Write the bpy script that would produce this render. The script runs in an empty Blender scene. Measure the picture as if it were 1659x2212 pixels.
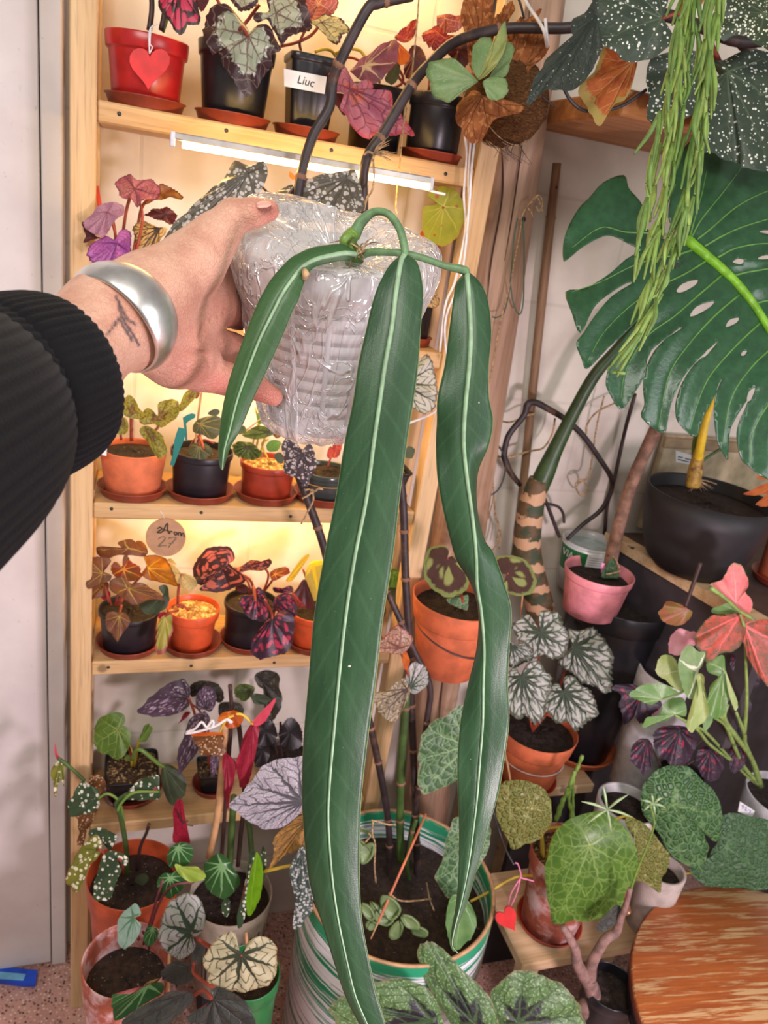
import bpy, math, random
import numpy as np
from mathutils import Vector, Matrix
from mathutils.geometry import delaunay_2d_cdt
random.seed(7); RNG = np.random.default_rng(7)
S = bpy.context.scene
COL = S.collection

# ---------------------------------------------------------------- camera
F = 1662.0; CX = 829.5; CY = 1106.0; CAMZ = 1.64
AX = np.array([[0.94731102, 0.02516940, 0.31932480],      # world X, Y, Z rows in (right, down, forward)
               [-0.28499417, -0.38884623, 0.87611468],
               [0.14621953, -0.92095880, -0.36118519]])
EYE = np.array([0, 0, CAMZ])
cam = bpy.data.cameras.new('camera'); camo = bpy.data.objects.new('camera', cam); COL.objects.link(camo)
cam.sensor_fit = 'VERTICAL'; cam.sensor_height = 9.8; cam.lens = F / 2212 * 9.8
cam.clip_start = 0.01; cam.dof.use_dof = True; cam.dof.focus_distance = 0.62; cam.dof.aperture_fstop = 3.4
r, u, b = AX[:, 0], -AX[:, 1], -AX[:, 2]
camo.matrix_world = Matrix(((r[0], u[0], b[0], 0), (r[1], u[1], b[1], 0), (r[2], u[2], b[2], CAMZ), (0, 0, 0, 1)))
S.camera = camo
S.view_settings.view_transform = 'Standard'; S.view_settings.look = 'None'
S.view_settings.gamma = 1; S.view_settings.use_curve_mapping = False
S.view_settings.exposure = 0.12

# ---------------------------------------------------------------- light
W = bpy.data.worlds.new('world'); S.world = W; W.use_nodes = True
W.node_tree.nodes['Background'].inputs[0].default_value = (1.0, 0.93, 0.90, 1)
W.node_tree.nodes['Background'].inputs[1].default_value = 0.29
def area(name, loc, target, size, power, color, size_y=None):
    l = bpy.data.lights.new(name, 'AREA'); o = bpy.data.objects.new(name, l); COL.objects.link(o)
    l.size = size; l.energy = power; l.color = color
    if size_y: l.shape = 'RECTANGLE'; l.size_y = size_y
    o.location = loc; o.rotation_euler = (Vector(target) - Vector(loc)).to_track_quat('-Z', 'Y').to_euler()
    return o
area('ceiling_lamp_light', (-0.45, -0.55, 2.5), (0.05, 0.9, 1.0), 1.1, 25, (1.0, 0.94, 0.88), 0.5)
area('window_light', (1.9, -1.6, 1.9), (0.7, 1.2, 1.0), 1.0, 25, (0.95, 0.96, 1.0), 1.0)
area('grow_lamp_light', (0.72, -0.25, 1.05), (0.15, 1.3, 0.35), 0.16, 13.5, (1.0, 0.80, 0.91))

# ---------------------------------------------------------------- pixels to points
def ray(px, py): return AX @ np.array([(px - CX) / F, (py - CY) / F, 1.0])
def at(px, py, d): return EYE + ray(px, py) * d
def onY(px, py, y): q = ray(px, py); return EYE + q * (y / q[1])
def onX(px, py, x): q = ray(px, py); return EYE + q * (x / q[0])
def onZ(px, py, z): q = ray(px, py); return EYE + q * ((z - CAMZ) / q[2])
def dep(p): return float(AX.T[2] @ (np.asarray(p) - EYE))
def dY(px, py, y): return y / ray(px, py)[1]
def nrm(v): v = np.asarray(v, float); return v / (np.linalg.norm(v) + 1e-12)

# ---------------------------------------------------------------- objects
REF = {}
def info(o, label=None, cat=None, group=None, kind=None):
    if label: o['label'] = label
    if cat: o['category'] = cat
    if group: o['group'] = group
    if kind: o['kind'] = kind
    return o
def thing(name, loc, label, cat, group=None):
    o = bpy.data.objects.new(name, None); COL.objects.link(o); o.empty_display_size = 0.02
    o.location = tuple(loc); REF[o.name] = np.asarray(loc, float)
    return info(o, label, cat, group)
def mk(name, V, faces, mat, parent=None, label=None, cat=None, group=None, kind=None, smooth=True, uv=None, uv2=None, attr=None, mats=None, fmat=None):
    V = np.asarray(V, float)
    if parent is None:
        org = np.array([(V[:, 0].min() + V[:, 0].max()) / 2, (V[:, 1].min() + V[:, 1].max()) / 2, V[:, 2].min()])
    else: org = REF[parent.name]
    me = bpy.data.meshes.new(name)
    me.from_pydata((V - org).tolist(), [], [list(map(int, f)) for f in faces])
    for m in (mats or [mat]): me.materials.append(m)
    if fmat is not None: me.polygons.foreach_set('material_index', np.asarray(fmat, np.int32))
    if smooth: me.polygons.foreach_set('use_smooth', [True] * len(me.polygons))
    li = np.zeros(len(me.loops), np.int32); me.loops.foreach_get('vertex_index', li)
    for nm, w in (('polar', uv), ('flat', uv2)):
        if w is not None:
            lay = me.uv_layers.new(name=nm); lay.data.foreach_set('uv', np.asarray(w, np.float32)[li].ravel())
    if attr is not None:
        for an, av in attr.items():
            at_ = me.attributes.new(an, 'FLOAT', 'POINT'); at_.data.foreach_set('value', np.asarray(av, np.float32))
    me.update()
    o = bpy.data.objects.new(name, me); COL.objects.link(o)
    if parent is None: o.location = tuple(org)
    else: o.parent = parent
    REF[o.name] = org
    return info(o, label, cat, group, kind)
class MB:
    def __init__(s): s.V = []; s.F = []; s.n = 0
    def add(s, V, Fc):
        s.V.append(np.asarray(V, float)); s.F += [[i + s.n for i in f] for f in Fc]; s.n += len(V); return s
    def box(s, lo, hi, bev=0.0):
        lo = np.asarray(lo, float); hi = np.asarray(hi, float)
        if bev <= 0:
            V = [(x, y, z) for x in (lo[0], hi[0]) for y in (lo[1], hi[1]) for z in (lo[2], hi[2])]
            return s.add(V, [(0, 1, 3, 2), (4, 6, 7, 5), (0, 4, 5, 1), (2, 3, 7, 6), (0, 2, 6, 4), (1, 5, 7, 3)])
        V = []; idx = {}
        for ix in (0, 1):
            for iy in (0, 1):
                for iz in (0, 1):
                    c = np.array([(lo, hi)[ix][0], (lo, hi)[iy][1], (lo, hi)[iz][2]])
                    sg = np.array([1 - 2 * ix, 1 - 2 * iy, 1 - 2 * iz]) * bev
                    for k in range(3):
                        p = c + sg; p[k] = c[k]; idx[ix, iy, iz, k] = len(V); V.append(p)
        Fc = []
        for k in range(3):
            a, b_ = (k + 1) % 3, (k + 2) % 3
            for e in (0, 1):
                q = []
                for (i, j) in ((0, 0), (1, 0), (1, 1), (0, 1)):
                    t = [0, 0, 0]; t[k] = e; t[a] = i; t[b_] = j; q.append(idx[tuple(t) + (k,)])
                Fc.append(q if e else q[::-1])
            for i in (0, 1):
                for j in (0, 1):
                    t0 = [0, 0, 0]; t1 = [0, 0, 0]; t1[k] = 1
                    for t in (t0, t1): t[a] = i; t[b_] = j
                    q = [idx[tuple(t0) + (a,)], idx[tuple(t1) + (a,)], idx[tuple(t1) + (b_,)], idx[tuple(t0) + (b_,)]]
                    Fc.append(q if (i == j) else q[::-1])
        for ix in (0, 1):
            for iy in (0, 1):
                for iz in (0, 1):
                    q = [idx[ix, iy, iz, k] for k in range(3)]
                    Fc.append(q if (ix + iy + iz) % 2 else q[::-1])
        return s.add(V, Fc)
    def tube(s, P, R, seg=10, sub=4, cap=True): return s.add(*tube_vf(P, R, seg, sub, cap))
    def lathe(s, prof, c=(0, 0, 0), seg=40, axis=None, cap0=False, cap1=False, rib=None, sq=None):
        return s.add(*lathe_vf(prof, c, seg, axis, cap0, cap1, rib, sq))
    def mk(s, name, mat, parent=None, **k): return mk(name, np.concatenate(s.V), s.F, mat, parent, **k)
def crom(P, sub, closed=False):
    P = np.asarray(P, float); n = len(P); out = []
    if n < 3 and not closed:
        return np.array([P[0] * (1 - t) + P[-1] * t for t in np.linspace(0, 1, sub + 1)])
    for i in range(n if closed else n - 1):
        if closed: a, b_, c, d = P[(i - 1) % n], P[i], P[(i + 1) % n], P[(i + 2) % n]
        else:
            b_, c = P[i], P[i + 1]; a = P[i - 1] if i else 2 * b_ - c; d = P[i + 2] if i + 2 < n else 2 * c - b_
        for t in np.arange(sub) / sub:
            out.append(.5 * (2 * b_ + (c - a) * t + (2 * a - 5 * b_ + 4 * c - d) * t * t + (3 * b_ - a - 3 * c + d) * t ** 3))
    if not closed: out.append(P[-1])
    return np.array(out)
def tube_vf(P, R, seg=10, sub=4, cap=True):
    P = np.asarray(P, float)
    if np.isscalar(R): R = [R] * len(P)
    Q = crom(np.column_stack([P, np.asarray(R, float)]), sub); C = Q[:, :3]; rr = np.maximum(Q[:, 3], 1e-5)
    T = np.gradient(C, axis=0); T /= np.linalg.norm(T, axis=1)[:, None] + 1e-12
    u_ = np.cross(T[0], [0.3, 0.2, 0.93]); u_ = u_ if np.linalg.norm(u_) > .05 else np.cross(T[0], [1, 0, 0]); u_ = nrm(u_)
    V = []; a = np.arange(seg) * 2 * math.pi / seg
    for i in range(len(C)):
        u_ = nrm(u_ - T[i] * (u_ @ T[i])); w_ = np.cross(T[i], u_)
        V.append(C[i] + rr[i] * (np.cos(a)[:, None] * u_ + np.sin(a)[:, None] * w_))
    V = np.concatenate(V); n = len(C)
    Fc = [(i * seg + j, i * seg + (j + 1) % seg, (i + 1) * seg + (j + 1) % seg, (i + 1) * seg + j) for i in range(n - 1) for j in range(seg)]
    if cap: Fc += [tuple(range(seg))[::-1], tuple(range((n - 1) * seg, n * seg))]
    return V, Fc
def basis(axis):
    z = nrm(axis); x = np.cross([0, 1, 0], z); x = x if np.linalg.norm(x) > .1 else np.cross([1, 0, 0], z); x = nrm(x)
    return x, np.cross(z, x), z
def lathe_vf(prof, c=(0, 0, 0), seg=40, axis=None, cap0=False, cap1=False, rib=None, sq=None):
    """prof: list of (radius, height). sq: exponent for a squared-off outline. rib: (count, amount)."""
    x, y, z = basis(axis) if axis is not None else (np.array([1., 0, 0]), np.array([0, 1., 0]), np.array([0, 0, 1.]))
    a = np.arange(seg) * 2 * math.pi / seg; k = np.ones(seg)
    if sq: k = (np.abs(np.cos(a)) ** sq + np.abs(np.sin(a)) ** sq) ** (-1 / sq)
    if rib: k = k * (1 + rib[1] * np.cos(a * rib[0]))
    V = np.concatenate([np.asarray(c) + z * h + (r_ * k)[:, None] * (np.cos(a)[:, None] * x + np.sin(a)[:, None] * y) for r_, h in prof])
    n = len(prof)
    Fc = [(i * seg + j, i * seg + (j + 1) % seg, (i + 1) * seg + (j + 1) % seg, (i + 1) * seg + j) for i in range(n - 1) for j in range(seg)]
    if cap0: Fc.append(tuple(range(seg))[::-1])
    if cap1: Fc.append(tuple(range((n - 1) * seg, n * seg)))
    return V, Fc

# ---------------------------------------------------------------- materials
def lin(c): return tuple((v / 255 / 12.92) if v / 255 <= .04045 else ((v / 255 + .055) / 1.055) ** 2.4 for v in c)
def c4(c): return tuple(lin(c)) + (1,)
class N:
    def __init__(s, name):
        s.mat = bpy.data.materials.new(name); s.mat.use_nodes = True; s.t = s.mat.node_tree; s.t.nodes.clear()
        s.out = s.n('ShaderNodeOutputMaterial')
    def n(s, t): return s.t.nodes.new(t)
    def put(s, sock, v):
        if v is None: return
        if isinstance(v, bpy.types.NodeSocket): s.t.links.new(v, sock)
        elif isinstance(v, (tuple, list)) and len(v) == 3 and sock.type == 'RGBA': sock.default_value = c4(v)
        else: sock.default_value = v
    def m(s, op, a, b=None, c=None, clamp=False):
        k = s.n('ShaderNodeMath'); k.operation = op; k.use_clamp = clamp
        for i, v in enumerate((a, b, c)): s.put(k.inputs[i], v)
        return k.outputs[0]
    def mix(s, f, a, b, mode='MIX'):
        k = s.n('ShaderNodeMix'); k.data_type = 'RGBA'; k.blend_type = mode
        s.put(k.inputs[0], f); s.put(k.inputs[6], a); s.put(k.inputs[7], b); return k.outputs[2]
    def step(s, x, lo, hi):
        k = s.n('ShaderNodeMapRange'); k.interpolation_type = 'SMOOTHSTEP'
        s.put(k.inputs[0], x); s.put(k.inputs[1], lo); s.put(k.inputs[2], hi); return k.outputs[0]
    def co(s, kind='Object'): return s.n('ShaderNodeTexCoord').outputs[kind]
    def uv(s, name):
        k = s.n('ShaderNodeUVMap'); k.uv_map = name; return k.outputs[0]
    def xyz(s, v):
        k = s.n('ShaderNodeSeparateXYZ'); s.put(k.inputs[0], v); return k.outputs
    def vec(s, x, y, z=0.0):
        k = s.n('ShaderNodeCombineXYZ')
        for i, v in enumerate((x, y, z)): s.put(k.inputs[i], v)
        return k.outputs[0]
    def scale(s, v, sc):
        k = s.n('ShaderNodeMapping'); s.put(k.inputs[0], v); k.inputs[3].default_value = sc; return k.outputs[0]
    def noise(s, v, scale, detail=3, rough=.55, dist=0):
        k = s.n('ShaderNodeTexNoise'); s.put(k.inputs['Vector'], v); k.inputs['Scale'].default_value = scale
        k.inputs['Detail'].default_value = detail; k.inputs['Roughness'].default_value = rough; k.inputs['Distortion'].default_value = dist
        return k.outputs[0]
    def voro(s, v, scale, feature='F1', rnd=1.0):
        k = s.n('ShaderNodeTexVoronoi'); k.feature = feature; s.put(k.inputs['Vector'], v); k.inputs['Scale'].default_value = scale
        k.inputs['Randomness'].default_value = rnd
        return k
    def bump(s, h, strength=.3, dist=.002, norm=None):
        k = s.n('ShaderNodeBump'); k.inputs['Strength'].default_value = strength; k.inputs['Distance'].default_value = dist
        s.put(k.inputs['Height'], h); s.put(k.inputs['Normal'], norm); return k.outputs[0]
    def pbr(s, col, rough=.5, normal=None, metal=0, spec=.5, **kw):
        k = s.n('ShaderNodeBsdfPrincipled')
        s.put(k.inputs['Base Color'], col); s.put(k.inputs['Roughness'], rough); s.put(k.inputs['Normal'], normal)
        k.inputs['Metallic'].default_value = metal; k.inputs['Specular IOR Level'].default_value = spec
        for a, v in kw.items(): s.put(k.inputs[a.replace('_', ' ')], v)
        return k.outputs[0]
    def mixs(s, f, a, b):
        k = s.n('ShaderNodeMixShader'); s.put(k.inputs[0], f); s.put(k.inputs[1], a); s.put(k.inputs[2], b); return k.outputs[0]
    def done(s, sh): s.t.links.new(sh, s.out.inputs[0]); return s.mat
def plain(name, col, rough=.5, var=.12, nsc=30, bump=.1, bsc=200, metal=0, spec=.5, dirt=None, dsc=12, dthr=(.55, .7), **kw):
    """A plain material with slight unevenness, a fine bump and optional dirt patches."""
    g = N(name); o = g.co()
    n1 = g.noise(o, nsc, 4)
    c = g.mix(g.step(n1, .3, .7), tuple(v * (1 - var) for v in col), tuple(min(255, v * (1 + var * .6)) for v in col))
    if dirt is not None: c = g.mix(g.step(g.noise(o, dsc, 5, .65), *dthr), c, dirt)
    nb = g.bump(g.noise(o, bsc, 3), bump, .0015) if bump else None
    return g.done(g.pbr(c, rough, nb, metal, spec, **kw))
def woodmat(name, c1, c2, axis='X', scale=1.0, rough=.55, knots=True, dark=None):
    g = N(name); o = g.co()
    st = {'X': (2.5, 45, 45), 'Y': (45, 2.5, 45), 'Z': (45, 45, 2.5)}[axis]
    v = g.scale(o, tuple(k * scale for k in st))
    n1 = g.noise(v, 1.0, 5, .6, .6); n2 = g.noise(g.scale(o, tuple(k * scale * 5 for k in st)), 1.0, 2)
    c = g.mix(g.step(n1, .32, .68), c1, c2)
    c = g.mix(g.m('MULTIPLY', g.step(n2, .5, .75), .35), c, tuple(v_ * .62 for v_ in c1))
    if knots:
        vk = g.voro(g.scale(o, (1, 1, 1)), 9.0 * scale); kd = g.step(vk.outputs[0], .10, .05)
        c = g.mix(g.m('MULTIPLY', kd, .6), c, tuple(v_ * .4 for v_ in c1))
    if dark is not None: c = g.mix(g.step(g.noise(o, 7, 4), .55, .72), c, dark)
    return g.done(g.pbr(c, rough, g.bump(n1, .25, .002), spec=.35))
def leafmat(name, base, base2=None, nv=7, vein=None, vw=.05, sec=0, secw=.12, secl=1.6, margin=None, mw=.12, mn=.08, center=None, cr=.25,
            spots=None, ss=160, sr=.3, sin=0.0, dash=None, dn=(3, 9), dr=.32, rough=.42, back=None, tr=.22, bump=.25, bs=140, speck=None, spsc=600, spt=.62, bull=0, bulls=90, spec=.4):
    g = N(name); P = g.xyz(g.uv('polar')); fl = g.uv('flat'); U, V = P[0], P[1]
    wob = g.m('MULTIPLY', g.m('SUBTRACT', g.noise(fl, 60, 2), .5), .05)
    Uw = g.m('ADD', U, wob)
    a = g.m('MULTIPLY', g.m('ABSOLUTE', g.m('SUBTRACT', g.m('FRACT', g.m('ADD', g.m('MULTIPLY', Uw, float(nv)), .5 - nv / 2 + 40)), .5)), 2.0)
    aV = g.m('MULTIPLY', a, V)
    col = g.mix(g.step(g.noise(fl, 45, 4, .6), .3, .7), base, base2 or tuple(v * .72 for v in base))
    if dash is not None:
        vv = g.vec(g.m('MULTIPLY', Uw, float(nv * dn[0])), g.m('MULTIPLY', g.m('ADD', V, g.m('MULTIPLY', a, -.12)), float(dn[1])))
        k = g.voro(vv, 1.0, rnd=.75); thr = g.m('MULTIPLY', g.step(V, 1.0, .86), dr)
        col = g.mix(g.step(g.m('SUBTRACT', thr, k.outputs[0]), -.05, .08), col, dash)
    if spots is not None:
        k = g.voro(fl, float(ss)); rc = g.xyz(k.outputs['Color'])[0]
        thr = g.m('MULTIPLY', g.m('MULTIPLY', g.m('ADD', .35, rc), sr), g.step(V, sin - .01, sin + .05) if sin > 0 else 1.0)
        col = g.mix(g.step(g.m('SUBTRACT', thr, k.outputs[0]), -.03, .04), col, spots)
    if speck is not None: col = g.mix(g.m('MULTIPLY', g.step(g.noise(fl, spsc, 2), spt, spt + .08), .8), col, speck)
    if margin is not None:
        e = g.m('ADD', V, g.m('MULTIPLY', g.m('SUBTRACT', g.noise(fl, 110, 3), .5), mn * 2))
        col = g.mix(g.step(e, 1 - mw - .03, 1 - mw + .04), col, margin)
    if center is not None:
        e = g.m('ADD', V, g.m('MULTIPLY', g.m('SUBTRACT', g.noise(fl, 110, 3), .5), .25))
        e = g.m('ADD', e, g.m('MULTIPLY', a, cr * .45))
        col = g.mix(g.step(e, cr + .08, cr - .04), col, center)
    hv = None
    if vein is not None:
        wv = g.m('MULTIPLY', g.m('SUBTRACT', 1.12, V), vw * nv * .5)
        mask = g.step(g.m('SUBTRACT', aV, wv), .03, -.03)
        if sec:
            t = g.m('FRACT', g.m('ADD', g.m('SUBTRACT', g.m('MULTIPLY', V, float(sec)), g.m('MULTIPLY', aV, secl)), 10.0))
            sm = g.step(g.m('ABSOLUTE', g.m('SUBTRACT', t, .5)), secw, secw * .45)
            mask = g.m('MAXIMUM', mask, g.m('MULTIPLY', sm, .8))
        col = g.mix(mask, col, vein); hv = mask
    h = g.noise(fl, bs, 3)
    if bull:
        wq = g.n('ShaderNodeVectorMath'); wq.operation = 'ADD'; nq = g.n('ShaderNodeTexNoise'); g.put(nq.inputs['Vector'], fl); nq.inputs['Scale'].default_value = 40; sq_ = g.n('ShaderNodeVectorMath'); sq_.operation = 'SCALE'; g.put(sq_.inputs[0], nq.outputs['Color']); sq_.inputs['Scale'].default_value = .006; g.put(wq.inputs[0], fl); g.put(wq.inputs[1], sq_.outputs[0])
        cell = g.voro(wq.outputs[0], float(bulls), 'DISTANCE_TO_EDGE').outputs[0]
        h = g.m('ADD', g.m('MULTIPLY', g.step(cell, 0, .3), bull * 1.6), g.m('MULTIPLY', h, .3))
        col = g.mix(g.m('MULTIPLY', g.step(cell, .13, .0), .5), col, vein or base)
    if hv is not None: h = g.m('SUBTRACT', h, g.m('MULTIPLY', hv, .5))
    nb = g.bump(h, bump + bull * .5, .002)
    if back is not None:
        geo = g.n('ShaderNodeNewGeometry'); col = g.mix(geo.outputs['Backfacing'], col, back)
    sh = g.pbr(col, rough, nb, spec=spec)
    if tr > 0:
        k = g.n('ShaderNodeBsdfTranslucent'); g.put(k.inputs[0], col); sh = g.mixs(tr, sh, k.outputs[0])
    return g.done(sh)
def emis(name, col, st):
    g = N(name); k = g.n('ShaderNodeEmission'); g.put(k.inputs[0], c4(col)); k.inputs[1].default_value = st; return g.done(k.outputs[0])

# ---------------------------------------------------------------- leaves
SHAPES = {
    'cord': [(-.02, .03), (-.17, .22), (-.24, .55), (-.1, .9), (.16, 1), (.45, .82), (.75, .4), (.92, .12), (1, 0)],
    'round': [(-.08, .02), (-.34, .25), (-.46, .6), (-.2, .95), (.2, 1), (.6, .82), (.9, .42), (1, 0)],
    'ovate': [(-.42, .0), (-.38, .38), (-.18, .78), (.12, 1), (.45, .9), (.75, .52), (.92, .18), (1, 0)],
    'lance': [(-.03, .02), (.02, .3), (.16, .75), (.36, 1), (.6, .84), (.84, .36), (1, 0)],
    'wing': [(-.02, .05), (-.18, .3), (-.22, .72), (0, 1), (.3, .95), (.6, .68), (.85, .27), (1, 0)],
    'lobed': [(-.1, .05), (-.42, .18), (-.62, .55), (-.38, .62), (-.2, 1.0), (.06, .72), (.36, .98), (.5, .55), (.82, .45), (.78, .2), (1, 0)],
    'maple': [(-.05, .03), (-.3, .3), (-.42, .66), (-.15, .7), (.1, 1), (.32, .7), (.66, .66), (.72, .36), (1, 0)],
    'frill': [(-.06, .03), (-.3, .28), (-.42, .7), (-.12, .92), (.2, 1), (.55, .86), (.85, .48), (1, 0)],
}
def shape_poly(shape, A, T, w, asym=1.0):
    A = np.asarray(A, float); T = np.asarray(T, float); L = T - A; Wd = np.array([-L[1], L[0]]) / (np.linalg.norm(L) + 1e-9) * w / 2
    H = SHAPES[shape]
    return [A + L * x + Wd * y for x, y in H] + [A + L * x - Wd * y * asym for x, y in H[-2::-1]]
def resample(P, n):
    P = np.vstack([P, P[:1]]); s_ = np.concatenate([[0], np.cumsum(np.linalg.norm(np.diff(P, axis=0), axis=1))])
    t = np.linspace(0, s_[-1], n + 1)[:-1]
    return np.column_stack([np.interp(t, s_, P[:, k]) for k in range(P.shape[1])])
def leaf(parent, mat, A, T, w=None, shape='cord', Y=None, d=None, poly=None, g=(0, 0), cup=0.0, wave=0.0, wk=5, pleat=0.0, nv=7, serr=0.0, sk=40,
         droop=0.0, asym=1.0, pet=None, pr=3.0, pmat=None, name='leaf', irr=.018, back=False, n=72, rings=8, label=None, thick=0, smooth_poly=True, ph=None):
    """A leaf standing at its own depth: A = where the stalk meets the blade, T = tip; g = depth slope (m per 100 px)."""
    A = np.asarray(A, float); T = np.asarray(T, float)
    if d is None: d = dY(A[0], A[1], Y)
    if poly is None: poly = shape_poly(shape, A, T, w, asym)
    O = np.asarray(poly, float)
    O = crom(O, 6, True) if smooth_poly else O
    O = resample(O, n)
    it = int(np.argmin(np.linalg.norm(O - T, axis=1)))
    i0 = int(np.argmax(np.linalg.norm(O - T, axis=1) - 2.0 * np.linalg.norm(O - A, axis=1))) if shape != 'x' else 0
    if poly is not None and w is None: i0 = 0
    else: i0 = 0
    O = np.roll(O, -i0, axis=0); it = (it - i0) % n
    if irr: q_ = np.arange(n) * 2 * math.pi / n; O = A + (O - A) * (1 + irr * (np.sin(q_ * 5 + RNG.uniform(0, 6)) + np.sin(q_ * 11 + RNG.uniform(0, 6)) * .7 + np.sin(q_ * 19 + RNG.uniform(0, 6)) * .5))[:, None]
    if serr:
        rad = O - A; O = A + rad * (1 + serr * np.abs(np.sin(np.arange(n) * sk * math.pi / n)))[:, None]
    idx = np.arange(n + 1); it = max(3, min(n - 3, it))
    Uc = np.where(idx <= it, .5 * idx / it, .5 + .5 * (idx - it) / (n - it))
    ss_ = np.linspace(0, 1, rings + 1) ** .9
    px = A + (np.vstack([O, O[:1]]) - A)[None] * ss_[:, None, None]        # rings x (n+1) x 2
    dd = d + g[0] * (px[..., 0] - A[0]) / 100 + g[1] * (px[..., 1] - A[1]) / 100
    R = np.stack([(px[..., 0] - CX) / F, (px[..., 1] - CY) / F, np.ones_like(dd)], -1)
    Pw = EYE + (R * dd[..., None]) @ AX.T
    A3 = Pw[0, 0]
    ex = nrm(Pw[-1, it] - A3)
    ring = Pw[-1] - A3; vw = nrm(EYE - A3)
    nm = np.cross(ring[:-1], ring[1:]).sum(0); front = nm @ vw > 0; nm = nrm(nm) * (1 if front else -1)
    nm = nrm(nm - ex * (nm @ ex))
    ey = np.cross(nm, ex)
    loc = Pw - A3; fx = loc @ ex; fy = loc @ ey; size = float(np.sqrt(np.abs(fx[-1] * np.roll(fy[-1], 1) - fy[-1] * np.roll(fx[-1], 1)).sum() / 2 / math.pi)) + 1e-6
    s2 = ss_[:, None]; ph = RNG.uniform(0, 6.28) if ph is None else ph
    z = cup * size * s2 ** 2 + wave * size * s2 ** 2 * np.sin(wk * Uc * 2 * math.pi + ph)
    aa = np.abs(((Uc * nv + .5 - nv / 2 + 40) % 1) - .5) * 2
    z = z + pleat * size * s2 * (aa[None] - .5) * np.minimum(1, 2 * (1.2 - s2)) - droop * np.maximum(0, fx) ** 2 / size
    Pw = Pw + z[..., None] * nm
    V = Pw.reshape(-1, 3); k = n + 1
    Fc = [(i * k + j, i * k + j + 1, (i + 1) * k + j + 1, (i + 1) * k + j) for i in range(rings) for j in range(n)]
    front = not front
    if front == back: Fc = [f[::-1] for f in Fc]
    uv = np.stack([np.broadcast_to(Uc, (rings + 1, k)), np.broadcast_to(s2, (rings + 1, k))], -1).reshape(-1, 2)
    off = RNG.uniform(0, 3, 2)
    uv2 = np.stack([fx, fy], -1).reshape(-1, 2) + off
    o = mk(name, V, Fc, mat, parent, uv=uv, uv2=uv2, label=label)
    if thick: md = o.modifiers.new('thickness', 'SOLIDIFY'); md.thickness = thick; md.offset = -1
    if pet:
        P = [A3 - nm * .0005] + [at(q[0], q[1], q[2]) if len(q) > 2 and q[2] < 50 else onY(q[0], q[1], (Y if Y else A3[1])) for q in pet]
        rr = pr * d / F
        MB().tube(P, [rr * .8] + [rr] * (len(P) - 1), 8, 5).mk('petiole', pmat or M['petiole'], o)
    return o
# ---------------------------------------------------------------- material table
M = {}
M['petiole'] = plain('petiole_red', (150, 62, 40), .5, bump=.05)
M['stalk_green'] = plain('stalk_green', (98, 128, 52), .45, bump=.05)
M['stalk_yellow'] = plain('stalk_yellow', (205, 178, 60), .45, bump=.05)
M['stalk_dark'] = plain('stalk_dark', (58, 38, 34), .5, bump=.1)
M['terracotta'] = plain('terracotta', (205, 108, 68), .75, bump=.2, dirt=(222, 160, 130), dsc=14, dthr=(.62, .82))
M['terra_white'] = plain('terracotta_limed', (176, 92, 70), .8, bump=.3, dirt=(226, 190, 190), dsc=16, dthr=(.45, .62))
M['terra_orange'] = plain('terracotta_orange', (196, 100, 62), .7, bump=.15)
M['plastic_terra'] = plain('plastic_terracotta', (190, 82, 46), .4, bump=.03)
M['plastic_orange'] = plain('plastic_orange', (206, 84, 44), .4, bump=.03)
M['plastic_rust'] = plain('plastic_rust', (158, 56, 36), .35, bump=.03)
M['saucer'] = plain('saucer_plastic', (140, 58, 40), .38, bump=.03)
M['red_pot'] = plain('plastic_red', (178, 34, 34), .3, bump=.03)
M['black'] = plain('plastic_black', (28, 27, 31), .32, bump=.04)
M['black_matt'] = plain('plastic_black_matt', (36, 33, 36), .55, bump=.05)
M['pot_dark'] = plain('plastic_dark_round', (32, 28, 34), .42, bump=.03)
M['pink_pot'] = plain('plastic_pink', (238, 150, 160), .38, bump=.03)
M['white_pot'] = plain('glazed_white', (214, 212, 214), .3, bump=.03)
M['cream_pot'] = plain('pot_cream', (190, 180, 160), .6, dirt=(90, 84, 76), dsc=20, dthr=(.55, .75))
M['concrete'] = plain('pot_stone', (178, 164, 156), .85, bump=.35, bsc=320)
M['green_plastic'] = plain('plastic_green', (36, 112, 58), .4)
M['soil'] = plain('soil_dark', (44, 33, 27), .95, .4, 90, .9, 420, dirt=(112, 92, 70), dsc=190, dthr=(.62, .68))
M['soil_gritty'] = plain('soil_gritty', (74, 55, 38), .95, .4, 90, .9, 380, dirt=(196, 164, 112), dsc=150, dthr=(.54, .6))
M['soil_perlite'] = plain('soil_perlite', (46, 34, 28), .95, .4, 90, .9, 420, dirt=(196, 186, 172), dsc=230, dthr=(.655, .69))
M['soil_pumice'] = plain('soil_pumice', (150, 112, 66), .95, .3, 90, .9, 300, dirt=(222, 194, 140), dsc=120, dthr=(.5, .58))
M['red_paint'] = plain('red_paint', (206, 30, 30), .42, bump=.08)
M['string_white'] = plain('string_white', (226, 222, 222), .8)
M['cable_white'] = plain('cable_white', (224, 222, 226), .4, bump=0)
M['twine'] = plain('twine', (172, 142, 104), .95, .3, 200, .4, 500)
M['twine_green'] = plain('twine_green', (74, 98, 84), .8)
M['wire'] = plain('wire_dark', (48, 46, 48), .4)
M['cane'] = plain('cane_bark', (52, 40, 40), .5, .25, 40, .2, 160, dirt=(88, 62, 46), dsc=22, dthr=(.55, .7))
M['cane_green'] = plain('cane_green', (66, 92, 42), .45, .2, 30, .1)
M['cane_ring'] = plain('cane_ring', (128, 92, 70), .7)
M['stick'] = plain('stick_wood', (196, 150, 104), .7)
M['paper'] = plain('paper_white', (226, 224, 222), .7, .04)
M['ink'] = plain('ink', (30, 30, 34), .6, bump=0)
M['kraft'] = plain('kraft_paper', (176, 134, 100), .85, .06, 60)
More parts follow.
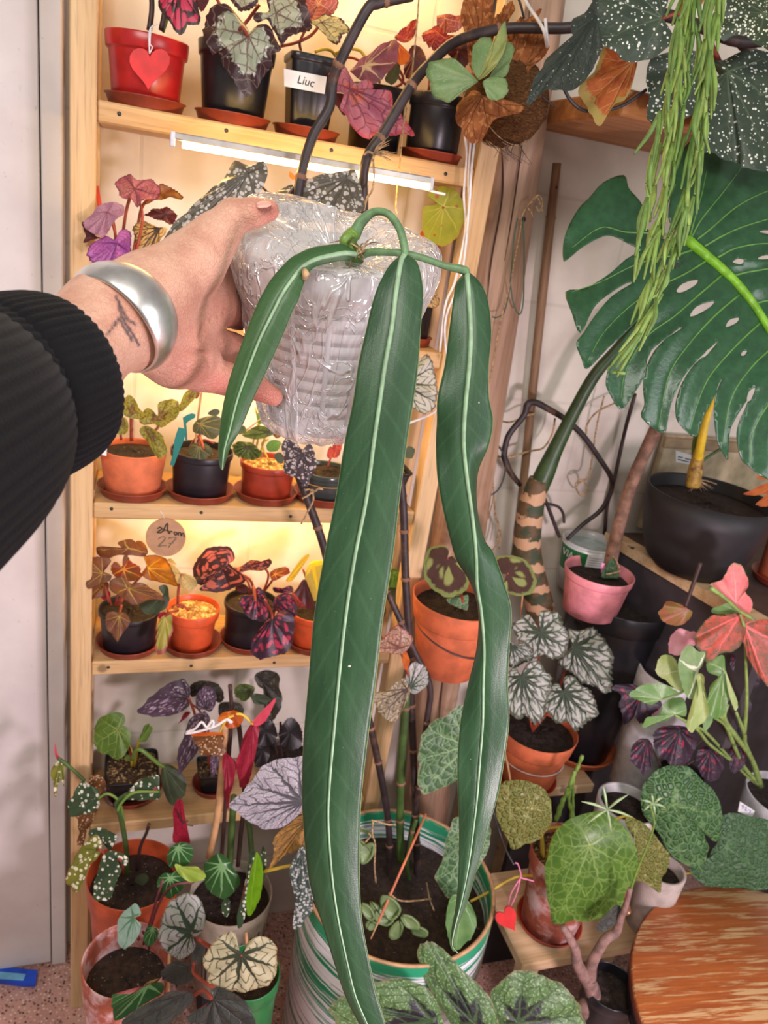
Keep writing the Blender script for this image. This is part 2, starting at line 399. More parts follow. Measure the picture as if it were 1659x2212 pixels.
M['white_metal'] = plain('aluminium', (196, 190, 182), .35, metal=.6, bump=.03)
M['pine_x'] = woodmat('pine_board', (188, 148, 100), (210, 174, 126), 'X')
M['pine_z'] = woodmat('pine_post', (196, 158, 112), (218, 184, 138), 'Z', knots=False)
M['wood_pale'] = woodmat('wood_pale', (202, 168, 126), (224, 194, 158), 'X')
M['wood_brown'] = woodmat('wood_brown', (158, 104, 58), (186, 130, 78), 'X', knots=False)
M['log'] = woodmat('log_bark', (156, 122, 98), (188, 156, 130), 'Z', .8, knots=False, dark=(126, 92, 68))
M['bamboo'] = woodmat('bamboo', (122, 90, 64), (150, 118, 88), 'Z', 1.2, knots=False)
M['led'] = emis('led_diffuser', (255, 205, 120), 62)

# ---------------------------------------------------------------- setting
WALLY = 1.36
def wallmat():
    g = N('painted_block_wall'); o = g.co()
    br = g.n('ShaderNodeTexBrick'); sp = g.xyz(o); g.put(br.inputs['Vector'], g.vec(sp[0], sp[2]))
    br.inputs['Scale'].default_value = 1; br.inputs['Brick Width'].default_value = .44; br.inputs['Row Height'].default_value = .19
    br.inputs['Mortar Size'].default_value = .004; br.inputs['Mortar Smooth'].default_value = .6
    n1 = g.noise(o, 5, 5, .6)
    c = g.mix(g.step(n1, .35, .7), (226, 217, 203), (206, 196, 182))
    c = g.mix(g.m('MULTIPLY', br.outputs['Fac'], .16), c, (150, 140, 128))
    h = g.m('SUBTRACT', g.m('MULTIPLY', g.noise(o, 160, 3), .25), br.outputs['Fac'])
    return g.done(g.pbr(c, .6, g.bump(h, .22, .003), spec=.3))
def doormat():
    g = N('door_paint'); o = g.co()
    c = g.mix(g.step(g.noise(o, 4, 5, .6), .35, .7), (222, 214, 211), (206, 197, 195))
    c = g.mix(g.m('MULTIPLY', g.step(g.noise(o, 90, 3, .7), .66, .74), .35), c, (150, 138, 132))
    return g.done(g.pbr(c, .5, g.bump(g.noise(o, 60, 3), .06, .002), spec=.3))
def floormat():
    g = N('terrazzo_floor'); o = g.co()
    k = g.voro(o, 150.0); rc = g.xyz(k.outputs['Color'])
    c = g.mix(g.step(g.noise(o, 14, 4), .3, .7), (206, 160, 146), (192, 144, 132))
    c = g.mix(g.step(k.outputs[0], .42, .30), c, g.mix(g.step(rc[0], .25, .3), (74, 58, 54), g.mix(g.step(rc[1], .6, .65), (226, 200, 186), (150, 104, 94))))
    return g.done(g.pbr(c, .35, g.bump(g.noise(o, 220, 2), .08, .001)))
def struct(name, lo, hi, mat, bev=0, parent=None): return MB().box(lo, hi, bev).mk(name, mat, parent, kind='structure' if parent is None else None, smooth=False)
struct('floor', (-1.6, -1.2, -.05), (3.2, 1.45, 0), floormat())
struct('wall_back', (-.10, WALLY, 0), (3.2, WALLY + .08, 2.75), wallmat())
dm = doormat()
xg = onY(97.5, 1100, 1.305)[0]
struct('door_1', (-1.5, 1.305, .012), (xg - .0012, 1.345, 2.75), dm, .0015)
struct('trim_1', (xg + .0012, 1.303, .004), (-.098, 1.352, 2.75), dm, .002)
struct('wall_left', (-1.6, 1.352, 0), (-.10, 1.44, 2.75), plain('dark_recess', (58, 52, 50), .9))

# ---------------------------------------------------------------- shelf unit
YF = 1.2
ZS = [onY(230, 218, YF)[2], onY(945, 762, YF)[2], onY(185, 1086, YF)[2], onY(192, 1431, YF)[2], onY(180, 1785, YF)[2]]
shelf = thing('shelf_unit', (.22, 1.28, 0), 'tall narrow pine shelving unit against the wall holding rows of begonias', 'shelf')
for x0, x1 in ((-.081, -.048), (.497, .53)):
    for y0 in (YF - .004, 1.322):
        mb = MB().box((x0, y0, .001), (x1, y0 + .034, 2.3), .002)
        mb.mk('upright', M['pine_z'], shelf, smooth=False)
for i, z in enumerate(ZS + [2.05]):
    MB().box((-.0475, YF, z - .027), (.4965, 1.357, z), .0025).mk('shelf_board', M['pine_x'], shelf, smooth=False)
for i, z in enumerate(ZS):
    for x in (-.02, .12, .27, .45): MB().add(*lathe_vf([(0, -.001), (.0028, -.001), (.0028, .0006), (0, .0006)], (x, YF - .0002, z - .012 + .003 * math.sin(9 * x + i)), 10, (0, -1, 0))).mk('screw', M['wire'], shelf)
def led(x0, x1, y, ztop, label):
    t = thing('led_strip_light', ((x0 + x1) / 2, y, ztop - .016), label, 'light', 'led strip lights under the shelf boards')
    MB().box((x0, y - .009, ztop - .009), (x1, y + .009, ztop - .0003), .0015).mk('housing', M['white_metal'], t, smooth=False)
    n = 46; a = np.linspace(0, math.pi, 9)
    MB().tube([(x0 + .012, y, ztop - .011), (x1 - .006, y, ztop - .011)], .0062, 12, 40).mk('diffuser', M['led'], t, label='glowing warm white diffuser')
    for x in (x0, x1): MB().box((x - .003, y - .0098, ztop - .0175), (x + .003, y + .0098, ztop - .0002), .001).mk('end_cap', M['cable_white'], t, smooth=False)
p = onZ(380, 297, ZS[0] - .037); q = onZ(884, 397, ZS[0] - .037)
led(p[0], q[0], (p[1] + q[1]) / 2, ZS[0] - .027, 'glowing led strip light under the top shelf board above the speckled leaves')
led(.0, .40, 1.262, ZS[1] - .027, 'led strip light under the shelf behind the held pot')
led(.02, .42, 1.262, ZS[2] - .027, 'led strip light under the shelf just behind the round kraft paper disc')
led(.02, .44, 1.30, 2.05 - .027, 'led strip light under the highest shelf above the picture')

# ---------------------------------------------------------------- pots
PINFO = {}; RSQ = {}
def soil_mesh(root, c, r, mat, sq=None):
    nr, ns = 9, 36; V = []; a = np.arange(ns) * 2 * math.pi / ns
    k = (np.abs(np.cos(a)) ** sq + np.abs(np.sin(a)) ** sq) ** (-1 / sq) if sq else np.ones(ns)
    for i in range(nr):
        rr = r * i / (nr - 1)
        V.append(np.column_stack([c[0] + rr * k * np.cos(a), c[1] + rr * k * np.sin(a), c[2] + .0035 * (1 - (i / (nr - 1)) ** 2) + RNG.normal(0, .0016, ns) * (0 if i == nr - 1 else 1)]))
    Fc = [(i * ns + j, i * ns + (j + 1) % ns, (i + 1) * ns + (j + 1) % ns, (i + 1) * ns + j) for i in range(nr - 1) for j in range(ns)]
    return mk('soil', np.concatenate(V), Fc, mat, root)
def potted(name, label, cat, b, t, wt, wb, Yc, mat, z=None, rim=.2, lip=.003, soil='soil', sq=None, group=None, fill=.9, wall=.0022, rib=None, round_bottom=False, tilt=None, x=None):
    Pb = onY(b[0], b[1], Yc); Pt = onY(t[0], t[1], Yc)
    if x is not None: Pb[0] = x
    if z is not None: Pb[2] = z
    H = Pt[2] - Pb[2]; Rt = wt / 2 * dep(Pt) / F; Rb = wb / 2 * dep(Pb) / F
    if sq: Rt *= .88; Rb *= .88
    if z is not None and abs(Yc - 1.25) < .07 and any(abs(z - q_) < .02 for q_ in ZS): m_ = max(Rt, Rb * 1.3) * (1.08 if sq else 1.0) + .003; Pb[0] = min(max(Pb[0], -.0475 + m_), .4965 - m_)
    root = thing(name, Pb, label, cat, group)
    zr = H * (1 - rim); rr = Rb + (Rt - lip - Rb) * (1 - rim)
    if round_bottom: prof = [(0.001, 0), (Rb * .8, 0), (Rb * 1.02, .012 * H / .1), (Rb + (Rt - Rb) * .5, H * .35), (Rt * .985, H * .75), (Rt, H)]
    elif rim: prof = [(.001, .0005), (Rb * .96, .0005), (Rb, .002), (rr, zr - .001), (rr, zr), (rr + lip * .8, zr + .0012), (rr + lip, zr + .003), (Rt - .0004, H - .0015), (Rt - .0012, H)]
    else: prof = [(.001, .0005), (Rb * .96, .0005), (Rb, .002), (Rt, H - .001), (Rt - .0005, H)]
    sl = H * fill - .0
    ri = Rb + (Rt - Rb) * fill - wall - (lip * .5 if rim else 0)
    prof += [(Rt - wall, H), (Rt - wall - .0006, H - .002), (ri, sl - .002)]
    mb = MB().lathe(prof, Pb, 48 if not sq else 64, None, rib=rib, sq=sq)
    RSQ[root.name] = bool(sq)
    mb.mk('pot', mat, root)
    soil_mesh(root, Pb + np.array([0, 0, sl - .003]), ri + .0006, M[soil], sq)
    PINFO[root.name] = (Pb, H, Rt, Rb, sl)
    return root
def saucer(root, w=None, label=None, mat=None, r=None, h=.014, group='saucers under the shelf pots'):
    Pb, H, Rt, Rb, sl = PINFO[root.name]
    R = min(r or w / 2 * dep(Pb) / F, .4965 - Pb[0] - .001, Pb[0] + .0475 - .001) if group == 'saucers under the shelf pots' else (r or w / 2 * dep(Pb) / F)
    R = max(R * .945, Rb / .88 + .002 if not RSQ.get(root.name) else Rb * 1.5)
    c = Pb - np.array([0, 0, .0034])
    prof = [(.001, 0), (R * .88, 0), (R * .9, .001), (R - .001, h - .001), (R + .0012, h), (R + .001, h + .0012), (R - .001, h + .001), (R * .9 - .0016, .0032), (.001, .0032)]
    return MB().lathe(prof, c, 48).mk('saucer', mat or M['saucer'], None, label=label, cat='saucer', group=group)
def soilpt(root, dx=0, dy=0): 
    Pb, H, Rt, Rb, sl = PINFO[root.name]; return Pb + np.array([dx, dy, sl])
def stem(root, P, R, mat, name='stem', seg=8, sub=5, label=None): return MB().tube(P, R, seg, sub).mk(name, mat, root, label=label)
# ---------------------------------------------------------------- surfaces grown from distance fields
def surface_nets(D, org, h):
    ins = D < 0; sh = np.array(D.shape) - 1
    cnt = np.zeros(sh, np.int8); pos = np.zeros(tuple(sh) + (3,)); ne = np.zeros(sh)
    def cut(a, o): return a[o[0]:o[0] + sh[0], o[1]:o[1] + sh[1], o[2]:o[2] + sh[2]]
    for c in np.ndindex(2, 2, 2): cnt += cut(ins, c)
    act = (cnt > 0) & (cnt < 8)
    for ax in range(3):
        for o in np.ndindex(2, 2):
            c0 = list(o); c0.insert(ax, 0); c1 = list(c0); c1[ax] = 1
            d0, d1 = cut(D, c0), cut(D, c1); x = act & ((d0 < 0) != (d1 < 0))
            t = np.where(x, d0 / np.where(x, d0 - d1, 1), 0)
            p = np.zeros_like(pos)
            for k in range(3): p[..., k] = c0[k] + (t if k == ax else 0)
            pos[x] += p[x]; ne[x] += 1
    idx = -np.ones(sh, np.int64); I = np.argwhere(act); idx[act] = np.arange(len(I))
    V = org + h * (I + pos[act] / ne[act][:, None])
    Fc = []
    for ax in range(3):
        d1 = np.take(ins, range(1, D.shape[ax]), ax); d0 = np.take(ins, range(0, D.shape[ax] - 1), ax)
        E_ = np.argwhere(d0 != d1); a, b_ = (ax + 1) % 3, (ax + 2) % 3
        E_ = E_[(E_[:, a] > 0) & (E_[:, b_] > 0) & (E_[:, a] < sh[a]) & (E_[:, b_] < sh[b_])]
        fl = d0[tuple(E_.T)]; q = []
        for da, db in ((1, 1), (0, 1), (0, 0), (1, 0)):
            c = E_.copy(); c[:, a] -= da; c[:, b_] -= db; q.append(idx[tuple(c.T)])
        q = np.stack(q, 1); q[~fl] = q[~fl][:, ::-1]; Fc.append(q)
    return V, np.concatenate(Fc).tolist()
def sdf_mesh(prims, grooves, h, pad=.012):
    """prims: (group, a, ra, b, rb, k); smooth union in order. grooves: (a, b, r, depth)."""
    P = np.array([p[i] for p in prims for i in (1, 3)]); Rm = max(max(p[2], p[4]) for p in prims)
    lo = P.min(0) - Rm - pad; hi = P.max(0) + Rm + pad; n = np.ceil((hi - lo) / h).astype(int) + 1
    G = np.stack(np.meshgrid(*[lo[k] + h * np.arange(n[k]) for k in range(3)], indexing='ij'), -1).astype(np.float32)
    D = np.full(n, 1e3, np.float32)
    def win(a, b_, m):
        i0 = np.clip(np.floor((np.minimum(a, b_) - m - lo) / h).astype(int), 0, n - 1); i1 = np.clip(np.ceil((np.maximum(a, b_) + m - lo) / h).astype(int) + 1, 1, n)
        return tuple(slice(p, q) for p, q in zip(i0, i1))
    for _, a, ra, b_, rb, k in prims:
        w = win(a, b_, max(ra, rb) + .014); g_ = G[w]; o_ = D[w]
        ba = (b_ - a).astype(np.float32); t = np.clip(((g_ - a.astype(np.float32)) @ ba) / (ba @ ba + 1e-12), 0, 1)
        d = np.linalg.norm(g_ - a.astype(np.float32) - t[..., None] * ba, axis=-1) - (ra + (rb - ra) * t)
        hh = np.clip(.5 + .5 * (o_ - d) / k, 0, 1); D[w] = o_ * (1 - hh) + d * hh - k * hh * (1 - hh)
    for a, b_, rr, dp_ in grooves:
        w = win(a, b_, rr * 2.6); g_ = G[w]
        ba = (b_ - a).astype(np.float32); t = np.clip(((g_ - a.astype(np.float32)) @ ba) / (ba @ ba + 1e-12), 0, 1)
        d = np.linalg.norm(g_ - a.astype(np.float32) - t[..., None] * ba, axis=-1)
        D[w] += dp_ * np.exp(-(d / rr) ** 2)
    return surface_nets(D, lo, h)
def pxr(r, d): return r * d / F

# ---------------------------------------------------------------- the holding arm
def skinmat():
    g = N('skin'); o = g.co()
    at_ = g.n('ShaderNodeAttribute'); at_.attribute_name = 'flush'; ti = g.n('ShaderNodeAttribute'); ti.attribute_name = 'tattoo'
    n1 = g.noise(o, 45, 4, .6)
    c = g.mix(g.step(n1, .35, .7), (208, 162, 138), (190, 138, 116))
    c = g.mix(at_.outputs['Fac'], c, (200, 116, 102))
    c = g.mix(g.m('MULTIPLY', g.step(g.noise(o, 220, 3, .6), .6, .75), .18), c, (176, 112, 96))
    c = g.mix(ti.outputs['Fac'], c, (52, 52, 60))
    cr = g.noise(g.scale(o, (1, .6, 1.5)), 85, 3, .55, 1.6); w = g.voro(o, 330.0, 'DISTANCE_TO_EDGE').outputs[0]
    h = g.m('ADD', g.m('MULTIPLY', cr, 1.0), g.m('MULTIPLY', g.step(w, 0, .12), .22))
    return g.done(g.pbr(c, .46, g.bump(h, .5, .0022), spec=.4, Subsurface_Weight=.12, Subsurface_Radius=(.9, .35, .2), Subsurface_Scale=.006))
M['skin'] = skinmat()
def C_(x, y, d): return at(x, y, d)
HP = []
def limb(pts, k=.006, grp=0):
    for p, q in zip(pts[:-1], pts[1:]):
        HP.append((grp, C_(*p[:3]), pxr(p[3], p[2]), C_(*q[:3]), pxr(q[3], q[2]), k))
limb([(40, 870, .395, 108), (150, 770, .425, 106), (236, 695, .448, 100)], .01)                  # forearm, wrist
limb([(236, 690, .446, 96), (320, 640, .466, 84), (395, 590, .485, 70)], .012)                    # thenar side
limb([(300, 690, .468, 84), (390, 690, .505, 72), (462, 660, .535, 50)], .012)                    # palm
limb([(300, 720, .465, 72), (380, 765, .495, 66), (436, 792, .515, 48)], .012)                    # little-finger side
limb([(380, 650, .50, 70), (452, 600, .535, 52)], .012)
limb([(350, 620, .47, 66), (425, 560, .483, 56), (462, 515, .488, 47)], .010)                     # ball of thumb
limb([(455, 522, .487, 48), (503, 468, .489, 36)], .008)
limb([(503, 468, .489, 35), (548, 460, .490, 29.5), (580, 455, .492, 23)], .004)                    # thumb end
limb([(450, 600, .535, 48), (520, 590, .605, 36), (600, 600, .68, 30)], .006)                      # index, behind the bag
limb([(458, 655, .535, 47), (515, 672, .585, 38), (580, 690, .668, 32), (660, 690, .69, 26)], .0035)  # middle
limb([(440, 740, .525, 46), (500, 756, .572, 36), (560, 768, .66, 31), (650, 770, .70, 25)], .0035)  # ring
limb([(432, 806, .513, 41), (488, 818, .528, 34), (545, 832, .545, 29), (590, 856, .552, 21)], .0035)  # little
GR = []
def groove(pts, r=.0016, dp_=.0016):
    Q = crom([C_(*p) for p in pts], 4)
    for a, b_ in zip(Q[:-1], Q[1:]): GR.append((a, b_, r * 1.1, dp_ * .8))
groove([(470, 640, .494), (425, 660, .462), (395, 700, .455), (385, 760, .458)], .0019, .0022)
groove([(505, 660, .54), (455, 690, .495), (430, 730, .482)], .0017, .0018)
groove([(462, 800, .497), (445, 770, .490), (415, 758, .476)], .0017, .0018)
groove([(440, 488, .468), (468, 520, .468), (478, 545, .474)], .0015, .0012)
groove([(500, 500, .476), (512, 488, .477), (515, 470, .474)], .0013, .0012)
groove([(493, 800, .51), (487, 820, .508), (485, 840, .513)], .0012, .0012)
groove([(330, 575, .437), (350, 610, .434), (360, 640, .436)], .0015, .001)
groove([(350, 560, .445), (372, 590, .440), (382, 620, .440)], .0015, .001)
hv, hf = sdf_mesh(HP, GR, .00145)
cam_ = (hv - EYE) @ AX; hx = CX + F * cam_[:, 0] / cam_[:, 2]; hy = CY + F * cam_[:, 1] / cam_[:, 2]
def segd(px, py, pts):
    d = np.full(px.shape, 1e9)
    for (x0, y0), (x1, y1) in zip(pts[:-1], pts[1:]):
        t = np.clip(((px - x0) * (x1 - x0) + (py - y0) * (y1 - y0)) / ((x1 - x0) ** 2 + (y1 - y0) ** 2), 0, 1)
        d = np.minimum(d, np.hypot(px - x0 - t * (x1 - x0), py - y0 - t * (y1 - y0)))
    return d
fl = .85 * np.exp(-(np.hypot(hx - 585, hy - 458) / 34) ** 2) + .75 * np.exp(-(segd(hx, hy, [(470, 830), (590, 855)]) / 32) ** 2) + .45 * np.exp(-(segd(hx, hy, [(480, 660), (520, 690), (500, 760)]) / 40) ** 2) + .4 * np.exp(-(segd(hx, hy, [(420, 720), (400, 810)]) / 40) ** 2)
ta = np.zeros(len(hx))
for ln in ([(232, 722), (262, 682)], [(255, 655), (262, 682), (300, 745)], [(258, 690), (285, 735)], [(250, 640), (275, 690), (292, 700)]):
    ta = np.maximum(ta, np.clip(1.6 - segd(hx, hy, ln) / 2.6, 0, .85))
ta *= cam_[:, 2] < .46
person = thing('person', at(236, 695, .448), 'person in a black ribbed jumper reaching in from the left to hold the bagged pot', 'person')
mk('body', hv, hf, M['skin'], person, attr={'flush': np.clip(fl, 0, 1), 'tattoo': ta}, label='left forearm and hand gripping the pot, thumb on top')
# nails
def nail(A, T, w, d, name, g):
    poly = [np.array(A) + (np.array(T) - A) * x + np.array([-(T[1] - A[1]), T[0] - A[0]]) / math.hypot(T[0] - A[0], T[1] - A[1]) * w / 2 * y for x, y in ((-.05, 0), (0, .7), (.3, 1), (.7, .95), (.95, .6), (1.03, 0), (.95, -.6), (.7, -.95), (.3, -1), (0, -.7))]
    leaf(person, nailm, ((A[0] + T[0]) / 2, (A[1] + T[1]) / 2), T, None, d=d, poly=poly, g=g, cup=-.25, n=24, rings=4, name=name, thick=.0006)
nailm = plain('nail', (216, 160, 144), .25, .04)
nail((554, 439), (586, 436), 14, .4795, 'thumbnail', (.003, -.03))
# sleeve
kn = N('knit_black'); o_ = kn.co(); kn.done(kn.pbr((15, 14, 16), .95, kn.bump(kn.noise(o_, 700, 2), .5, .001), spec=.2, Sheen_Weight=.04))
M['knit'] = kn.mat
def ribbed(P, R, seg=260, sub=8, nrib=60, amt=.022):
    V, Fc = tube_vf(P, R, seg, sub, False)
    n = len(V) // seg; V = V.reshape(n, seg, 3); c = V.mean(1, keepdims=True); a = np.arange(seg) * 2 * math.pi / seg
    wv = amt * (np.abs(np.cos(a * nrib / 2)) - .5)
    wr = np.array([.010 * math.sin(i * .55) + .006 * math.sin(i * .21 + 1) for i in range(n)])
    V = c + (V - c) * (1 + wv[None, :, None] + (wr[:, None] * np.cos(a * 2 + 1)[None])[..., None])
    return V.reshape(-1, 3), Fc
ca, cb = at(-110, 895, .372), at(92, 826, .424); ax_ = nrm(cb - ca)
sl = ribbed([at(-2300, 2050, .10), at(-1200, 1480, .17), at(-560, 1130, .245), at(-180, 945, .33), ca, cb - ax_ * .032, cb - ax_ * .026, cb - ax_ * .016], [.066, .066, .066, .061, .0565, .0495, .047, .043])
so = mk('sleeve', sl[0], sl[1], M['knit'], person, label='black knitted sleeve')
prof = [(.0462, -.031), (.0492, -.029), (.0505, -.024), (.0503, -.012), (.0492, .0), (.0472, .008), (.0450, .012), (.0425, .012), (.0405, .008), (.0395, -.004), (.039, -.02)]
ch = crom([(r_, h_, 0) for r_, h_ in prof], 4)[:, :2]
cv, cf = lathe_vf(ch.tolist(), cb, 260, ax_)
n_ = len(ch); cv = cv.reshape(n_, 260, 3); cc = cv.mean(1, keepdims=True); aa = np.arange(260) * 2 * math.pi / 260
cv = cc + (cv - cc) * (1 + .026 * (np.abs(np.cos(aa * 30)) - .5)[None, :, None] + .02 * np.cos(aa * 3 + 1)[None, :, None] * np.linspace(0, 1, n_)[:, None, None])
mk('cuff', cv.reshape(-1, 3), cf, M['knit'], so, label='turned back ribbed cuff')
# bracelet: broad domed silver cuff round the wrist
wa = nrm(at(320, 640, .468) - at(150, 770, .424)); wc = at(262, 690, .4515)
sg = N('silver'); o_ = sg.co()
sg.done(sg.pbr(sg.mix(sg.step(sg.noise(o_, 70, 4), .35, .7), (250, 248, 242), (226, 222, 216)), .31, sg.bump(sg.noise(o_, 60, 3), .12, .002), metal=1))
bx, by, bz = basis(wa); seg = 120; sec = []
for q in np.linspace(0, 1, 15): sec.append((.0322 + .0034 * math.sin(math.pi * q) ** .8, -.0125 + .025 * q))
for q in np.linspace(1, 0, 9): sec.append((.0312 + .0032 * math.sin(math.pi * q) ** .8, -.0122 + .0244 * q))
view = nrm(EYE - wc); vc = nrm(view - wa * (view @ wa)); up_ = np.cross(wa, vc)
V = []; gap0, gap1 = -2.55, 2.75
for i, a in enumerate(np.linspace(gap0, gap1, seg)):
    e = min(1, (.30 + min(i, seg - 1 - i) / 16)); wd = (.62 + .38 * math.exp(-(a / 1.15) ** 2)) * e
    rd = 1.0 + .045 * math.cos(2 * a)
    for r_, h_ in sec: V.append(wc + wa * h_ * wd + (r_ * rd) * (math.cos(a) * vc + math.sin(a) * up_))
ns = len(sec)
Fc = [(i * ns + j, i * ns + (j + 1) % ns, (i + 1) * ns + (j + 1) % ns, (i + 1) * ns + j) for i in range(seg - 1) for j in range(ns)] + [tuple(range(ns)), tuple(range((seg - 1) * ns, seg * ns))[::-1]]
mk('bracelet', V, Fc, sg.mat, person, label='wide domed silver cuff bracelet')

# ---------------------------------------------------------------- held plant, its pot and the plastic bag
def camv(x, y, z): return AX @ np.array([x, y, z])
PA = nrm(camv(.12, -.86, -.50)); PT = at(722, 556, .552); PL = .124
hold = thing('potted_anthurium', PT - PA * PL, 'plant with three long drooping strap leaves held up in a clear bagged pot', 'potted plant')
pg = N('pot_translucent'); o_ = pg.co()
k = pg.n('ShaderNodeBsdfTranslucent'); k.inputs[0].default_value = c4((226, 222, 216))
pg.done(pg.mixs(.35, pg.pbr((244, 242, 240), .35), k.outputs[0]))
# openwork pot: solid rim and base, side wall of slats with slots
prof = [(.001, 0), (.040, 0), (.0435, .003)]
mb = MB(); x_, y_, z_ = basis(PA); B0 = PT - PA * PL
mb.lathe([(.001, 0), (.041, 0), (.0435, .004), (.0445, .016), (.0425, .016)], B0, 72, PA)
mb.lathe([(.0575, .098), (.0605, .099), (.0640, .126), (.0655, .1265), (.0655, .129), (.0625, .1285), (.059, .105)], B0, 72, PA)
for hh in np.arange(.024, .097, .0098): 
    rr = .0445 + (.0605 - .0445) * (hh - .016) / .083
    mb.lathe([(rr - .0012, hh - .0030), (rr, hh - .0030), (rr + .001, hh + .0030), (rr - .001, hh + .0030), (rr - .0012, hh - .003)], B0, 72, PA)
for a in np.arange(0, 2 * math.pi, 2 * math.pi / 14):
    e = math.cos(a) * x_ + math.sin(a) * y_
    mb.tube([B0 + e * .0440 + PA * .012, B0 + e * .0600 + PA * .101], .0022, 6, 2)
mb.mk('pot', pg.mat, hold, label='white openwork plastic pot')
pk = MB().lathe([(.001, .001), (.0395, .002), (.042, .016), (.0565, .097), (.0575, .108), (.040, .113), (.001, .114)], B0, 48, PA)
pk.mk('soil', plain('pale_mix', (206, 198, 186), .95, .3, 120, .9, 300, dirt=(120, 96, 70), dsc=120, dthr=(.66, .74)), hold)
def strapmat(name, c1, c2, edge):
    g = N(name); P = g.xyz(g.uv('polar')); fl = g.uv('flat'); u = g.m('ABSOLUTE', P[0])
    n1 = g.noise(g.scale(fl, (60, 14, 1)), 1.0, 4, .6)
    c = g.mix(g.step(n1, .3, .72), c1, c2)
    sv = g.m('ABSOLUTE', g.m('SUBTRACT', g.m('FRACT', g.m('SUBTRACT', g.m('MULTIPLY', P[1], 26.0), g.m('MULTIPLY', u, 1.3))), .5))
    c = g.mix(g.m('MULTIPLY', g.step(sv, .12, .02), .12), c, (84, 122, 84))
    c = g.mix(g.step(g.m('ADD', u, g.m('MULTIPLY', g.noise(fl, 260, 2), .03)), .985, 1.005), c, edge)
    k = g.voro(fl, 55.0); rc = g.xyz(k.outputs['Color'])[0]
    c = g.mix(g.m('MULTIPLY', g.step(k.outputs[0], .055, .03), g.step(rc, .8, .82)), c, (206, 210, 190))
    c = g.mix(g.m('MULTIPLY', g.step(g.noise(fl, 700, 2), .68, .74), .35), c, (128, 152, 124))
    h = g.m('ADD', g.noise(g.scale(fl, (180, 30, 1)), 1.0, 3), g.m('MULTIPLY', g.noise(fl, 900, 2), .3))
    sh = g.pbr(c, .42, g.bump(h, .22, .0015), spec=.45)
    k = g.n('ShaderNodeBsdfTranslucent'); g.put(k.inputs[0], (70, 120, 40)); return g.done(g.mixs(.1, sh, k.outputs[0]))
M['strap'] = strapmat('strap_leaf', (38, 70, 42), (54, 88, 56), (126, 140, 90))
M['strap_light'] = strapmat('strap_leaf_light', (50, 84, 44), (62, 98, 54), (130, 150, 96))
M['midrib'] = plain('midrib_pale', (138, 168, 132), .45, .1, 120)
M['stalk_grey_green'] = plain('stalk_grey_green', (98, 132, 90), .5, .14, 120, .2, 300)
def strap(parent, mat, rows, camber=.0035, sub=6, nx=9, rib=(6.4, 1.6), waves=0, label=None):
    """rows: (left x,y, mid x,y, right x,y, depth, extra depth left, extra depth right)."""
    Rw = crom(np.array(rows, float), sub); n = len(Rw); V = []; U = []; Fl = []; Lc = 0; prev = None
    us = np.linspace(-1, 1, 2 * nx + 1); mid = []
    for i, r_ in enumerate(Rw):
        L_, M_, R_ = r_[0:2], r_[2:4], r_[4:6]; d = r_[6]
        pm = at(M_[0], M_[1], d); Lc += 0 if prev is None else np.linalg.norm(pm - prev); prev = pm; mid.append(pm)
        for u_ in us:
            e = L_ if u_ < 0 else R_; a = abs(u_); q = M_ + (e - M_) * a
            dd = d + camber * (a ** 1.6) + (r_[7] if u_ < 0 else r_[8]) * a * a + .0006 * math.cos(min(1, a * 5) * math.pi) * 1.0
            dd += waves * a * a * math.sin(i * .35 + (0 if u_ < 0 else 2))
            V.append(at(q[0], q[1], dd)); U.append((u_, i / (n - 1))); Fl.append((u_ * .02, Lc))
    w = 2 * nx + 1
    Fc = [(i * w + j, i * w + j + 1, (i + 1) * w + j + 1, (i + 1) * w + j) for i in range(n - 1) for j in range(w - 1)]
    o = mk('leaf', V, Fc, mat, parent, uv=U, uv2=np.array(Fl) + RNG.uniform(0, 2), label=label)
    md = o.modifiers.new('thickness', 'SOLIDIFY'); md.thickness = .0007; md.offset = 0
    mid = np.array(mid); vw = (EYE - mid); vw /= np.linalg.norm(vw, axis=1)[:, None]
    rr = np.linspace(rib[0], rib[1], n) * .5 / F
    MB().tube(mid + vw * .0003, rr * .9, 8, 1).mk('midrib', M['midrib'], o)
    return o
SLF = [(868, 550, 874, 549, 881, 551, .480, 0, 0), (842, 574, 866, 566, 902, 570, .478, 0, 0), (820, 612, 858, 612, 912, 610, .476, 0, 0), (806, 650, 853, 650, 914, 648, .475, 0, 0), (792, 709, 846, 709, 909, 706, .475, 0, 0),
       (774, 788, 832, 787, 904, 784, .476, 0, 0), (763, 865, 821, 864, 894, 862, .478, 0, 0), (745, 953, 808, 953, 880, 950, .482, 0, 0), (725, 1075, 792, 1075, 864, 1072, .49, 0, 0),
       (699, 1207, 766, 1207, 849, 1203, .498, 0, 0), (678, 1336, 746, 1338, 828, 1334, .506, .002, 0), (667, 1466, 732, 1468, 813, 1464, .514, .003, 0), (656, 1596, 720, 1598, 795, 1594, .522, .004, .002),
       (653, 1690, 712, 1692, 784, 1690, .528, .004, .002), (655, 1775, 709, 1777, 778, 1775, .534, .003, .003), (668, 1902, 718, 1900, 777, 1896, .542, .002, .003), (697, 1998, 732, 1994, 782, 1986, .549, 0, .002),
       (726, 2092, 752, 2088, 799, 2080, .556, 0, 0), (748, 2156, 768, 2152, 813, 2144, .561, 0, 0), (780, 2218, 793, 2212, 831, 2206, .566, 0, 0), (812, 2280, 822, 2276, 846, 2270, .572, 0, 0), (840, 2330, 842, 2330, 844, 2330, .577, 0, 0)]
strap(hold, M['strap'], SLF, waves=.0006, label='longest centre leaf reaching the bottom of the picture')
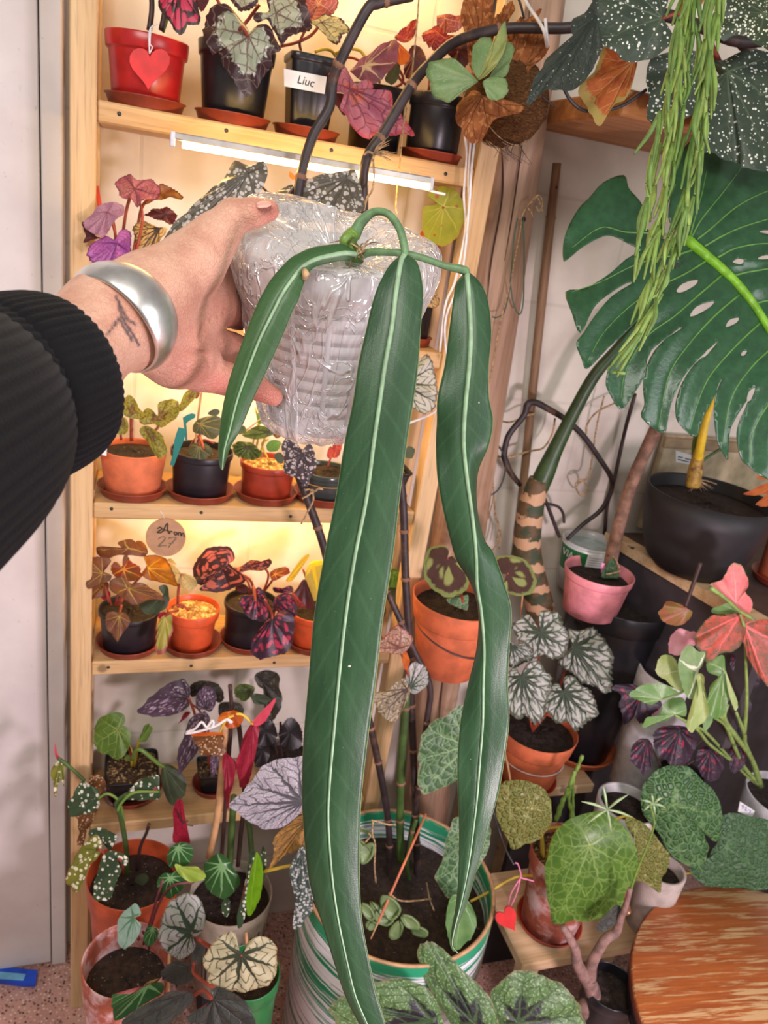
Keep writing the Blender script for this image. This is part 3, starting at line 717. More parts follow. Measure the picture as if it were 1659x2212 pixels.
SRF = [(1003, 590, 1009, 589, 1016, 591, .492, 0, 0), (986, 612, 1010, 608, 1036, 610, .490, 0, 0), (979, 648, 1013, 647, 1053, 646, .489, 0, 0), (970, 717, 1017, 717, 1061, 715, .489, 0, 0), (961, 788, 1014, 788, 1056, 786, .490, 0, 0),
       (945, 858, 1007, 858, 1056, 856, .492, 0, 0), (944, 911, 1003, 911, 1065, 909, .494, .003, 0), (942, 964, 1002, 964, 1056, 962, .496, .003, .003), (945, 1034, 1009, 1034, 1032, 1020, .500, 0, .016),
       (958, 1105, 1019, 1105, 1030, 1096, .504, 0, .020), (973, 1165, 1026, 1165, 1046, 1165, .508, .002, .012), (987, 1210, 1029, 1208, 1066, 1196, .511, .006, .004), (1018, 1262, 1031, 1266, 1090, 1262, .515, .010, 0), (1034, 1323, 1040, 1323, 1105, 1320, .519, .012, 0),
       (1030, 1402, 1046, 1402, 1100, 1400, .524, .008, 0), (1011, 1481, 1044, 1481, 1097, 1478, .529, .004, 0), (995, 1559, 1043, 1559, 1100, 1556, .534, 0, 0), (988, 1640, 1037, 1640, 1090, 1638, .539, 0, 0),
       (989, 1717, 1031, 1717, 1076, 1715, .544, 0, 0), (992, 1780, 1024, 1780, 1058, 1778, .548, 0, 0), (991, 1869, 1012, 1869, 1032, 1867, .554, 0, 0), (986, 1950, 996, 1950, 1009, 1948, .559, 0, 0), (976, 2010, 981, 2010, 986, 2008, .563, 0, 0), (976, 2042, 977, 2042, 979, 2040, .564, 0, 0), (988, 2058, 988, 2058, 988, 2059, .562, 0, 0)]
strap(hold, M['strap'], SRF, waves=.0014, label='right leaf with a twist halfway down')
SLL = [(771, 545, 770, 550, 767, 561, .486, 0, 0), (740, 528, 746, 547, 750, 562, .481, 0, 0), (705, 530, 716, 552, 720, 566, .477, 0, 0), (672, 536, 690, 558, 697, 571, .474, 0, 0), (645, 548, 668, 567, 678, 578, .471, 0, 0), (622, 563, 648, 582, 664, 594, .469, 0, 0), (587, 602, 622, 616, 653, 622, .467, 0, 0), (570, 630, 606, 642, 645, 648, .466, 0, 0),
       (553, 664, 594, 666, 632, 672, .466, 0, 0), (526, 733, 561, 733, 612, 722, .467, 0, 0), (500, 806, 534, 803, 580, 792, .470, 0, 0), (484, 868, 512, 866, 548, 860, .473, 0, 0), (476, 925, 497, 925, 520, 926, .476, 0, 0), (472, 975, 484, 975, 497, 966, .479, 0, 0), (477, 1012, 480, 1015, 482, 1012, .482, 0, 0)]
strap(hold, M['strap_light'], SLL, label='shorter left leaf bending down over the bag')
PG = M['stalk_grey_green']
stem(hold, [at(766, 560, .512), at(752, 524, .497), at(768, 500, .495)], [.0070, .0056, .0045], M['stalk_green'], 'stem', 12)
for P, R in (([at(764, 510, .497), at(780, 480, .494), at(808, 458, .490), at(838, 462, .486), at(862, 492, .483), at(873, 530, .481), at(875, 552, .480)], [.0042, .0036, .0026, .0024, .0025, .0026, .0022]),
             ([at(772, 556, .508), at(800, 545, .496), at(840, 545, .490), at(874, 548, .4875), at(915, 558, .488), at(960, 574, .490), at(1000, 583, .491), at(1010, 592, .492)], [.003, .0026, .0023, .0024, .0022, .0022, .0028, .0022])):
    MB().tube(P, R, 12, 6).mk('petiole', PG, hold)
mb = MB()
for k_ in range(16):
    a = RNG.uniform(0, 6.28); p0 = at(778 + RNG.normal(0, 9), 548 + RNG.normal(0, 7), .499 + RNG.normal(0, .004))
    p1 = p0 + camv(RNG.normal(.004, .012), RNG.normal(0, .005), RNG.normal(0, .004)); mb.tube([p0, (p0 + p1) / 2 + camv(0, -.003, 0), p1], [.0006, .0005, .0002], 5, 3)
mb.mk('root_fibres', M['twine'], hold)
MB().tube([at(748, 540, .492), at(742, 520, .487), at(756, 508, .488), at(768, 512, .489)], [.0015, .0028, .0026, .001], 10, 4).mk('bud_sheath', M['stalk_green'], hold)
MB().tube([at(655, 578, .466), at(660, 592, .466), at(656, 603, .468)], [.001, .0024, .0012], 8, 4).mk('node_bud', M['twine'], hold)
# the bag
from mathutils import noise as MN
bagm = N('clear_plastic'); o_ = bagm.co()
def creaselines(rot, sc, scale, w):
    mp = bagm.n('ShaderNodeMapping'); bagm.put(mp.inputs[0], o_); mp.inputs[2].default_value = rot; mp.inputs[3].default_value = sc
    n_ = bagm.noise(mp.outputs[0], scale, 3, .55, .6); return bagm.step(bagm.m('ABSOLUTE', bagm.m('SUBTRACT', n_, .5)), w, 0.0), n_
k1, f1 = creaselines((.3, .5, .4), (1, 1, .28), 24, .022); k2, f2 = creaselines((.9, -.5, 1.2), (1, 1, .3), 32, .02); k3, f3 = creaselines((0, 1.2, .3), (1, .3, 1), 44, .022)
cre = bagm.m('MAXIMUM', bagm.m('MAXIMUM', k1, k2), bagm.m('MULTIPLY', k3, .7)); cl = bagm.noise(o_, 14, 3, .6, 1.0)
h_ = bagm.m('ADD', bagm.m('MULTIPLY', cre, .55), bagm.m('ADD', bagm.m('MULTIPLY', f1, 1.3), bagm.m('MULTIPLY', f2, 1.1)))
nb_ = bagm.bump(h_, .75, .0055)
gl = bagm.n('ShaderNodeBsdfGlossy'); gl.inputs[0].default_value = (1, 1, 1, 1); gl.inputs['Roughness'].default_value = .07; bagm.put(gl.inputs['Normal'], nb_)
df = bagm.n('ShaderNodeBsdfDiffuse'); df.inputs[0].default_value = c4((250, 248, 250)); bagm.put(df.inputs['Normal'], nb_)
tl = bagm.n('ShaderNodeBsdfTranslucent'); tl.inputs[0].default_value = c4((250, 248, 248)); tp = bagm.n('ShaderNodeBsdfTransparent'); tp.inputs[0].default_value = (.97, .97, .98, 1)
lw = bagm.n('ShaderNodeLayerWeight'); lw.inputs[0].default_value = .35; bagm.put(lw.inputs['Normal'], nb_)
milk = bagm.m('ADD', bagm.m('MULTIPLY', bagm.step(cl, .35, .7), .22), bagm.m('MULTIPLY', cre, .22))
body = bagm.mixs(bagm.m('ADD', milk, .26), tp.outputs[0], bagm.mixs(.30, df.outputs[0], tl.outputs[0]))
body = bagm.mixs(bagm.m('ADD', .12, bagm.m('MULTIPLY', lw.outputs['Facing'], .35), clamp=True), body, gl.outputs[0]); bagm.done(body)
prof = [(.002, -.006), (.028, -.007), (.044, -.004), (.0505, .006), (.0550, .03), (.0612, .06), (.0680, .09), (.0740, .112), (.0755, .124), (.0740, .137), (.0690, .146), (.0610, .149), (.0520, .144), (.0470, .132)]
pc = crom([(a, b_, 0) for a, b_ in prof], 12)[:, :2]; seg = 230
x_, y_, z_ = basis(PA); vb = nrm(EYE - PT); fr = nrm(vb - PA * (vb @ PA)); rt = nrm(np.cross(PA, fr)); rt = rt if rt @ AX[:, 0] > 0 else -rt
HA = np.array([p[1] for p in HP]); HB = np.array([p[3] for p in HP]) - HA; HR0 = np.array([p[2] for p in HP]); HR1 = np.array([p[4] for p in HP])
def hand_d(q):
    t = np.clip(((q - HA) * HB).sum(1) / (HB * HB).sum(1), 0, 1); return float((np.linalg.norm(q - HA - t[:, None] * HB, axis=1) - HR0 - (HR1 - HR0) * t).min()) - .0015
V = np.zeros((len(pc), seg, 3))
for i, (r_, h0) in enumerate(pc):
    for j in range(seg):
        a = 2 * math.pi * j / seg; ca_, sa_ = math.cos(a), math.sin(a)      # a = 0 faces the viewer, pi/2 is right
        hk = max(0, (h0 - .11) / .045)
        h1 = h0 - hk * (.017 * max(0, ca_) + .008 * max(0, sa_)) + hk * .010 * max(0, -sa_) * (1 if sa_ < 0 else 0)
        r_ = r_ * (1 - .55 * max(0, i / len(pc) - .84) / .16 * max(0, .25 - .9 * sa_)); e = ca_ * fr + sa_ * rt; p = B0 + PA * h1 + e * r_
        q = Vector((p[0] * 30, p[1] * 30, p[2] * 17 + p[0] * 9)); w1 = MN.ridged_multi_fractal(q, 1.0, 2.1, 4, 1.0, 2.0) - 1.2
        w2 = MN.noise(Vector(p * 22.0)); w3 = math.sin(a * 23 + 3 * w2) * math.exp(-((h0 - .004) / .016) ** 2)
        am = min(1, .25 + abs(h0 - .06) / .07)
        pv = p + e * (.0022 * w1 * am + .0040 * w2 * am + .0020 * w3) + PA * .003 * w2 * (hk > 0)
        for _ in range(14):
            if hand_d(pv) > .0012: break
            pv = pv - e * .0014
        V[i, j] = pv
n_ = len(pc)
Fc = [(i * seg + j, i * seg + (j + 1) % seg, (i + 1) * seg + (j + 1) % seg, (i + 1) * seg + j) for i in range(n_ - 1) for j in range(seg)]
mk('plastic_bag', V.reshape(-1, 3), Fc, bagm.mat, None, label='crumpled clear plastic bag wrapped round the held plant pot', cat='plastic bag')
# ---------------------------------------------------------------- leaf colours
M['silver_spot'] = leafmat('silver_leaf_spotted_edge', (176, 182, 160), (150, 162, 138), 7, (112, 92, 84), .018, 5, .10, margin=(58, 34, 38), mw=.30, mn=.30, center=(110, 92, 78), cr=.07, spots=(206, 202, 204), ss=230, sr=.46, sin=.60, back=(120, 52, 50))
M['silver_gold'] = leafmat('silver_gold_leaf', (206, 194, 132), (178, 170, 112), 7, (92, 60, 52), .018, 5, .08, margin=(72, 40, 40), mw=.12, mn=.2, back=(150, 60, 44), tr=.35)
M['red_dash'] = leafmat('red_striped_leaf', (58, 30, 32), (46, 26, 28), 7, (52, 26, 30), .03, dash=(186, 52, 84), dn=(1.4, 3.2), dr=.62, back=(150, 30, 50))
M['red_leaf'] = leafmat('red_leaf', (186, 54, 44), (128, 34, 40), 7, (222, 120, 84), .014, 5, .08, margin=(92, 30, 34), mw=.1, back=(176, 50, 40), tr=.4)
M['red_pale'] = leafmat('red_pale_leaf', (176, 92, 80), (150, 66, 66), 7, (214, 160, 120), .014, 5, .08, margin=(110, 40, 44), mw=.08, back=(176, 50, 40), tr=.35)
M['purple_fire'] = leafmat('purple_fire_leaf', (168, 92, 118), (190, 120, 132), 7, (120, 56, 76), .02, 5, .1, center=(206, 110, 80), cr=.34, margin=(190, 84, 96), mw=.08, back=(170, 60, 60), tr=.3)
M['mauve_cream'] = leafmat('mauve_cream_leaf', (148, 88, 92), (118, 62, 74), 7, (206, 176, 132), .03, 0, center=(204, 176, 132), cr=.28, back=(206, 96, 40), tr=.3)
M['orange_leaf'] = leafmat('orange_leaf', (222, 120, 36), (196, 78, 30), 5, (240, 170, 60), .02, tr=.45)
M['dark_red'] = leafmat('dark_red_leaf', (104, 40, 40), (70, 34, 36), 7, (60, 34, 36), .03, 4, .1, tr=.25, back=(150, 40, 40))
M['pink_frill'] = leafmat('pink_leaf', (170, 84, 104), (186, 118, 110), 7, (116, 56, 70), .016, 6, .10, margin=(128, 52, 76), mw=.06, tr=.3, back=(150, 70, 60), speck=(206, 150, 150), spsc=420)
M['lilac_frill'] = leafmat('lilac_leaf', (182, 136, 156), (160, 108, 130), 7, (134, 84, 106), .014, 6, .08, tr=.3, speck=(206, 176, 186), spsc=420)
M['purple_frill'] = leafmat('purple_leaf', (160, 76, 158), (180, 104, 172), 7, (110, 48, 112), .016, 6, .10, margin=(120, 50, 110), mw=.06, tr=.28, speck=(206, 150, 200), spsc=420)
M['cream_vein'] = leafmat('cream_dark_veined_leaf', (206, 172, 110), (178, 142, 88), 7, (60, 44, 32), .05, 4, .16, margin=(80, 48, 34), mw=.05, tr=.3)
M['olive_red'] = leafmat('olive_brown_leaf', (164, 112, 34), (120, 66, 34), 5, (120, 84, 30), .02, margin=(86, 40, 30), mw=.08, tr=.4)
M['grey_speckled'] = leafmat('grey_speckled_leaf', (96, 88, 72), (80, 74, 64), 9, (76, 70, 60), .02, spots=(182, 174, 162), ss=190, sr=.48, speck=(140, 132, 120), spsc=420, spt=.66, tr=0)
M['lime_round'] = leafmat('lime_round_leaf', (176, 182, 62), (156, 168, 58), 9, (202, 206, 110), .014, margin=(186, 150, 70), mw=.03, spots=(176, 112, 56), ss=60, sr=.16, tr=.5)
M['moss_mottled'] = leafmat('lime_mottled_leaf', (158, 156, 62), (132, 138, 54), 7, (124, 122, 52), .02, 4, .1, center=(104, 66, 40), cr=.52, speck=(108, 70, 42), spsc=330, spt=.50, tr=.4, bump=.5)
M['olive_vein'] = leafmat('olive_ridged_leaf', (92, 92, 60), (74, 80, 54), 9, (140, 128, 70), .03, 0, tr=.25, speck=(130, 112, 70), spsc=300)
M['green_fleck'] = leafmat('green_flecked_leaf', (104, 128, 62), (70, 92, 46), 7, (66, 64, 40), .05, 4, .14, margin=(150, 130, 60), mw=.06, tr=.35)
M['green_plain'] = leafmat('green_plain_leaf', (92, 142, 44), (74, 124, 40), 7, (150, 180, 80), .012, 5, .06, tr=.35)
M['brown_gold'] = leafmat('brown_gold_leaf', (132, 88, 52), (112, 70, 58), 7, (190, 168, 72), .014, center=(196, 180, 80), cr=.10, margin=(96, 62, 48), mw=.06, speck=(160, 112, 70), spsc=260, tr=.35, back=(120, 40, 50))
M['gold_leaf'] = leafmat('gold_leaf', (196, 130, 28), (160, 96, 26), 7, (226, 190, 60), .016, center=(232, 206, 70), cr=.1, margin=(126, 76, 34), mw=.08, tr=.45)
M['red_gold'] = leafmat('red_gold_leaf', (150, 62, 40), (112, 82, 38), 7, (216, 150, 60), .03, center=(206, 170, 70), cr=.12, tr=.4)
M['pale_cream'] = leafmat('pale_cream_leaf', (206, 188, 128), (186, 172, 118), 7, (146, 128, 84), .016, 5, .08, tr=.4)
M['lime_pink'] = leafmat('yellow_green_leaf', (176, 172, 82), (156, 158, 74), 5, (206, 200, 120), .02, margin=(178, 96, 96), mw=.12, tr=.4)
M['fire_dash'] = leafmat('dark_red_dashed_leaf', (62, 34, 32), (52, 32, 34), 9, (60, 32, 30), .02, dash=(180, 92, 76), dn=(2.0, 7), dr=.50, margin=(70, 36, 34), mw=.06, tr=.3, back=(130, 36, 36))
M['plum_dash'] = leafmat('plum_dashed_leaf', (54, 34, 46), (66, 40, 58), 9, (48, 28, 40), .02, dash=(178, 56, 84), dn=(1.3, 4), dr=.46, margin=(64, 40, 56), mw=.06, tr=.22, speck=(96, 70, 96), spsc=300)
M['yellow_stripe'] = leafmat('yellow_leaf', (206, 190, 78), (186, 172, 76), 3, (236, 214, 40), .09, tr=.5)
M['plum_spot'] = leafmat('plum_speckled_leaf', (96, 74, 92), (78, 60, 74), 9, (70, 52, 66), .03, dash=(196, 170, 190), dn=(2.2, 9), dr=.42, tr=.2, back=(120, 50, 60))
M['dark_rough'] = leafmat('dark_rough_leaf', (58, 52, 40), (46, 42, 36), 7, (40, 36, 30), .04, dash=(104, 94, 80), dn=(2.4, 9), dr=.3, bump=.7, tr=.12)
M['black_leaf'] = leafmat('black_leaf', (34, 30, 32), (44, 36, 36), 7, (28, 24, 26), .03, tr=.06)
M['round_green'] = leafmat('round_green_leaf', (102, 132, 52), (84, 112, 44), 7, (140, 164, 84), .016, 4, .06, tr=.3)
M['dull_green'] = leafmat('dull_green_leaf', (66, 78, 52), (52, 62, 44), 7, (84, 96, 66), .012, tr=.15)
M['red_under'] = leafmat('red_underside_leaf', (170, 38, 62), (142, 30, 50), 7, (126, 24, 44), .02, 6, .1, tr=.3, speck=(200, 90, 110), spsc=300, spt=.66, spec=.3)
M['pink_bud'] = leafmat('pink_young_leaf', (222, 84, 104), (206, 70, 92), 5, (190, 60, 80), .02, tr=.3)
M['brown_spot'] = leafmat('brown_spotted_leaf', (126, 80, 42), (104, 66, 36), 5, (92, 60, 34), .02, spots=(206, 176, 140), ss=240, sr=.34, tr=.25)
M['dotted'] = leafmat('white_dotted_leaf', (62, 82, 52), (50, 70, 46), 7, (46, 62, 42), .02, spots=(226, 226, 206), ss=135, sr=.38, tr=.18, back=(130, 60, 62))
M['dotted_olive'] = leafmat('olive_dotted_leaf', (132, 132, 50), (112, 118, 46), 7, (96, 104, 44), .02, spots=(232, 226, 190), ss=140, sr=.42, margin=(128, 86, 48), mw=.03, tr=.3)
M['silver_dark'] = leafmat('silver_dark_veined_leaf', (186, 184, 178), (168, 170, 158), 9, (58, 66, 54), .045, 5, .13, 1.8, margin=(84, 62, 58), mw=.04, tr=.2, speck=(206, 204, 200), spsc=500)
def cp(x0, y0, s, pts): return [(x0 + x / s, y0 + y / s) for x, y in pts]
R1 = lambda p: cp(150, 0, 3.016, p)
R2 = lambda p: cp(600, 0, 2.765, p)
R4 = lambda p: cp(150, 330, 3.016, p)
R6 = lambda p: cp(460, 400, 2.592, p)
Q1 = lambda p: cp(150, 820, 2.911, p)
Q2 = lambda p: cp(150, 1100, 2.911, p)
Q3 = lambda p: cp(90, 1420, 2.72, p)
Q4 = lambda p: cp(90, 1750, 2.72, p)
Z0, Z1, Z2, Z3, Z4 = ZS
SAU = .0036
def LP(root, mat, poly, A, T, Y, tr=None, **k):
    f = tr or (lambda p: p); return leaf(root, M[mat], f([A])[0], f([T])[0], None, poly=f(poly), Y=Y, **k)
def LS(root, mat, A, T, w, Y, shape='cord', tr=None, s=1.0, **k):
    if tr: A, T = tr([A])[0], tr([T])[0]; w = w / s
    return leaf(root, M[mat], A, T, w, shape, Y=Y, **k)
YC = 1.250
def heart_poly(cx, cy, w, h, rot=0, n=26):
    t = np.linspace(0, 2 * math.pi, n, endpoint=False); x = 16 * np.sin(t) ** 3; y = -(13 * np.cos(t) - 5 * np.cos(2 * t) - 2 * np.cos(3 * t) - np.cos(4 * t))
    x = x / 32 * w; y = (y + 2.5) / 29 * h; c, s_ = math.cos(rot), math.sin(rot)
    return [(cx + a * c - b_ * s_, cy + a * s_ + b_ * c) for a, b_ in zip(x, y)]
def slab(name, poly, Y, th, mat, parent=None, g=(0, 0), d=None, **k):
    """A flat piece with real thickness whose outline is given at depth Y (or d)."""
    O = np.array(poly, float); c = O.mean(0); n = len(O); d0 = d or dY(c[0], c[1], Y); flat = d is None and g == (0, 0)
    Pf = np.array([onY(x, y, Y) if flat else at(x, y, d0 + g[0] * (x - c[0]) / 100 + g[1] * (y - c[1]) / 100) for x, y in O]); nn = nrm(np.cross(Pf[1] - Pf[0], Pf[n // 2] - Pf[0]))
    if nn @ (EYE - Pf[0]) < 0: nn = -nn
    V = np.vstack([Pf, Pf - nn * th]); tri = delaunay_2d_cdt([Vector(p) for p in O], [], [list(range(n))], 1, 1e-6)
    f0 = [tuple(f) for f in tri[2]]
    Fc = f0 + [tuple(i + n for i in f[::-1]) for f in f0] + [(i, (i + 1) % n, (i + 1) % n + n, i + n) for i in range(n)]
    o = mk(name, V, Fc, mat, parent, smooth=False, **k)
    return o
def font(name, txt, pos, right, up, size, mat, parent, shear=0.0, depth=.0002, **k):
    cu = bpy.data.curves.new(name, 'FONT'); cu.body = txt; cu.size = size; cu.align_x = 'CENTER'; cu.align_y = 'CENTER'; cu.extrude = depth; cu.shear = shear
    t = bpy.data.objects.new(name, cu); COL.objects.link(t); bpy.context.view_layer.update()
    me = bpy.data.meshes.new_from_object(t.evaluated_get(bpy.context.evaluated_depsgraph_get()))
    V = np.array([v.co for v in me.vertices]); Fc = [tuple(p.vertices) for p in me.polygons]
    bpy.data.objects.remove(t); bpy.data.curves.remove(cu); bpy.data.meshes.remove(me)
    r_ = nrm(right); u_ = nrm(np.asarray(up) - r_ * (np.asarray(up) @ r_)); nn = np.cross(r_, u_)
    return mk(name, np.asarray(pos) + V[:, :1] * r_ + V[:, 1:2] * u_ + V[:, 2:3] * nn, Fc, mat, parent, smooth=False, **k)
def strokes(name, lines, Y, r_, mat, parent, g=None, **k):
    mb = MB()
    for ln in lines: mb.tube([onY(x, y, Y) for x, y in ln], r_, 6, 4)
    return mb.mk(name, mat, parent, **k)

# ================================================================ top shelf
t = potted('potted_begonia', 'begonia in bright red plastic pot at the left end of the top shelf', 'potted plant', (305, 205), (307, 80), 178, 138, YC, M['red_pot'], Z0 + SAU, .24, .004)
saucer(t, 176, 'rust saucer under the bright red pot on the top shelf')
for P in ([(322, 66), (328, 20), (326, -40)], [(348, 66), (356, 20), (352, -30)]): stem(t, [onY(x, y, YC) for x, y in P], .0036, M['stalk_dark'])
stem(t, [onY(x, y, YC + .01) for x, y in [(352, 70), (364, 30), (372, -30)]], .002, M['stalk_green'])
LP(t, 'red_dash', [(570, -20), (585, 40), (610, 80), (640, 120), (690, 192), (722, 200), (745, 180), (770, 150), (830, 142), (842, 110), (835, 50), (810, -60), (700, -110), (620, -90)], (715, -70), (715, 200), 1.19, R1, cup=-.2, pleat=.10, serr=.03, g=(0, .004))
ht = thing('heart_tag', onY(323, 140, 1.178), 'red wooden heart tag hanging on the red pot at the end of the top shelf', 'tag', 'red heart tags')
slab('heart', heart_poly(323, 134, 88, 92, .05), 1.190, .0025, M['red_paint'], ht)
MB().tube([onY(x, y, 1.188) for x, y in [(323, 116), (322, 90), (323, 66), (330, 56), (342, 52)]], .0009, 6, 4).tube([onY(x, y, 1.188) for x, y in [(323, 116), (329, 102), (324, 94), (326, 62)]], .0008, 6, 4).mk('string', M['string_white'], ht)

t = potted('potted_begonia', 'silver begonia with dark spotted leaf edges in a black pot on the top shelf', 'potted plant', (503, 252), (507, 98), 168, 128, YC, M['black'], Z0 + SAU, .2)
saucer(t, 168, 'rust saucer under the black pot of the silver spotted begonia')
LP(t, 'silver_spot', [(1165, 190), (1150, 150), (1080, 70), (1040, 30), (985, 8), (925, 20), (885, 80), (875, 160), (880, 225), (900, 290), (930, 338), (962, 308), (985, 370), (1020, 430), (1060, 500), (1110, 570), (1150, 600), (1188, 572), (1232, 520), (1290, 430), (1316, 380), (1310, 340), (1372, 312), (1340, 250), (1310, 170), (1270, 140), (1215, 152)], (1165, 235), (1150, 600), 1.165, R1, wave=.07, wk=6, pleat=.10, serr=.035, sk=34, cup=-.15, pet=[(520, 60), (505, 110, 1.07)], pr=4)
LP(t, 'silver_spot', [(1300, 60), (1270, 80), (1220, 90), (1196, 110), (1240, 142), (1292, 132), (1322, 182), (1350, 232), (1380, 278), (1425, 232), (1500, 222), (1565, 180), (1555, 100), (1545, 40), (1500, -40), (1360, -60), (1290, -10)], (1345, 85), (1380, 278), 1.21, R1, wave=.08, wk=6, pleat=.10, serr=.06, sk=30)
LP(t, 'silver_spot', [(1040, -60), (1060, 10), (1100, 60), (1150, 70), (1200, 40), (1230, -10), (1220, -90), (1120, -120)], (1130, -40), (1150, 70), 1.235, R1, wave=.08, serr=.07, sk=24)
LP(t, 'dark_red', [(830, -30), (835, 30), (860, 70), (890, 40), (910, -20), (870, -60)], (870, -30), (860, 70), 1.22, R1, serr=.07, sk=20)
for P in ([(520, 100), (525, 60), (538, 40), (560, 10)], [(500, 102), (492, 50), (470, 0), (450, -40)]): stem(t, [onY(x, y, YC) for x, y in P], .0024, M['petiole'])

t = potted('potted_begonia', 'begonia in square ribbed black pot with a handwritten white tape label, on the top shelf', 'potted plant', (662, 272), (661, 122), 130, 92, YC, M['black'], Z0 + SAU, .1, sq=9, rib=(44, .008))
saucer(t, 150, 'rust saucer under the square black pot with a tape label')
Pb = PINFO[t.name][0]; yf = Pb[1] - PINFO[t.name][2] * .93
def pt(x, y, yy): return onY(x, y, yy)
lb = slab('tape_label', [(613, 148), (706, 166), (701, 203), (614, 186)], yf - .0012, .0006, M['paper'], t, label='white tape label')
cL = onY(660, 176, yf - .0016); font('lettering', 'Liuc', cL, (1, 0, -.05), (0, 0, 1), .0150, M['ink'], lb, .18)
LP(t, 'red_pale', [(640, -20), (650, 15), (668, 28), (672, 46), (692, 40), (712, 32), (724, 20), (730, 2), (712, -26), (676, -40)], (688, 8), (672, 46), 1.25, serr=.07, sk=24, wave=.08, pleat=.12)
LP(t, 'silver_gold', [(676, 44), (672, 52), (690, 62), (704, 76), (709, 88), (727, 92), (739, 76), (756, 72), (748, 54), (727, 36), (701, 33), (684, 40)], (694, 48), (756, 72), 1.22, serr=.07, sk=26, wave=.1, pleat=.10)
stem(t, [onY(x, y, YC) for x, y in [(606, 100), (640, 92), (672, 76), (692, 52)]], .0022, M['petiole'])
stem(t, [onY(x, y, YC) for x, y in [(650, 110), (648, 90), (662, 60), (684, 14)]], .002, M['petiole'])
for P in ([(680, 112), (700, 106), (716, 110), (726, 122)], [(725, 116), (745, 106), (775, 108), (788, 122)]): stem(t, [onY(x, y, YC) for x, y in P], .0023, M['stalk_yellow'])

t = potted('potted_begonia', 'begonia with a large drooping purple leaf in a low black pot, top shelf', 'potted plant', (806, 312), (812, 188), 128, 108, 1.285, M['black'], Z0 + .001, .2)
LP(t, 'purple_fire', [(350, 392), (318, 410), (305, 440), (330, 485), (345, 555), (395, 560), (372, 640), (410, 690), (430, 740), (470, 782), (522, 812), (620, 800), (660, 816), (740, 790), (806, 796), (760, 730), (732, 670), (690, 634), (668, 556), (600, 545), (560, 585), (568, 515), (522, 478), (472, 500), (440, 460), (400, 402)], (430, 530), (806, 797), 1.175, R2, wave=.10, wk=7, pleat=.16, serr=.03, g=(.006, .01))
LP(t, 'mauve_cream', [(430, 430), (470, 380), (530, 330), (600, 280), (705, 228), (718, 300), (712, 372), (650, 442), (590, 496), (500, 482)], (520, 395), (705, 230), 1.2, R2, wave=.1, pleat=.14, g=(.01, 0))
LP(t, 'red_leaf', [(700, 222), (752, 170), (832, 114), (818, 200), (780, 252), (722, 242)], (765, 235), (832, 114), 1.25, R2, serr=.07, sk=22, wave=.1)
LP(t, 'orange_leaf', [(705, 250), (760, 290), (792, 340), (742, 392), (708, 352)], (720, 270), (742, 392), 1.24, R2)
LP(t, 'dark_red', [(755, 400), (800, 280), (860, 290), (886, 380), (850, 450), (780, 470)], (820, 330), (800, 470), 1.26, R2, serr=.07, sk=22, wave=.1)
LP(t, 'dull_green', [(640, 470), (700, 370), (730, 390), (720, 470), (680, 505)], (715, 380), (660, 500), 1.24, R2)
LP(t, 'dark_red', [(335, 560), (420, 570), (440, 620), (400, 690), (345, 620)], (420, 580), (350, 640), 1.2, R2)
for P in ([(820, 186), (815, 160), (770, 128), (740, 124)], [(850, 190), (868, 180), (868, 160), (838, 120)], [(880, 186), (862, 168), (858, 150)]): stem(t, [onY(x, y, 1.275) for x, y in P], .002, M['petiole'])

t = potted('potted_begonia', 'red leaved begonia in a black pot beside the log, end of top shelf', 'potted plant', (936, 328), (940, 206), 128, 112, YC + .004, M['black'], Z0 + SAU, .2)
saucer(t, 138, 'rust saucer at the right end of the top shelf beside the log')
LP(t, 'red_pale', [(950, 100), (990, 85), (1050, 95), (1095, 88), (1104, 150), (1040, 192), (970, 190)], (1000, 110), (1040, 192), 1.26, R2, serr=.08, sk=26, wave=.12, pleat=.1)
LP(t, 'red_leaf', [(865, 205), (920, 165), (960, 158), (1000, 215), (1112, 218), (1100, 262), (1000, 302), (920, 290)], (960, 200), (920, 292), 1.24, R2, serr=.08, sk=26, wave=.12, pleat=.1)
LP(t, 'dark_red', [(975, 300), (1050, 288), (1130, 250), (1135, 380), (1090, 400), (1040, 340)], (1080, 300), (1130, 390), 1.25, R2, serr=.07, wave=.1)
LP(t, 'red_leaf', [(1000, 250), (1060, 240), (1112, 262), (1060, 300), (1000, 300)], (1050, 262), (1000, 300), 1.27, R2, serr=.07, wave=.1)
for P in ([(926, 196), (934, 130), (958, 76), (962, 42)], [(932, 196), (940, 150), (946, 110), (948, 74)], [(960, 196), (985, 150), (990, 110)]): stem(t, [onY(x, y, YC) for x, y in P], .002, M['petiole'])

# ================================================================ shelf behind the hand
t = potted('potted_begonia', 'pink and purple frilly begonia by the left post, above the silver bracelet', 'potted plant', (262, 690), (262, 590), 130, 108, 1.262, M['black'], Z1 + .001, .2)
LP(t, 'pink_frill', [(300, 200), (330, 160), (400, 150), (440, 178), (520, 170), (570, 210), (592, 255), (540, 300), (480, 315), (440, 348), (400, 300), (340, 290), (320, 240)], (425, 235), (440, 348), 1.19, R4, serr=.06, sk=40, wave=.14, wk=6, pleat=.22, nv=9, pet=[(308, 470), (290, 560)])
LP(t, 'olive_red', [(490, 330), (560, 280), (590, 210), (640, 220), (700, 252), (732, 300), (650, 292), (560, 312)], (590, 270), (732, 300), 1.2, R4, serr=.07, sk=24, wave=.15)
LP(t, 'lilac_frill', [(100, 450), (150, 390), (200, 340), (290, 325), (350, 345), (350, 400), (300, 440), (260, 500), (210, 545), (150, 520), (110, 490)], (245, 385), (210, 545), 1.175, R4, serr=.025, sk=34, wave=.08, pleat=.1, nv=9, pet=[(248, 500), (256, 560)])
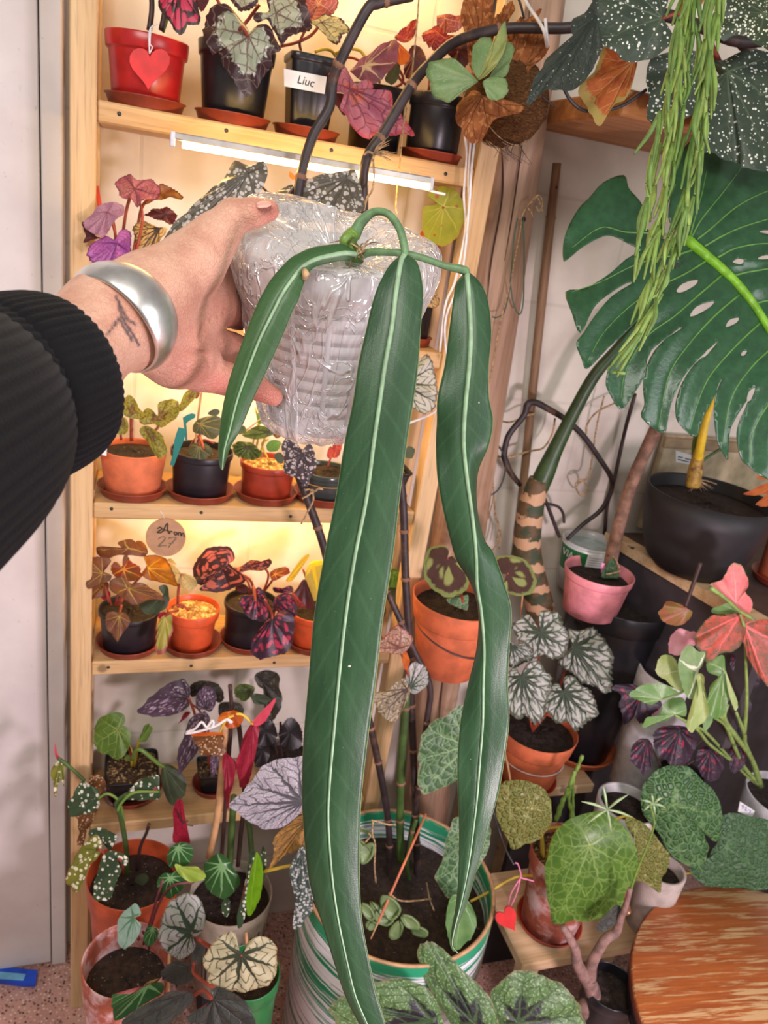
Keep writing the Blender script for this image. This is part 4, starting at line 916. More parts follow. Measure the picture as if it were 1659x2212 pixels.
LP(t, 'purple_frill', [(130, 680), (150, 600), (190, 560), (240, 540), (300, 572), (330, 510), (372, 500), (402, 560), (400, 640), (370, 730), (300, 725), (240, 742), (180, 735)], (308, 590), (240, 742), 1.16, R4, serr=.07, sk=44, wave=.14, wk=7, pleat=.24, nv=9, g=(0, -.004))
LP(t, 'cream_vein', [(430, 470), (480, 440), (540, 480), (632, 490), (600, 560), (560, 640), (500, 697), (450, 640), (428, 540)], (585, 490), (490, 697), 1.195, R4, serr=.07, sk=30, wave=.1, pleat=.2, nv=9)
LP(t, 'dark_red', [(490, 400), (570, 366), (640, 360), (702, 412), (660, 462), (600, 440), (530, 420)], (620, 400), (702, 412), 1.2, R4, serr=.08, sk=24, wave=.2, pleat=.1)
LP(t, 'dark_red', [(80, 460), (110, 455), (170, 540), (200, 550), (150, 570), (90, 585), (105, 540)], (150, 545), (85, 585), 1.185, R4, wave=.1)
for P in ([(258, 600), (264, 520), (274, 450), (289, 408)], [(280, 600), (296, 500), (306, 450), (320, 430)], [(246, 600), (250, 520), (243, 470)]): stem(t, [onY(x, y, 1.23) for x, y in P], .0022, M['petiole'])
tg = thing('plant_label', onY(215, 440, 1.2), 'orange plastic plant label standing by the left post above the bracelet', 'plant label')
slab('label_stick', [(204, 402), (213, 401), (222, 452), (230, 520), (222, 520)], 1.215, .001, plain('label_orange', (226, 72, 34), .4), tg, label='orange plastic stick')

t = potted('potted_begonia', 'begonia with one round lime leaf behind the bag by the right post', 'potted plant', (906, 735), (906, 640), 80, 66, 1.26, M['black'], Z1 + SAU, .2)
saucer(t, 96, 'rust saucer beside the right post behind the held bag')
LP(t, 'lime_round', [(1255, 110), (1200, 60), (1262, 20), (1330, 18), (1388, 70), (1406, 170), (1380, 270), (1322, 330), (1262, 346), (1200, 320), (1172, 230), (1180, 130)], (1290, 120), (1262, 346), 1.225, R6, serr=.01, pleat=.05, cup=.1, pet=[(948, 530), (942, 560), (925, 640)], pr=4)
LP(t, 'orange_leaf', [(1160, 270), (1190, 250), (1215, 300), (1180, 320)], (1190, 260), (1180, 320), 1.24, R6)
LP(t, 'cream_vein', [(1150, 560), (1230, 590), (1270, 640), (1240, 690), (1180, 660)], (1190, 590), (1240, 690), 1.24, R6)
t = potted('potted_begonia', 'begonia behind the bag whose dark veined silver leaf hangs beside the long leaf', 'potted plant', (800, 720), (800, 630), 110, 90, 1.262, M['black'], Z1 + .001, .2)
LP(t, 'silver_dark', [(1050, 1010), (1120, 1000), (1195, 952), (1225, 1000), (1238, 1080), (1252, 1150), (1236, 1232), (1180, 1275), (1115, 1245), (1040, 1200)], (1060, 1110), (1240, 1220), 1.15, R6, serr=.06, sk=26, wave=.1, pleat=.14, nv=9, pet=[(860, 790), (810, 640, 1.32)])
# ================================================================ third shelf
t = potted('potted_begonia', 'mottled lime begonia in a terracotta pot with a white sticker, beside the black sleeve', 'potted plant', (271, 1072), (275, 966), 140, 112, YC, M['terracotta'], Z2 + SAU, 0)
saucer(t, 156, 'rust saucer under the stickered terracotta pot below the sleeve')
yf = PINFO[t.name][0][1] - PINFO[t.name][2]
slab('sticker', [(207, 962), (231, 968), (230, 985), (206, 979)], yf + .006, .0006, M['paper'], t, label='small white sticker')
LP(t, 'moss_mottled', [(350, 120), (380, 100), (412, 130), (440, 180), (470, 220), (430, 245), (380, 240), (340, 215), (320, 160)], (400, 200), (345, 120), 1.2, Q1, serr=.05, sk=28, wave=.15, pleat=.15, pet=[(284, 930)])
LP(t, 'moss_mottled', [(560, 230), (520, 190), (480, 180), (450, 215), (445, 265), (480, 285), (530, 280), (570, 300), (620, 275), (675, 245), (690, 200), (680, 140), (640, 124), (590, 135), (555, 165)], (560, 240), (680, 140), 1.195, Q1, serr=.03, sk=28, wave=.15, pleat=.14, pet=[(340, 925), (310, 945)])
LP(t, 'moss_mottled', [(480, 290), (530, 310), (580, 350), (605, 410), (605, 470), (570, 498), (530, 460), (500, 400), (450, 345), (445, 310)], (500, 320), (580, 498), 1.18, Q1, serr=.03, sk=24, wave=.12, pleat=.12)
LP(t, 'moss_mottled', [(300, 250), (350, 240), (372, 300), (350, 340), (290, 335), (270, 290)], (340, 260), (285, 335), 1.21, Q1, serr=.04, wave=.1)
stem(t, [onY(x, y, YC) for x, y in [(284, 952), (284, 900), (287, 884)]], .003, M['petiole'])
stem(t, [onY(x, y, YC + .01) for x, y in [(262, 950), (256, 900), (262, 880)]], .002, M['petiole'])

t = potted('potted_begonia', 'olive begonia in a black round pot tied with a teal ribbon, third shelf', 'potted plant', (430, 1083), (432, 970), 134, 112, YC, M['pot_dark'], Z2 + SAU, .16)
saucer(t, 152, 'rust saucer under the black pot with a teal ribbon')
LP(t, 'olive_vein', [(770, 300), (790, 260), (840, 235), (900, 225), (950, 240), (970, 290), (950, 340), (890, 372), (830, 345), (780, 330)], (820, 280), (890, 372), 1.2, Q1, pleat=.16, nv=9, cup=-.2, pet=[(432, 960)])
LP(t, 'olive_vein', [(745, 440), (760, 410), (800, 395), (850, 400), (890, 430), (885, 470), (850, 498), (800, 500), (760, 480)], (815, 420), (820, 502), 1.185, Q1, pleat=.16, nv=9, cup=-.2, pet=[(432, 945), (440, 970, 1.19)])
LP(t, 'moss_mottled', [(690, 180), (705, 120), (740, 70), (780, 60), (800, 90), (780, 130), (740, 170), (700, 202)], (785, 80), (690, 200), 1.22, Q1, wave=.1)
LP(t, 'brown_gold', [(760, 80), (800, 60), (820, 90), (800, 120), (780, 110)], (790, 80), (820, 100), 1.23, Q1)
LP(t, 'dull_green', [(870, 210), (910, 185), (945, 195), (930, 225), (890, 225)], (890, 220), (945, 190), 1.23, Q1)
stem(t, [onY(x, y, YC - .01) for x, y in [(421, 966), (428, 900), (436, 840)]], .0018, M['stick'])
for P in ([(424, 966), (432, 940), (440, 918)], [(432, 968), (440, 950), (462, 958)], [(410, 966), (420, 950), (430, 940)]): stem(t, [onY(x, y, YC) for x, y in P], .0018, M['petiole'])
rb = thing('ribbon_tag', onY(380, 995, 1.19), 'teal ribbon tied to a stake in the black pot on the third shelf', 'ribbon')
tealm = leafmat('ribbon_teal', (34, 140, 116), (40, 128, 134), 3, tr=.3, spec=.5)
for poly in ([(685, 300), (735, 310), (720, 380), (690, 450), (665, 520), (655, 545), (632, 535), (650, 470), (660, 380)], [(712, 240), (740, 222), (770, 212), (795, 218), (790, 240), (750, 262), (722, 290)]):
    pp = Q1(poly); slab('ribbon', pp, 1.19 if poly[0][0] < 700 else 1.215, .0006, tealm, rb)
slab('ribbon_loop', Q1([(712, 240), (726, 244), (738, 300), (742, 390), (728, 380), (722, 310)]), 1.2, .0006, tealm, rb)

t = potted('potted_begonia', 'flecked green begonia in a rust brown plastic pot, third shelf', 'potted plant', (571, 1094), (572, 995), 122, 104, YC, M['plastic_rust'], Z2 + SAU, .2, soil='soil_pumice')
saucer(t, 142, 'rust saucer under the rust brown plastic pot')
LP(t, 'green_fleck', [(1090, 350), (1130, 310), (1190, 290), (1250, 300), (1300, 330), (1260, 355), (1200, 375), (1130, 370)], (1260, 330), (1095, 352), 1.2, Q1, wave=.15, pleat=.1)
LP(t, 'green_plain', [(1240, 410), (1260, 385), (1300, 380), (1330, 400), (1310, 445), (1270, 455), (1240, 440)], (1320, 395), (1250, 450), 1.19, Q1)
LP(t, 'green_fleck', [(1040, 400), (1090, 390), (1150, 400), (1180, 430), (1210, 460), (1180, 495), (1120, 500), (1060, 480), (1030, 450)], (1120, 420), (1100, 500), 1.19, Q1, serr=.07, sk=40, wave=.3, wk=9, pleat=.1)
LP(t, 'brown_gold', [(1280, 320), (1320, 305), (1340, 340), (1310, 370), (1280, 350)], (1300, 320), (1310, 370), 1.21, Q1)
LP(t, 'green_plain', [(1180, 220), (1220, 200), (1225, 260), (1190, 280)], (1200, 220), (1200, 280), 1.24, Q1)
LP(t, 'green_fleck', [(1060, 300), (1100, 290), (1110, 330), (1070, 345), (1050, 330)], (1090, 300), (1060, 345), 1.21, Q1)
LP(t, 'dull_green', [(1290, 470), (1330, 460), (1350, 500), (1330, 530), (1300, 510)], (1320, 465), (1320, 530), 1.19, Q1)
for P in ([(548, 990), (560, 930), (552, 880)], [(560, 990), (576, 930), (590, 880)], [(580, 994), (566, 960), (580, 948)], [(540, 990), (556, 920), (580, 895)]): stem(t, [onY(x, y, YC) for x, y in P], .0018, M['stalk_yellow'])
stem(t, [onY(x, y, YC - .02) for x, y in [(530, 930), (560, 908), (581, 891)]], .0012, M['stick'])

t = potted('potted_begonia', 'red seedling in a dark see-through pot with a yellow band, third shelf', 'potted plant', (694, 1102), (696, 1012), 116, 100, YC, plain('plastic_smoke', (58, 66, 64), .2, bump=0), Z2 + SAU, .2)
saucer(t, 136, 'rust saucer half hidden behind the longest strap leaf, third shelf')
Pb, H, Rt, Rb, slv = PINFO[t.name]
MB().lathe([(Rb + (Rt - Rb) * .62 + .0004, H * .62), (Rb + (Rt - Rb) * .62 + .0016, H * .635), (Rb + (Rt - Rb) * .66 + .0004, H * .65)], Pb, 40).mk('rubber_band', plain('band', (190, 140, 60), .6), t, label='thin yellow band')
LP(t, 'red_leaf', [(715, 985), (722, 955), (738, 930), (742, 945), (732, 985)], (722, 985), (740, 932), 1.24, wave=.1)
LP(t, 'red_leaf', [(706, 985), (712, 965), (722, 972), (716, 990)], (714, 988), (712, 965), 1.23)
stem(t, [onY(x, y, YC) for x, y in [(708, 1010), (714, 990), (722, 975)]], .0018, M['petiole'])
t = potted('potted_moss_plant', 'tapered square dark pot with bright yellow green moss beside the right post, third shelf', 'potted plant', (886, 1108), (890, 1012), 88, 44, 1.25, M['black_matt'], Z2 + SAU, .1, sq=7)
saucer(t, 84, 'rust saucer under the square mossy pot by the right post')
mm = plain('moss_yellow', (168, 168, 44), .95, .3, 120, 1.0, 300)
Pb, H, Rt, Rb, slv = PINFO[t.name]
mb = MB()
for _ in range(70):
    a, q = RNG.uniform(0, 6.28), math.sqrt(RNG.uniform(0, 1)) * Rt * .8; c = Pb + np.array([q * math.cos(a), q * math.sin(a), slv + .001]); rr = RNG.uniform(.002, .0042)
    mb.lathe([(.0003, rr * 1.6), (rr * .8, rr * 1.0), (rr, 0), (rr * .6, -rr)], c, 7)
mb.mk('moss', mm, t, kind='stuff')
LP(t, 'dull_green', [(872, 985), (880, 965), (896, 970), (890, 990)], (880, 988), (890, 966), 1.24)

# kraft paper disc under the third shelf
t = thing('paper_tag', onY(358, 1200, 1.195), 'round kraft paper tag with handwriting on the front edge of the third shelf', 'tag')
slab('disc', [(358 + 43.5 * math.cos(a), 1161 + 41 * math.sin(a)) for a in np.linspace(0, 2 * math.pi, 40, endpoint=False)], 1.1975, .0012, M['kraft'], t)
hw = [[(340, 1142), (346, 1139), (350, 1142), (344, 1147), (340, 1150), (346, 1151), (352, 1147), (360, 1132), (363, 1133), (362, 1142), (364, 1152)], [(352, 1147), (358, 1145), (366, 1148)], [(366, 1153), (369, 1148), (373, 1149)], [(380, 1149), (376, 1151), (379, 1156), (383, 1152), (380, 1149)], [(385, 1157), (386, 1151), (390, 1151), (391, 1158)], [(392, 1158), (394, 1152), (397, 1153), (398, 1160)]]
strokes('handwriting', hw, 1.1966, .0009, M['ink'], t)
pen = [[(342, 1165), (347, 1161), (355, 1160), (357, 1164), (350, 1172), (342, 1180), (350, 1179), (360, 1179)], [(364, 1163), (374, 1161), (381, 1162), (372, 1172), (364, 1183)], [(364, 1174), (376, 1173)]]
strokes('pencil_number', pen, 1.1966, .0006, plain('graphite', (110, 96, 84), .6, bump=0), t)
stem(t, [onY(x, y, 1.1985) for x, y in [(356, 1124), (352, 1112), (345, 1104)]], .0006, M['string_white'], 'string')

# ================================================================ fourth shelf
t = potted('potted_begonia', 'bushy bronze and gold begonia in a black pot, left on the fourth shelf', 'potted plant', (253, 1424), (250, 1313), 130, 106, YC, M['pot_dark'], Z3 + SAU, .14)
saucer(t, 140, 'rust saucer at the left end of the fourth shelf')
def mapl(mat, A, T, w, Y, **k): return LS(t, mat, A, T, w, Y, 'maple', Q2, 2.911, serr=.02, sk=40, wave=.1, pleat=.18, nv=7, **k)
LP(t, 'brown_gold', [(330, 250), (300, 215), (345, 192), (400, 190), (440, 225), (490, 260), (470, 300), (400, 290), (300, 290), (240, 310), (175, 290), (175, 240), (240, 235)], (370, 245), (180, 260), 1.25, Q2, wave=.1, pleat=.12)
LP(t, 'gold_leaf', [(485, 350), (470, 300), (520, 285), (580, 300), (625, 325), (650, 400), (690, 485), (620, 470), (550, 455), (490, 440), (455, 400)], (492, 372), (690, 487), 1.225, Q2, wave=.1, pleat=.14, pet=[(255, 1300)])
LP(t, 'red_gold', [(330, 360), (290, 330), (265, 370), (280, 420), (330, 440), (390, 450), (450, 420), (430, 360), (390, 330), (345, 290)], (340, 378), (450, 420), 1.205, Q2, serr=.06, sk=24, wave=.15, pleat=.16)
LP(t, 'brown_gold', [(215, 385), (260, 330), (220, 300), (150, 300), (105, 320), (70, 385), (110, 420), (110, 500), (180, 480), (240, 460), (262, 420)], (207, 405), (75, 388), 1.195, Q2, wave=.1, pleat=.14, pet=[(235, 1300)])
LP(t, 'brown_gold', [(120, 440), (200, 450), (250, 470), (230, 540), (160, 560), (110, 580), (95, 520)], (215, 465), (110, 580), 1.21, Q2, wave=.12, pleat=.14)
LP(t, 'brown_gold', [(385, 470), (340, 430), (290, 430), (250, 460), (250, 510), (300, 545), (360, 580), (410, 605), (470, 580), (530, 570), (592, 576), (560, 530), (500, 490), (440, 462)], (367, 497), (592, 577), 1.165, Q2, wave=.1, pleat=.16, g=(.006, 0), cup=-.15, pet=[(262, 1300)])
LP(t, 'dull_green', [(560, 490), (610, 480), (628, 530), (620, 600), (580, 640), (500, 665), (450, 630), (440, 590), (520, 590), (600, 560)], (590, 540), (470, 660), 1.18, Q2, wave=.1, pleat=.08)
LP(t, 'brown_gold', [(310, 650), (280, 645), (240, 650), (225, 690), (235, 750), (270, 790), (305, 832), (330, 780), (370, 740), (378, 690), (350, 650)], (312, 672), (305, 834), 1.16, Q2, serr=.03, sk=24, wave=.08, pleat=.14, pet=[(262, 1308, 1.30)])
LP(t, 'olive_red', [(420, 200), (460, 205), (490, 250), (470, 270), (430, 225)], (430, 205), (485, 262), 1.27, Q2)
LP(t, 'red_under', [(180, 530), (230, 500), (260, 540), (220, 570)], (240, 510), (190, 555), 1.21, Q2)
for P in ([(240, 1308), (230, 1270), (220, 1240)], [(255, 1308), (270, 1290), (276, 1272)], [(255, 1308), (268, 1260), (266, 1232)], [(250, 1308), (290, 1260), (318, 1230)], [(248, 1308), (268, 1240), (276, 1188)]): stem(t, [onY(x, y, YC) for x, y in P], .002, M['petiole'])

t = potted('potted_begonia', 'small cream leaved cutting in an orange plastic pot of pumice grit, fourth shelf', 'potted plant', (411, 1422), (420, 1310), 114, 84, YC - .005, M['plastic_orange'], Z3 + SAU, .26, .004, soil='soil_pumice')
saucer(t, 132, 'rust saucer under the orange pot of pumice grit')
LP(t, 'pale_cream', [(690, 400), (660, 350), (600, 338), (580, 370), (600, 410), (640, 450), (680, 462), (720, 500), (770, 510), (800, 480), (795, 440), (760, 415), (720, 400)], (705, 405), (785, 505), 1.21, Q2, wave=.1, pleat=.08, pet=[(386, 1270), (384, 1305)])
LP(t, 'pale_cream', [(610, 320), (640, 310), (675, 350), (640, 340)], (620, 318), (672, 348), 1.23, Q2)
LP(t, 'lime_pink', [(570, 690), (610, 660), (645, 670), (652, 740), (630, 820), (600, 890), (560, 920), (540, 880), (545, 800), (550, 740)], (600, 675), (555, 920), 1.165, Q2, wave=.14, wk=7, pet=[(370, 1322), (385, 1318, 1.30)])
LP(t, 'red_under', [(560, 660), (600, 645), (615, 670), (570, 692)], (600, 650), (565, 690), 1.17, Q2)
for P in ([(384, 1312), (392, 1305), (408, 1318)], [(372, 1312), (380, 1306), (396, 1314)]): stem(t, [onY(x, y, YC - .02) for x, y in P], .0022, M['petiole'])

t = potted('potted_begonia', 'dark begonia with salmon dashed leaves in a black pot, third pot on the fourth shelf', 'potted plant', (532, 1415), (536, 1297), 116, 100, YC, M['pot_dark'], Z3 + SAU, .14)
saucer(t, 122, 'rust saucer under the black pot of the dashed dark leaves')
LP(t, 'fire_dash', [(950, 400), (870, 460), (810, 480), (780, 420), (780, 360), (820, 300), (860, 250), (910, 238), (990, 238), (1025, 270), (1035, 320), (1000, 340), (1050, 380), (1090, 410), (1100, 460), (1040, 490), (960, 520), (880, 510), (820, 500)], (960, 370), (800, 430), 1.20, Q2, wave=.16, wk=6, pleat=.14, serr=.03, sk=40, nv=9, pet=[(538, 1250), (550, 1290)])
LP(t, 'fire_dash', [(1080, 360), (1140, 320), (1220, 330), (1260, 310), (1265, 350), (1220, 385), (1130, 385), (1060, 400), (1030, 370)], (1120, 360), (1265, 320), 1.23, Q2, wave=.15, pleat=.14, nv=9)
LP(t, 'red_gold', [(1260, 400), (1310, 370), (1370, 365), (1385, 400), (1330, 430), (1280, 450)], (1290, 410), (1385, 375), 1.25, Q2, wave=.15, pleat=.14)
LP(t, 'plum_dash', [(1150, 540), (1185, 490), (1230, 530), (1258, 600), (1250, 670), (1210, 705), (1160, 695), (1110, 660), (1070, 600), (1090, 545)], (1175, 540), (1180, 704), 1.16, Q2, wave=.1, pleat=.2, nv=9, serr=.02, pet=[(548, 1268), (552, 1300, 1.29)])
LP(t, 'plum_dash', [(1280, 690), (1300, 655), (1350, 640), (1400, 680), (1410, 760), (1390, 860), (1330, 920), (1260, 930), (1190, 940), (1140, 915), (1145, 830), (1190, 760), (1240, 700)], (1275, 690), (1160, 925), 1.135, Q2, wave=.08, pleat=.2, nv=9, serr=.02, cup=-.2, pet=[(586, 1322), (572, 1296, 1.27)])
LP(t, 'plum_dash', [(1290, 560), (1340, 530), (1400, 540), (1425, 600), (1430, 660), (1390, 690), (1320, 650), (1280, 620)], (1300, 570), (1425, 640), 1.18, Q2, wave=.1, pleat=.16, nv=9)
LP(t, 'plum_dash', [(1280, 490), (1330, 500), (1390, 480), (1405, 520), (1340, 530), (1290, 520)], (1360, 500), (1285, 495), 1.21, Q2, wave=.2)
LP(t, 'dark_red', [(1040, 500), (1090, 470), (1130, 500), (1100, 530)], (1070, 490), (1100, 530), 1.2, Q2)
for P in ([(540, 1292), (538, 1262), (522, 1240)], [(550, 1292), (548, 1270), (556, 1286)], [(556, 1292), (572, 1270), (580, 1240), (566, 1222)], [(560, 1290), (578, 1268), (592, 1248)]): stem(t, [onY(x, y, YC) for x, y in P], .0022, M['petiole'])

t = potted('potted_begonia', 'yellow and maroon young plant in a pot half hidden behind the longest leaf', 'potted plant', (668, 1424), (672, 1314), 120, 96, YC - .01, M['plastic_orange'], Z3 + SAU, .2, .0035)
saucer(t, 126, 'rust saucer half hidden behind the longest strap leaf, fourth shelf')
LP(t, 'yellow_stripe', [(1360, 450), (1400, 390), (1450, 320), (1500, 278), (1508, 295), (1480, 340), (1440, 400), (1400, 450)], (1375, 450), (1504, 285), 1.24, Q2)
LP(t, 'yellow_stripe', [(1510, 335), (1560, 320), (1620, 340), (1620, 500), (1560, 575), (1520, 560), (1490, 480), (1485, 400)], (1530, 345), (1570, 570), 1.22, Q2, cup=.2)
LP(t, 'dark_red', [(1430, 500), (1480, 440), (1530, 560), (1545, 620), (1480, 625), (1430, 580), (1400, 540)], (1480, 455), (1500, 625), 1.2, Q2, wave=.1)
LP(t, 'red_leaf', [(1400, 520), (1440, 560), (1490, 620), (1440, 615), (1410, 570)], (1410, 530), (1480, 618), 1.19, Q2)
stem(t, [onY(x, y, YC) for x, y in [(655, 1308), (662, 1260), (655, 1230)]], .002, M['petiole'])
t = potted('potted_begonia', 'green plant in a black pot showing between the two long strap leaves, fourth shelf', 'potted plant', (842, 1400), (846, 1310), 92, 76, YC, M['pot_dark'], Z3 + .001, .14)
LP(t, 'green_plain', [(835, 1240), (850, 1228), (868, 1240), (868, 1262), (850, 1270), (836, 1262)], (852, 1235), (846, 1270), 1.24, wave=.1)
LP(t, 'dull_green', [(840, 1270), (866, 1266), (872, 1290), (850, 1300)], (855, 1270), (850, 1300), 1.23)

# ================================================================ lowest shelf
t = potted('potted_begonia', 'round leaved green begonia in a square black pot, left end of the lowest shelf', 'potted plant', (281, 1768), (280, 1655), 128, 92, 1.285, M['black'], Z4 + SAU, .1, sq=9, soil='soil_gritty')
saucer(t, 136, 'rust saucer under the square black pot on the lowest shelf, left')
LP(t, 'round_green', [(455, 395), (482, 390), (480, 355), (450, 328), (400, 330), (340, 360), (305, 420), (305, 500), (340, 560), (390, 585), (435, 605), (480, 575), (515, 520), (515, 450), (490, 410)], (450, 425), (430, 607), 1.2, Q3, wave=.06, wk=5, pleat=.08, cup=-.12, serr=.015, pet=[(276, 1608), (285, 1640, 1.42)])
LP(t, 'round_green', [(590, 440), (600, 405), (630, 392), (650, 415), (640, 450), (610, 495), (575, 495), (570, 470)], (580, 490), (640, 400), 1.23, Q3, wave=.12, pleat=.1)
LP(t, 'dull_green', [(705, 650), (740, 635), (790, 660), (840, 720), (845, 780), (810, 850), (770, 875), (730, 840), (705, 770), (695, 700)], (720, 645), (770, 876), 1.175, Q3, cup=-.2, pleat=.06, pet=[(340, 1648), (300, 1618), (285, 1640, 1.42)], pr=4.5, pmat=M['stalk_green'])
LP(t, 'round_green', [(485, 600), (500, 575), (540, 580), (520, 610)], (490, 600), (540, 582), 1.24, Q3)
for P in ([(285, 1655), (284, 1625), (272, 1600)], [(290, 1655), (300, 1600), (305, 1598)]): stem(t, [onY(x, y, 1.28) for x, y in P], .003, M['stalk_yellow'])

t = potted('potted_begonia', 'plum begonia with pale flecked leaves in a square black pot, middle of the lowest shelf', 'potted plant', (455, 1752), (450, 1655), 84, 58, 1.275, M['black'], Z4 + SAU, .12, sq=9, soil='soil_gritty')
saucer(t, 92, 'rust saucer under the square black pot, middle of the lowest shelf')
LP(t, 'plum_spot', [(860, 260), (870, 200), (850, 150), (825, 128), (760, 150), (690, 190), (630, 240), (590, 290), (540, 325), (600, 340), (680, 355), (760, 345), (820, 320), (862, 290)], (860, 235), (540, 325), 1.20, Q3, pleat=.12, nv=9, cup=-.15, pet=[(420, 1540), (440, 1620)])
LP(t, 'plum_spot', [(960, 320), (930, 330), (895, 340), (860, 380), (835, 460), (800, 540), (795, 620), (800, 700), (840, 650), (900, 580), (940, 500), (965, 430), (985, 370)], (955, 340), (800, 700), 1.17, Q3, pleat=.12, nv=9, cup=-.15)
LP(t, 'plum_spot', [(960, 310), (915, 300), (905, 250), (930, 190), (970, 170), (1010, 185), (1028, 230), (1020, 280), (990, 320)], (965, 305), (975, 170), 1.21, Q3, pleat=.1, nv=9)
LP(t, 'dark_rough', [(870, 170), (920, 140), (990, 140), (1050, 170), (1070, 220), (1050, 270), (1000, 240), (930, 220), (880, 230)], (900, 200), (1070, 230), 1.25, Q3, wave=.06)
LP(t, 'dark_rough', [(1040, 280), (1090, 260), (1160, 270), (1190, 320), (1160, 400), (1100, 420), (1050, 360)], (1080, 280), (1120, 420), 1.26, Q3, wave=.06)
LP(t, 'red_under', [(815, 370), (840, 325), (875, 322), (850, 355), (805, 388)], (865, 325), (805, 388), 1.22, Q3)
LP(t, 'plum_spot', [(990, 590), (1020, 570), (1050, 580), (1030, 660), (1000, 710), (990, 650)], (1025, 580), (1000, 710), 1.2, Q3)
for P in ([(452, 1660), (446, 1600), (434, 1540), (412, 1520)], [(456, 1660), (452, 1600), (446, 1550)]): stem(t, [onY(x, y, 1.27) for x, y in P], .0022, M['petiole'])
t = potted('potted_begonia', 'near black crinkled begonia in a black pot, right side of the lowest shelf', 'potted plant', (606, 1740), (604, 1640), 118, 94, 1.285, M['black'], Z4 + .001, .14)
LP(t, 'dark_rough', [(1275, 170), (1250, 120), (1270, 90), (1320, 75), (1370, 85), (1400, 120), (1395, 170), (1410, 220), (1405, 300), (1370, 360), (1310, 370), (1330, 300), (1320, 220), (1300, 190)], (1300, 150), (1360, 365), 1.24, Q3, wave=.06, pleat=.12)
LP(t, 'green_fleck', [(1130, 190), (1160, 160), (1210, 155), (1250, 180), (1230, 230), (1180, 260), (1140, 230)], (1230, 190), (1140, 230), 1.25, Q3, wave=.2)
LP(t, 'dull_green', [(1230, 220), (1290, 215), (1350, 245), (1310, 275), (1250, 270)], (1240, 240), (1350, 248), 1.23, Q3, wave=.1)
for po, A, T in (([(1260, 420), (1310, 370), (1370, 400), (1380, 470), (1330, 520), (1270, 500)], (1310, 430), (1370, 480)), ([(1400, 420), (1450, 360), (1500, 380), (1530, 440), (1520, 520), (1450, 540), (1400, 490)], (1460, 440), (1440, 540)), ([(1240, 530), (1290, 500), (1340, 530), (1320, 620), (1260, 640)], (1300, 540), (1280, 630))):
    LP(t, 'black_leaf', po, A, T, 1.23, Q3, wave=.15, serr=.05, sk=24)
for P in ([(600, 1640), (590, 1580), (580, 1500)], [(610, 1640), (606, 1600), (606, 1560)]): stem(t, [onY(x, y, 1.28) for x, y in P], .0025, M['stalk_dark'])
# ---------------------------------------------------------------- colours of the lower plants
M['silver_big'] = leafmat('silver_ribbed_leaf', (176, 168, 178), (150, 144, 154), 11, (84, 82, 86), .032, 6, .12, 1.9, speck=(206, 200, 206), spsc=420, spt=.5, bump=.6, tr=.15)
M['gold_under'] = leafmat('gold_ribbed_leaf', (190, 144, 72), (160, 120, 70), 9, (116, 88, 52), .03, 6, .12, speck=(216, 184, 120), spsc=320, bump=.6, tr=.35)
M['grey_hang'] = leafmat('grey_green_speckled_leaf', (72, 86, 78), (60, 74, 66), 9, (56, 66, 58), .02, spots=(184, 184, 180), ss=230, sr=.5, tr=.15)
M['plum_grey'] = leafmat('plum_grey_speckled_leaf', (74, 62, 66), (62, 52, 56), 9, (58, 46, 50), .03, spots=(182, 170, 172), ss=230, sr=.52, tr=.15)
M['pinkish_net'] = leafmat('pinkish_netted_leaf', (178, 128, 112), (156, 130, 104), 9, (120, 70, 62), .03, 5, .14, speck=(206, 176, 160), spsc=300, spt=.5, bump=.5, tr=.3, margin=(150, 60, 56), mw=.06)
M['khaki_net'] = leafmat('khaki_netted_leaf', (160, 146, 112), (136, 122, 100), 9, (84, 66, 58), .03, 5, .14, speck=(196, 186, 160), spsc=300, spt=.5, bump=.5, tr=.25)
M['net_green'] = leafmat('pale_netted_leaf', (74, 108, 66), (62, 92, 62), 7, (134, 166, 118), .022, 4, .07, 1.2, bull=.5, bulls=70, tr=.18, margin=(126, 110, 80), mw=.02)
M['pale_green'] = leafmat('pale_green_leaf', (112, 150, 88), (92, 132, 76), 5, (150, 180, 124), .02, tr=.25)
M['melon'] = leafmat('watermelon_striped_leaf', (52, 96, 46), (42, 82, 40), 9, (126, 168, 112), .045, 0, tr=.2, rough=.28, back=(150, 70, 70))
M['melon_pale'] = leafmat('pale_striped_leaf', (146, 172, 154), (126, 156, 138), 9, (84, 124, 92), .04, 0, tr=.2, rough=.3)
M['lime_leaf'] = leafmat('lime_young_leaf', (172, 194, 84), (150, 182, 66), 5, (190, 206, 110), .015, tr=.35, rough=.3)
M['bright_green'] = leafmat('bright_green_leaf', (122, 176, 26), (96, 150, 24), 3, (150, 190, 60), .02, tr=.4, rough=.35)
M['silver_net'] = leafmat('silver_leaf_dark_net', (176, 172, 172), (152, 158, 142), 9, (48, 66, 50), .05, 5, .13, 1.7, margin=(112, 100, 84), mw=.03, tr=.15, speck=(196, 194, 194), spsc=500)
M['cream_net'] = leafmat('cream_leaf_dark_net', (196, 186, 150), (176, 170, 134), 9, (56, 62, 44), .045, 5, .12, 1.7, margin=(170, 140, 92), mw=.035, tr=.2, speck=(206, 202, 180), spsc=500)
M['dusky'] = leafmat('dusky_dark_leaf', (62, 64, 56), (50, 52, 48), 7, (46, 44, 40), .02, 4, .1, tr=.1, bump=.5, back=(96, 40, 46))
M['rex_green'] = leafmat('green_leaf_dark_heart', (92, 124, 72), (78, 108, 62), 9, (62, 84, 52), .02, 6, .12, center=(40, 36, 44), cr=.56, margin=(112, 116, 76), mw=.04, mn=.06, speck=(150, 176, 128), spsc=260, spt=.54, bump=.6, tr=.12)
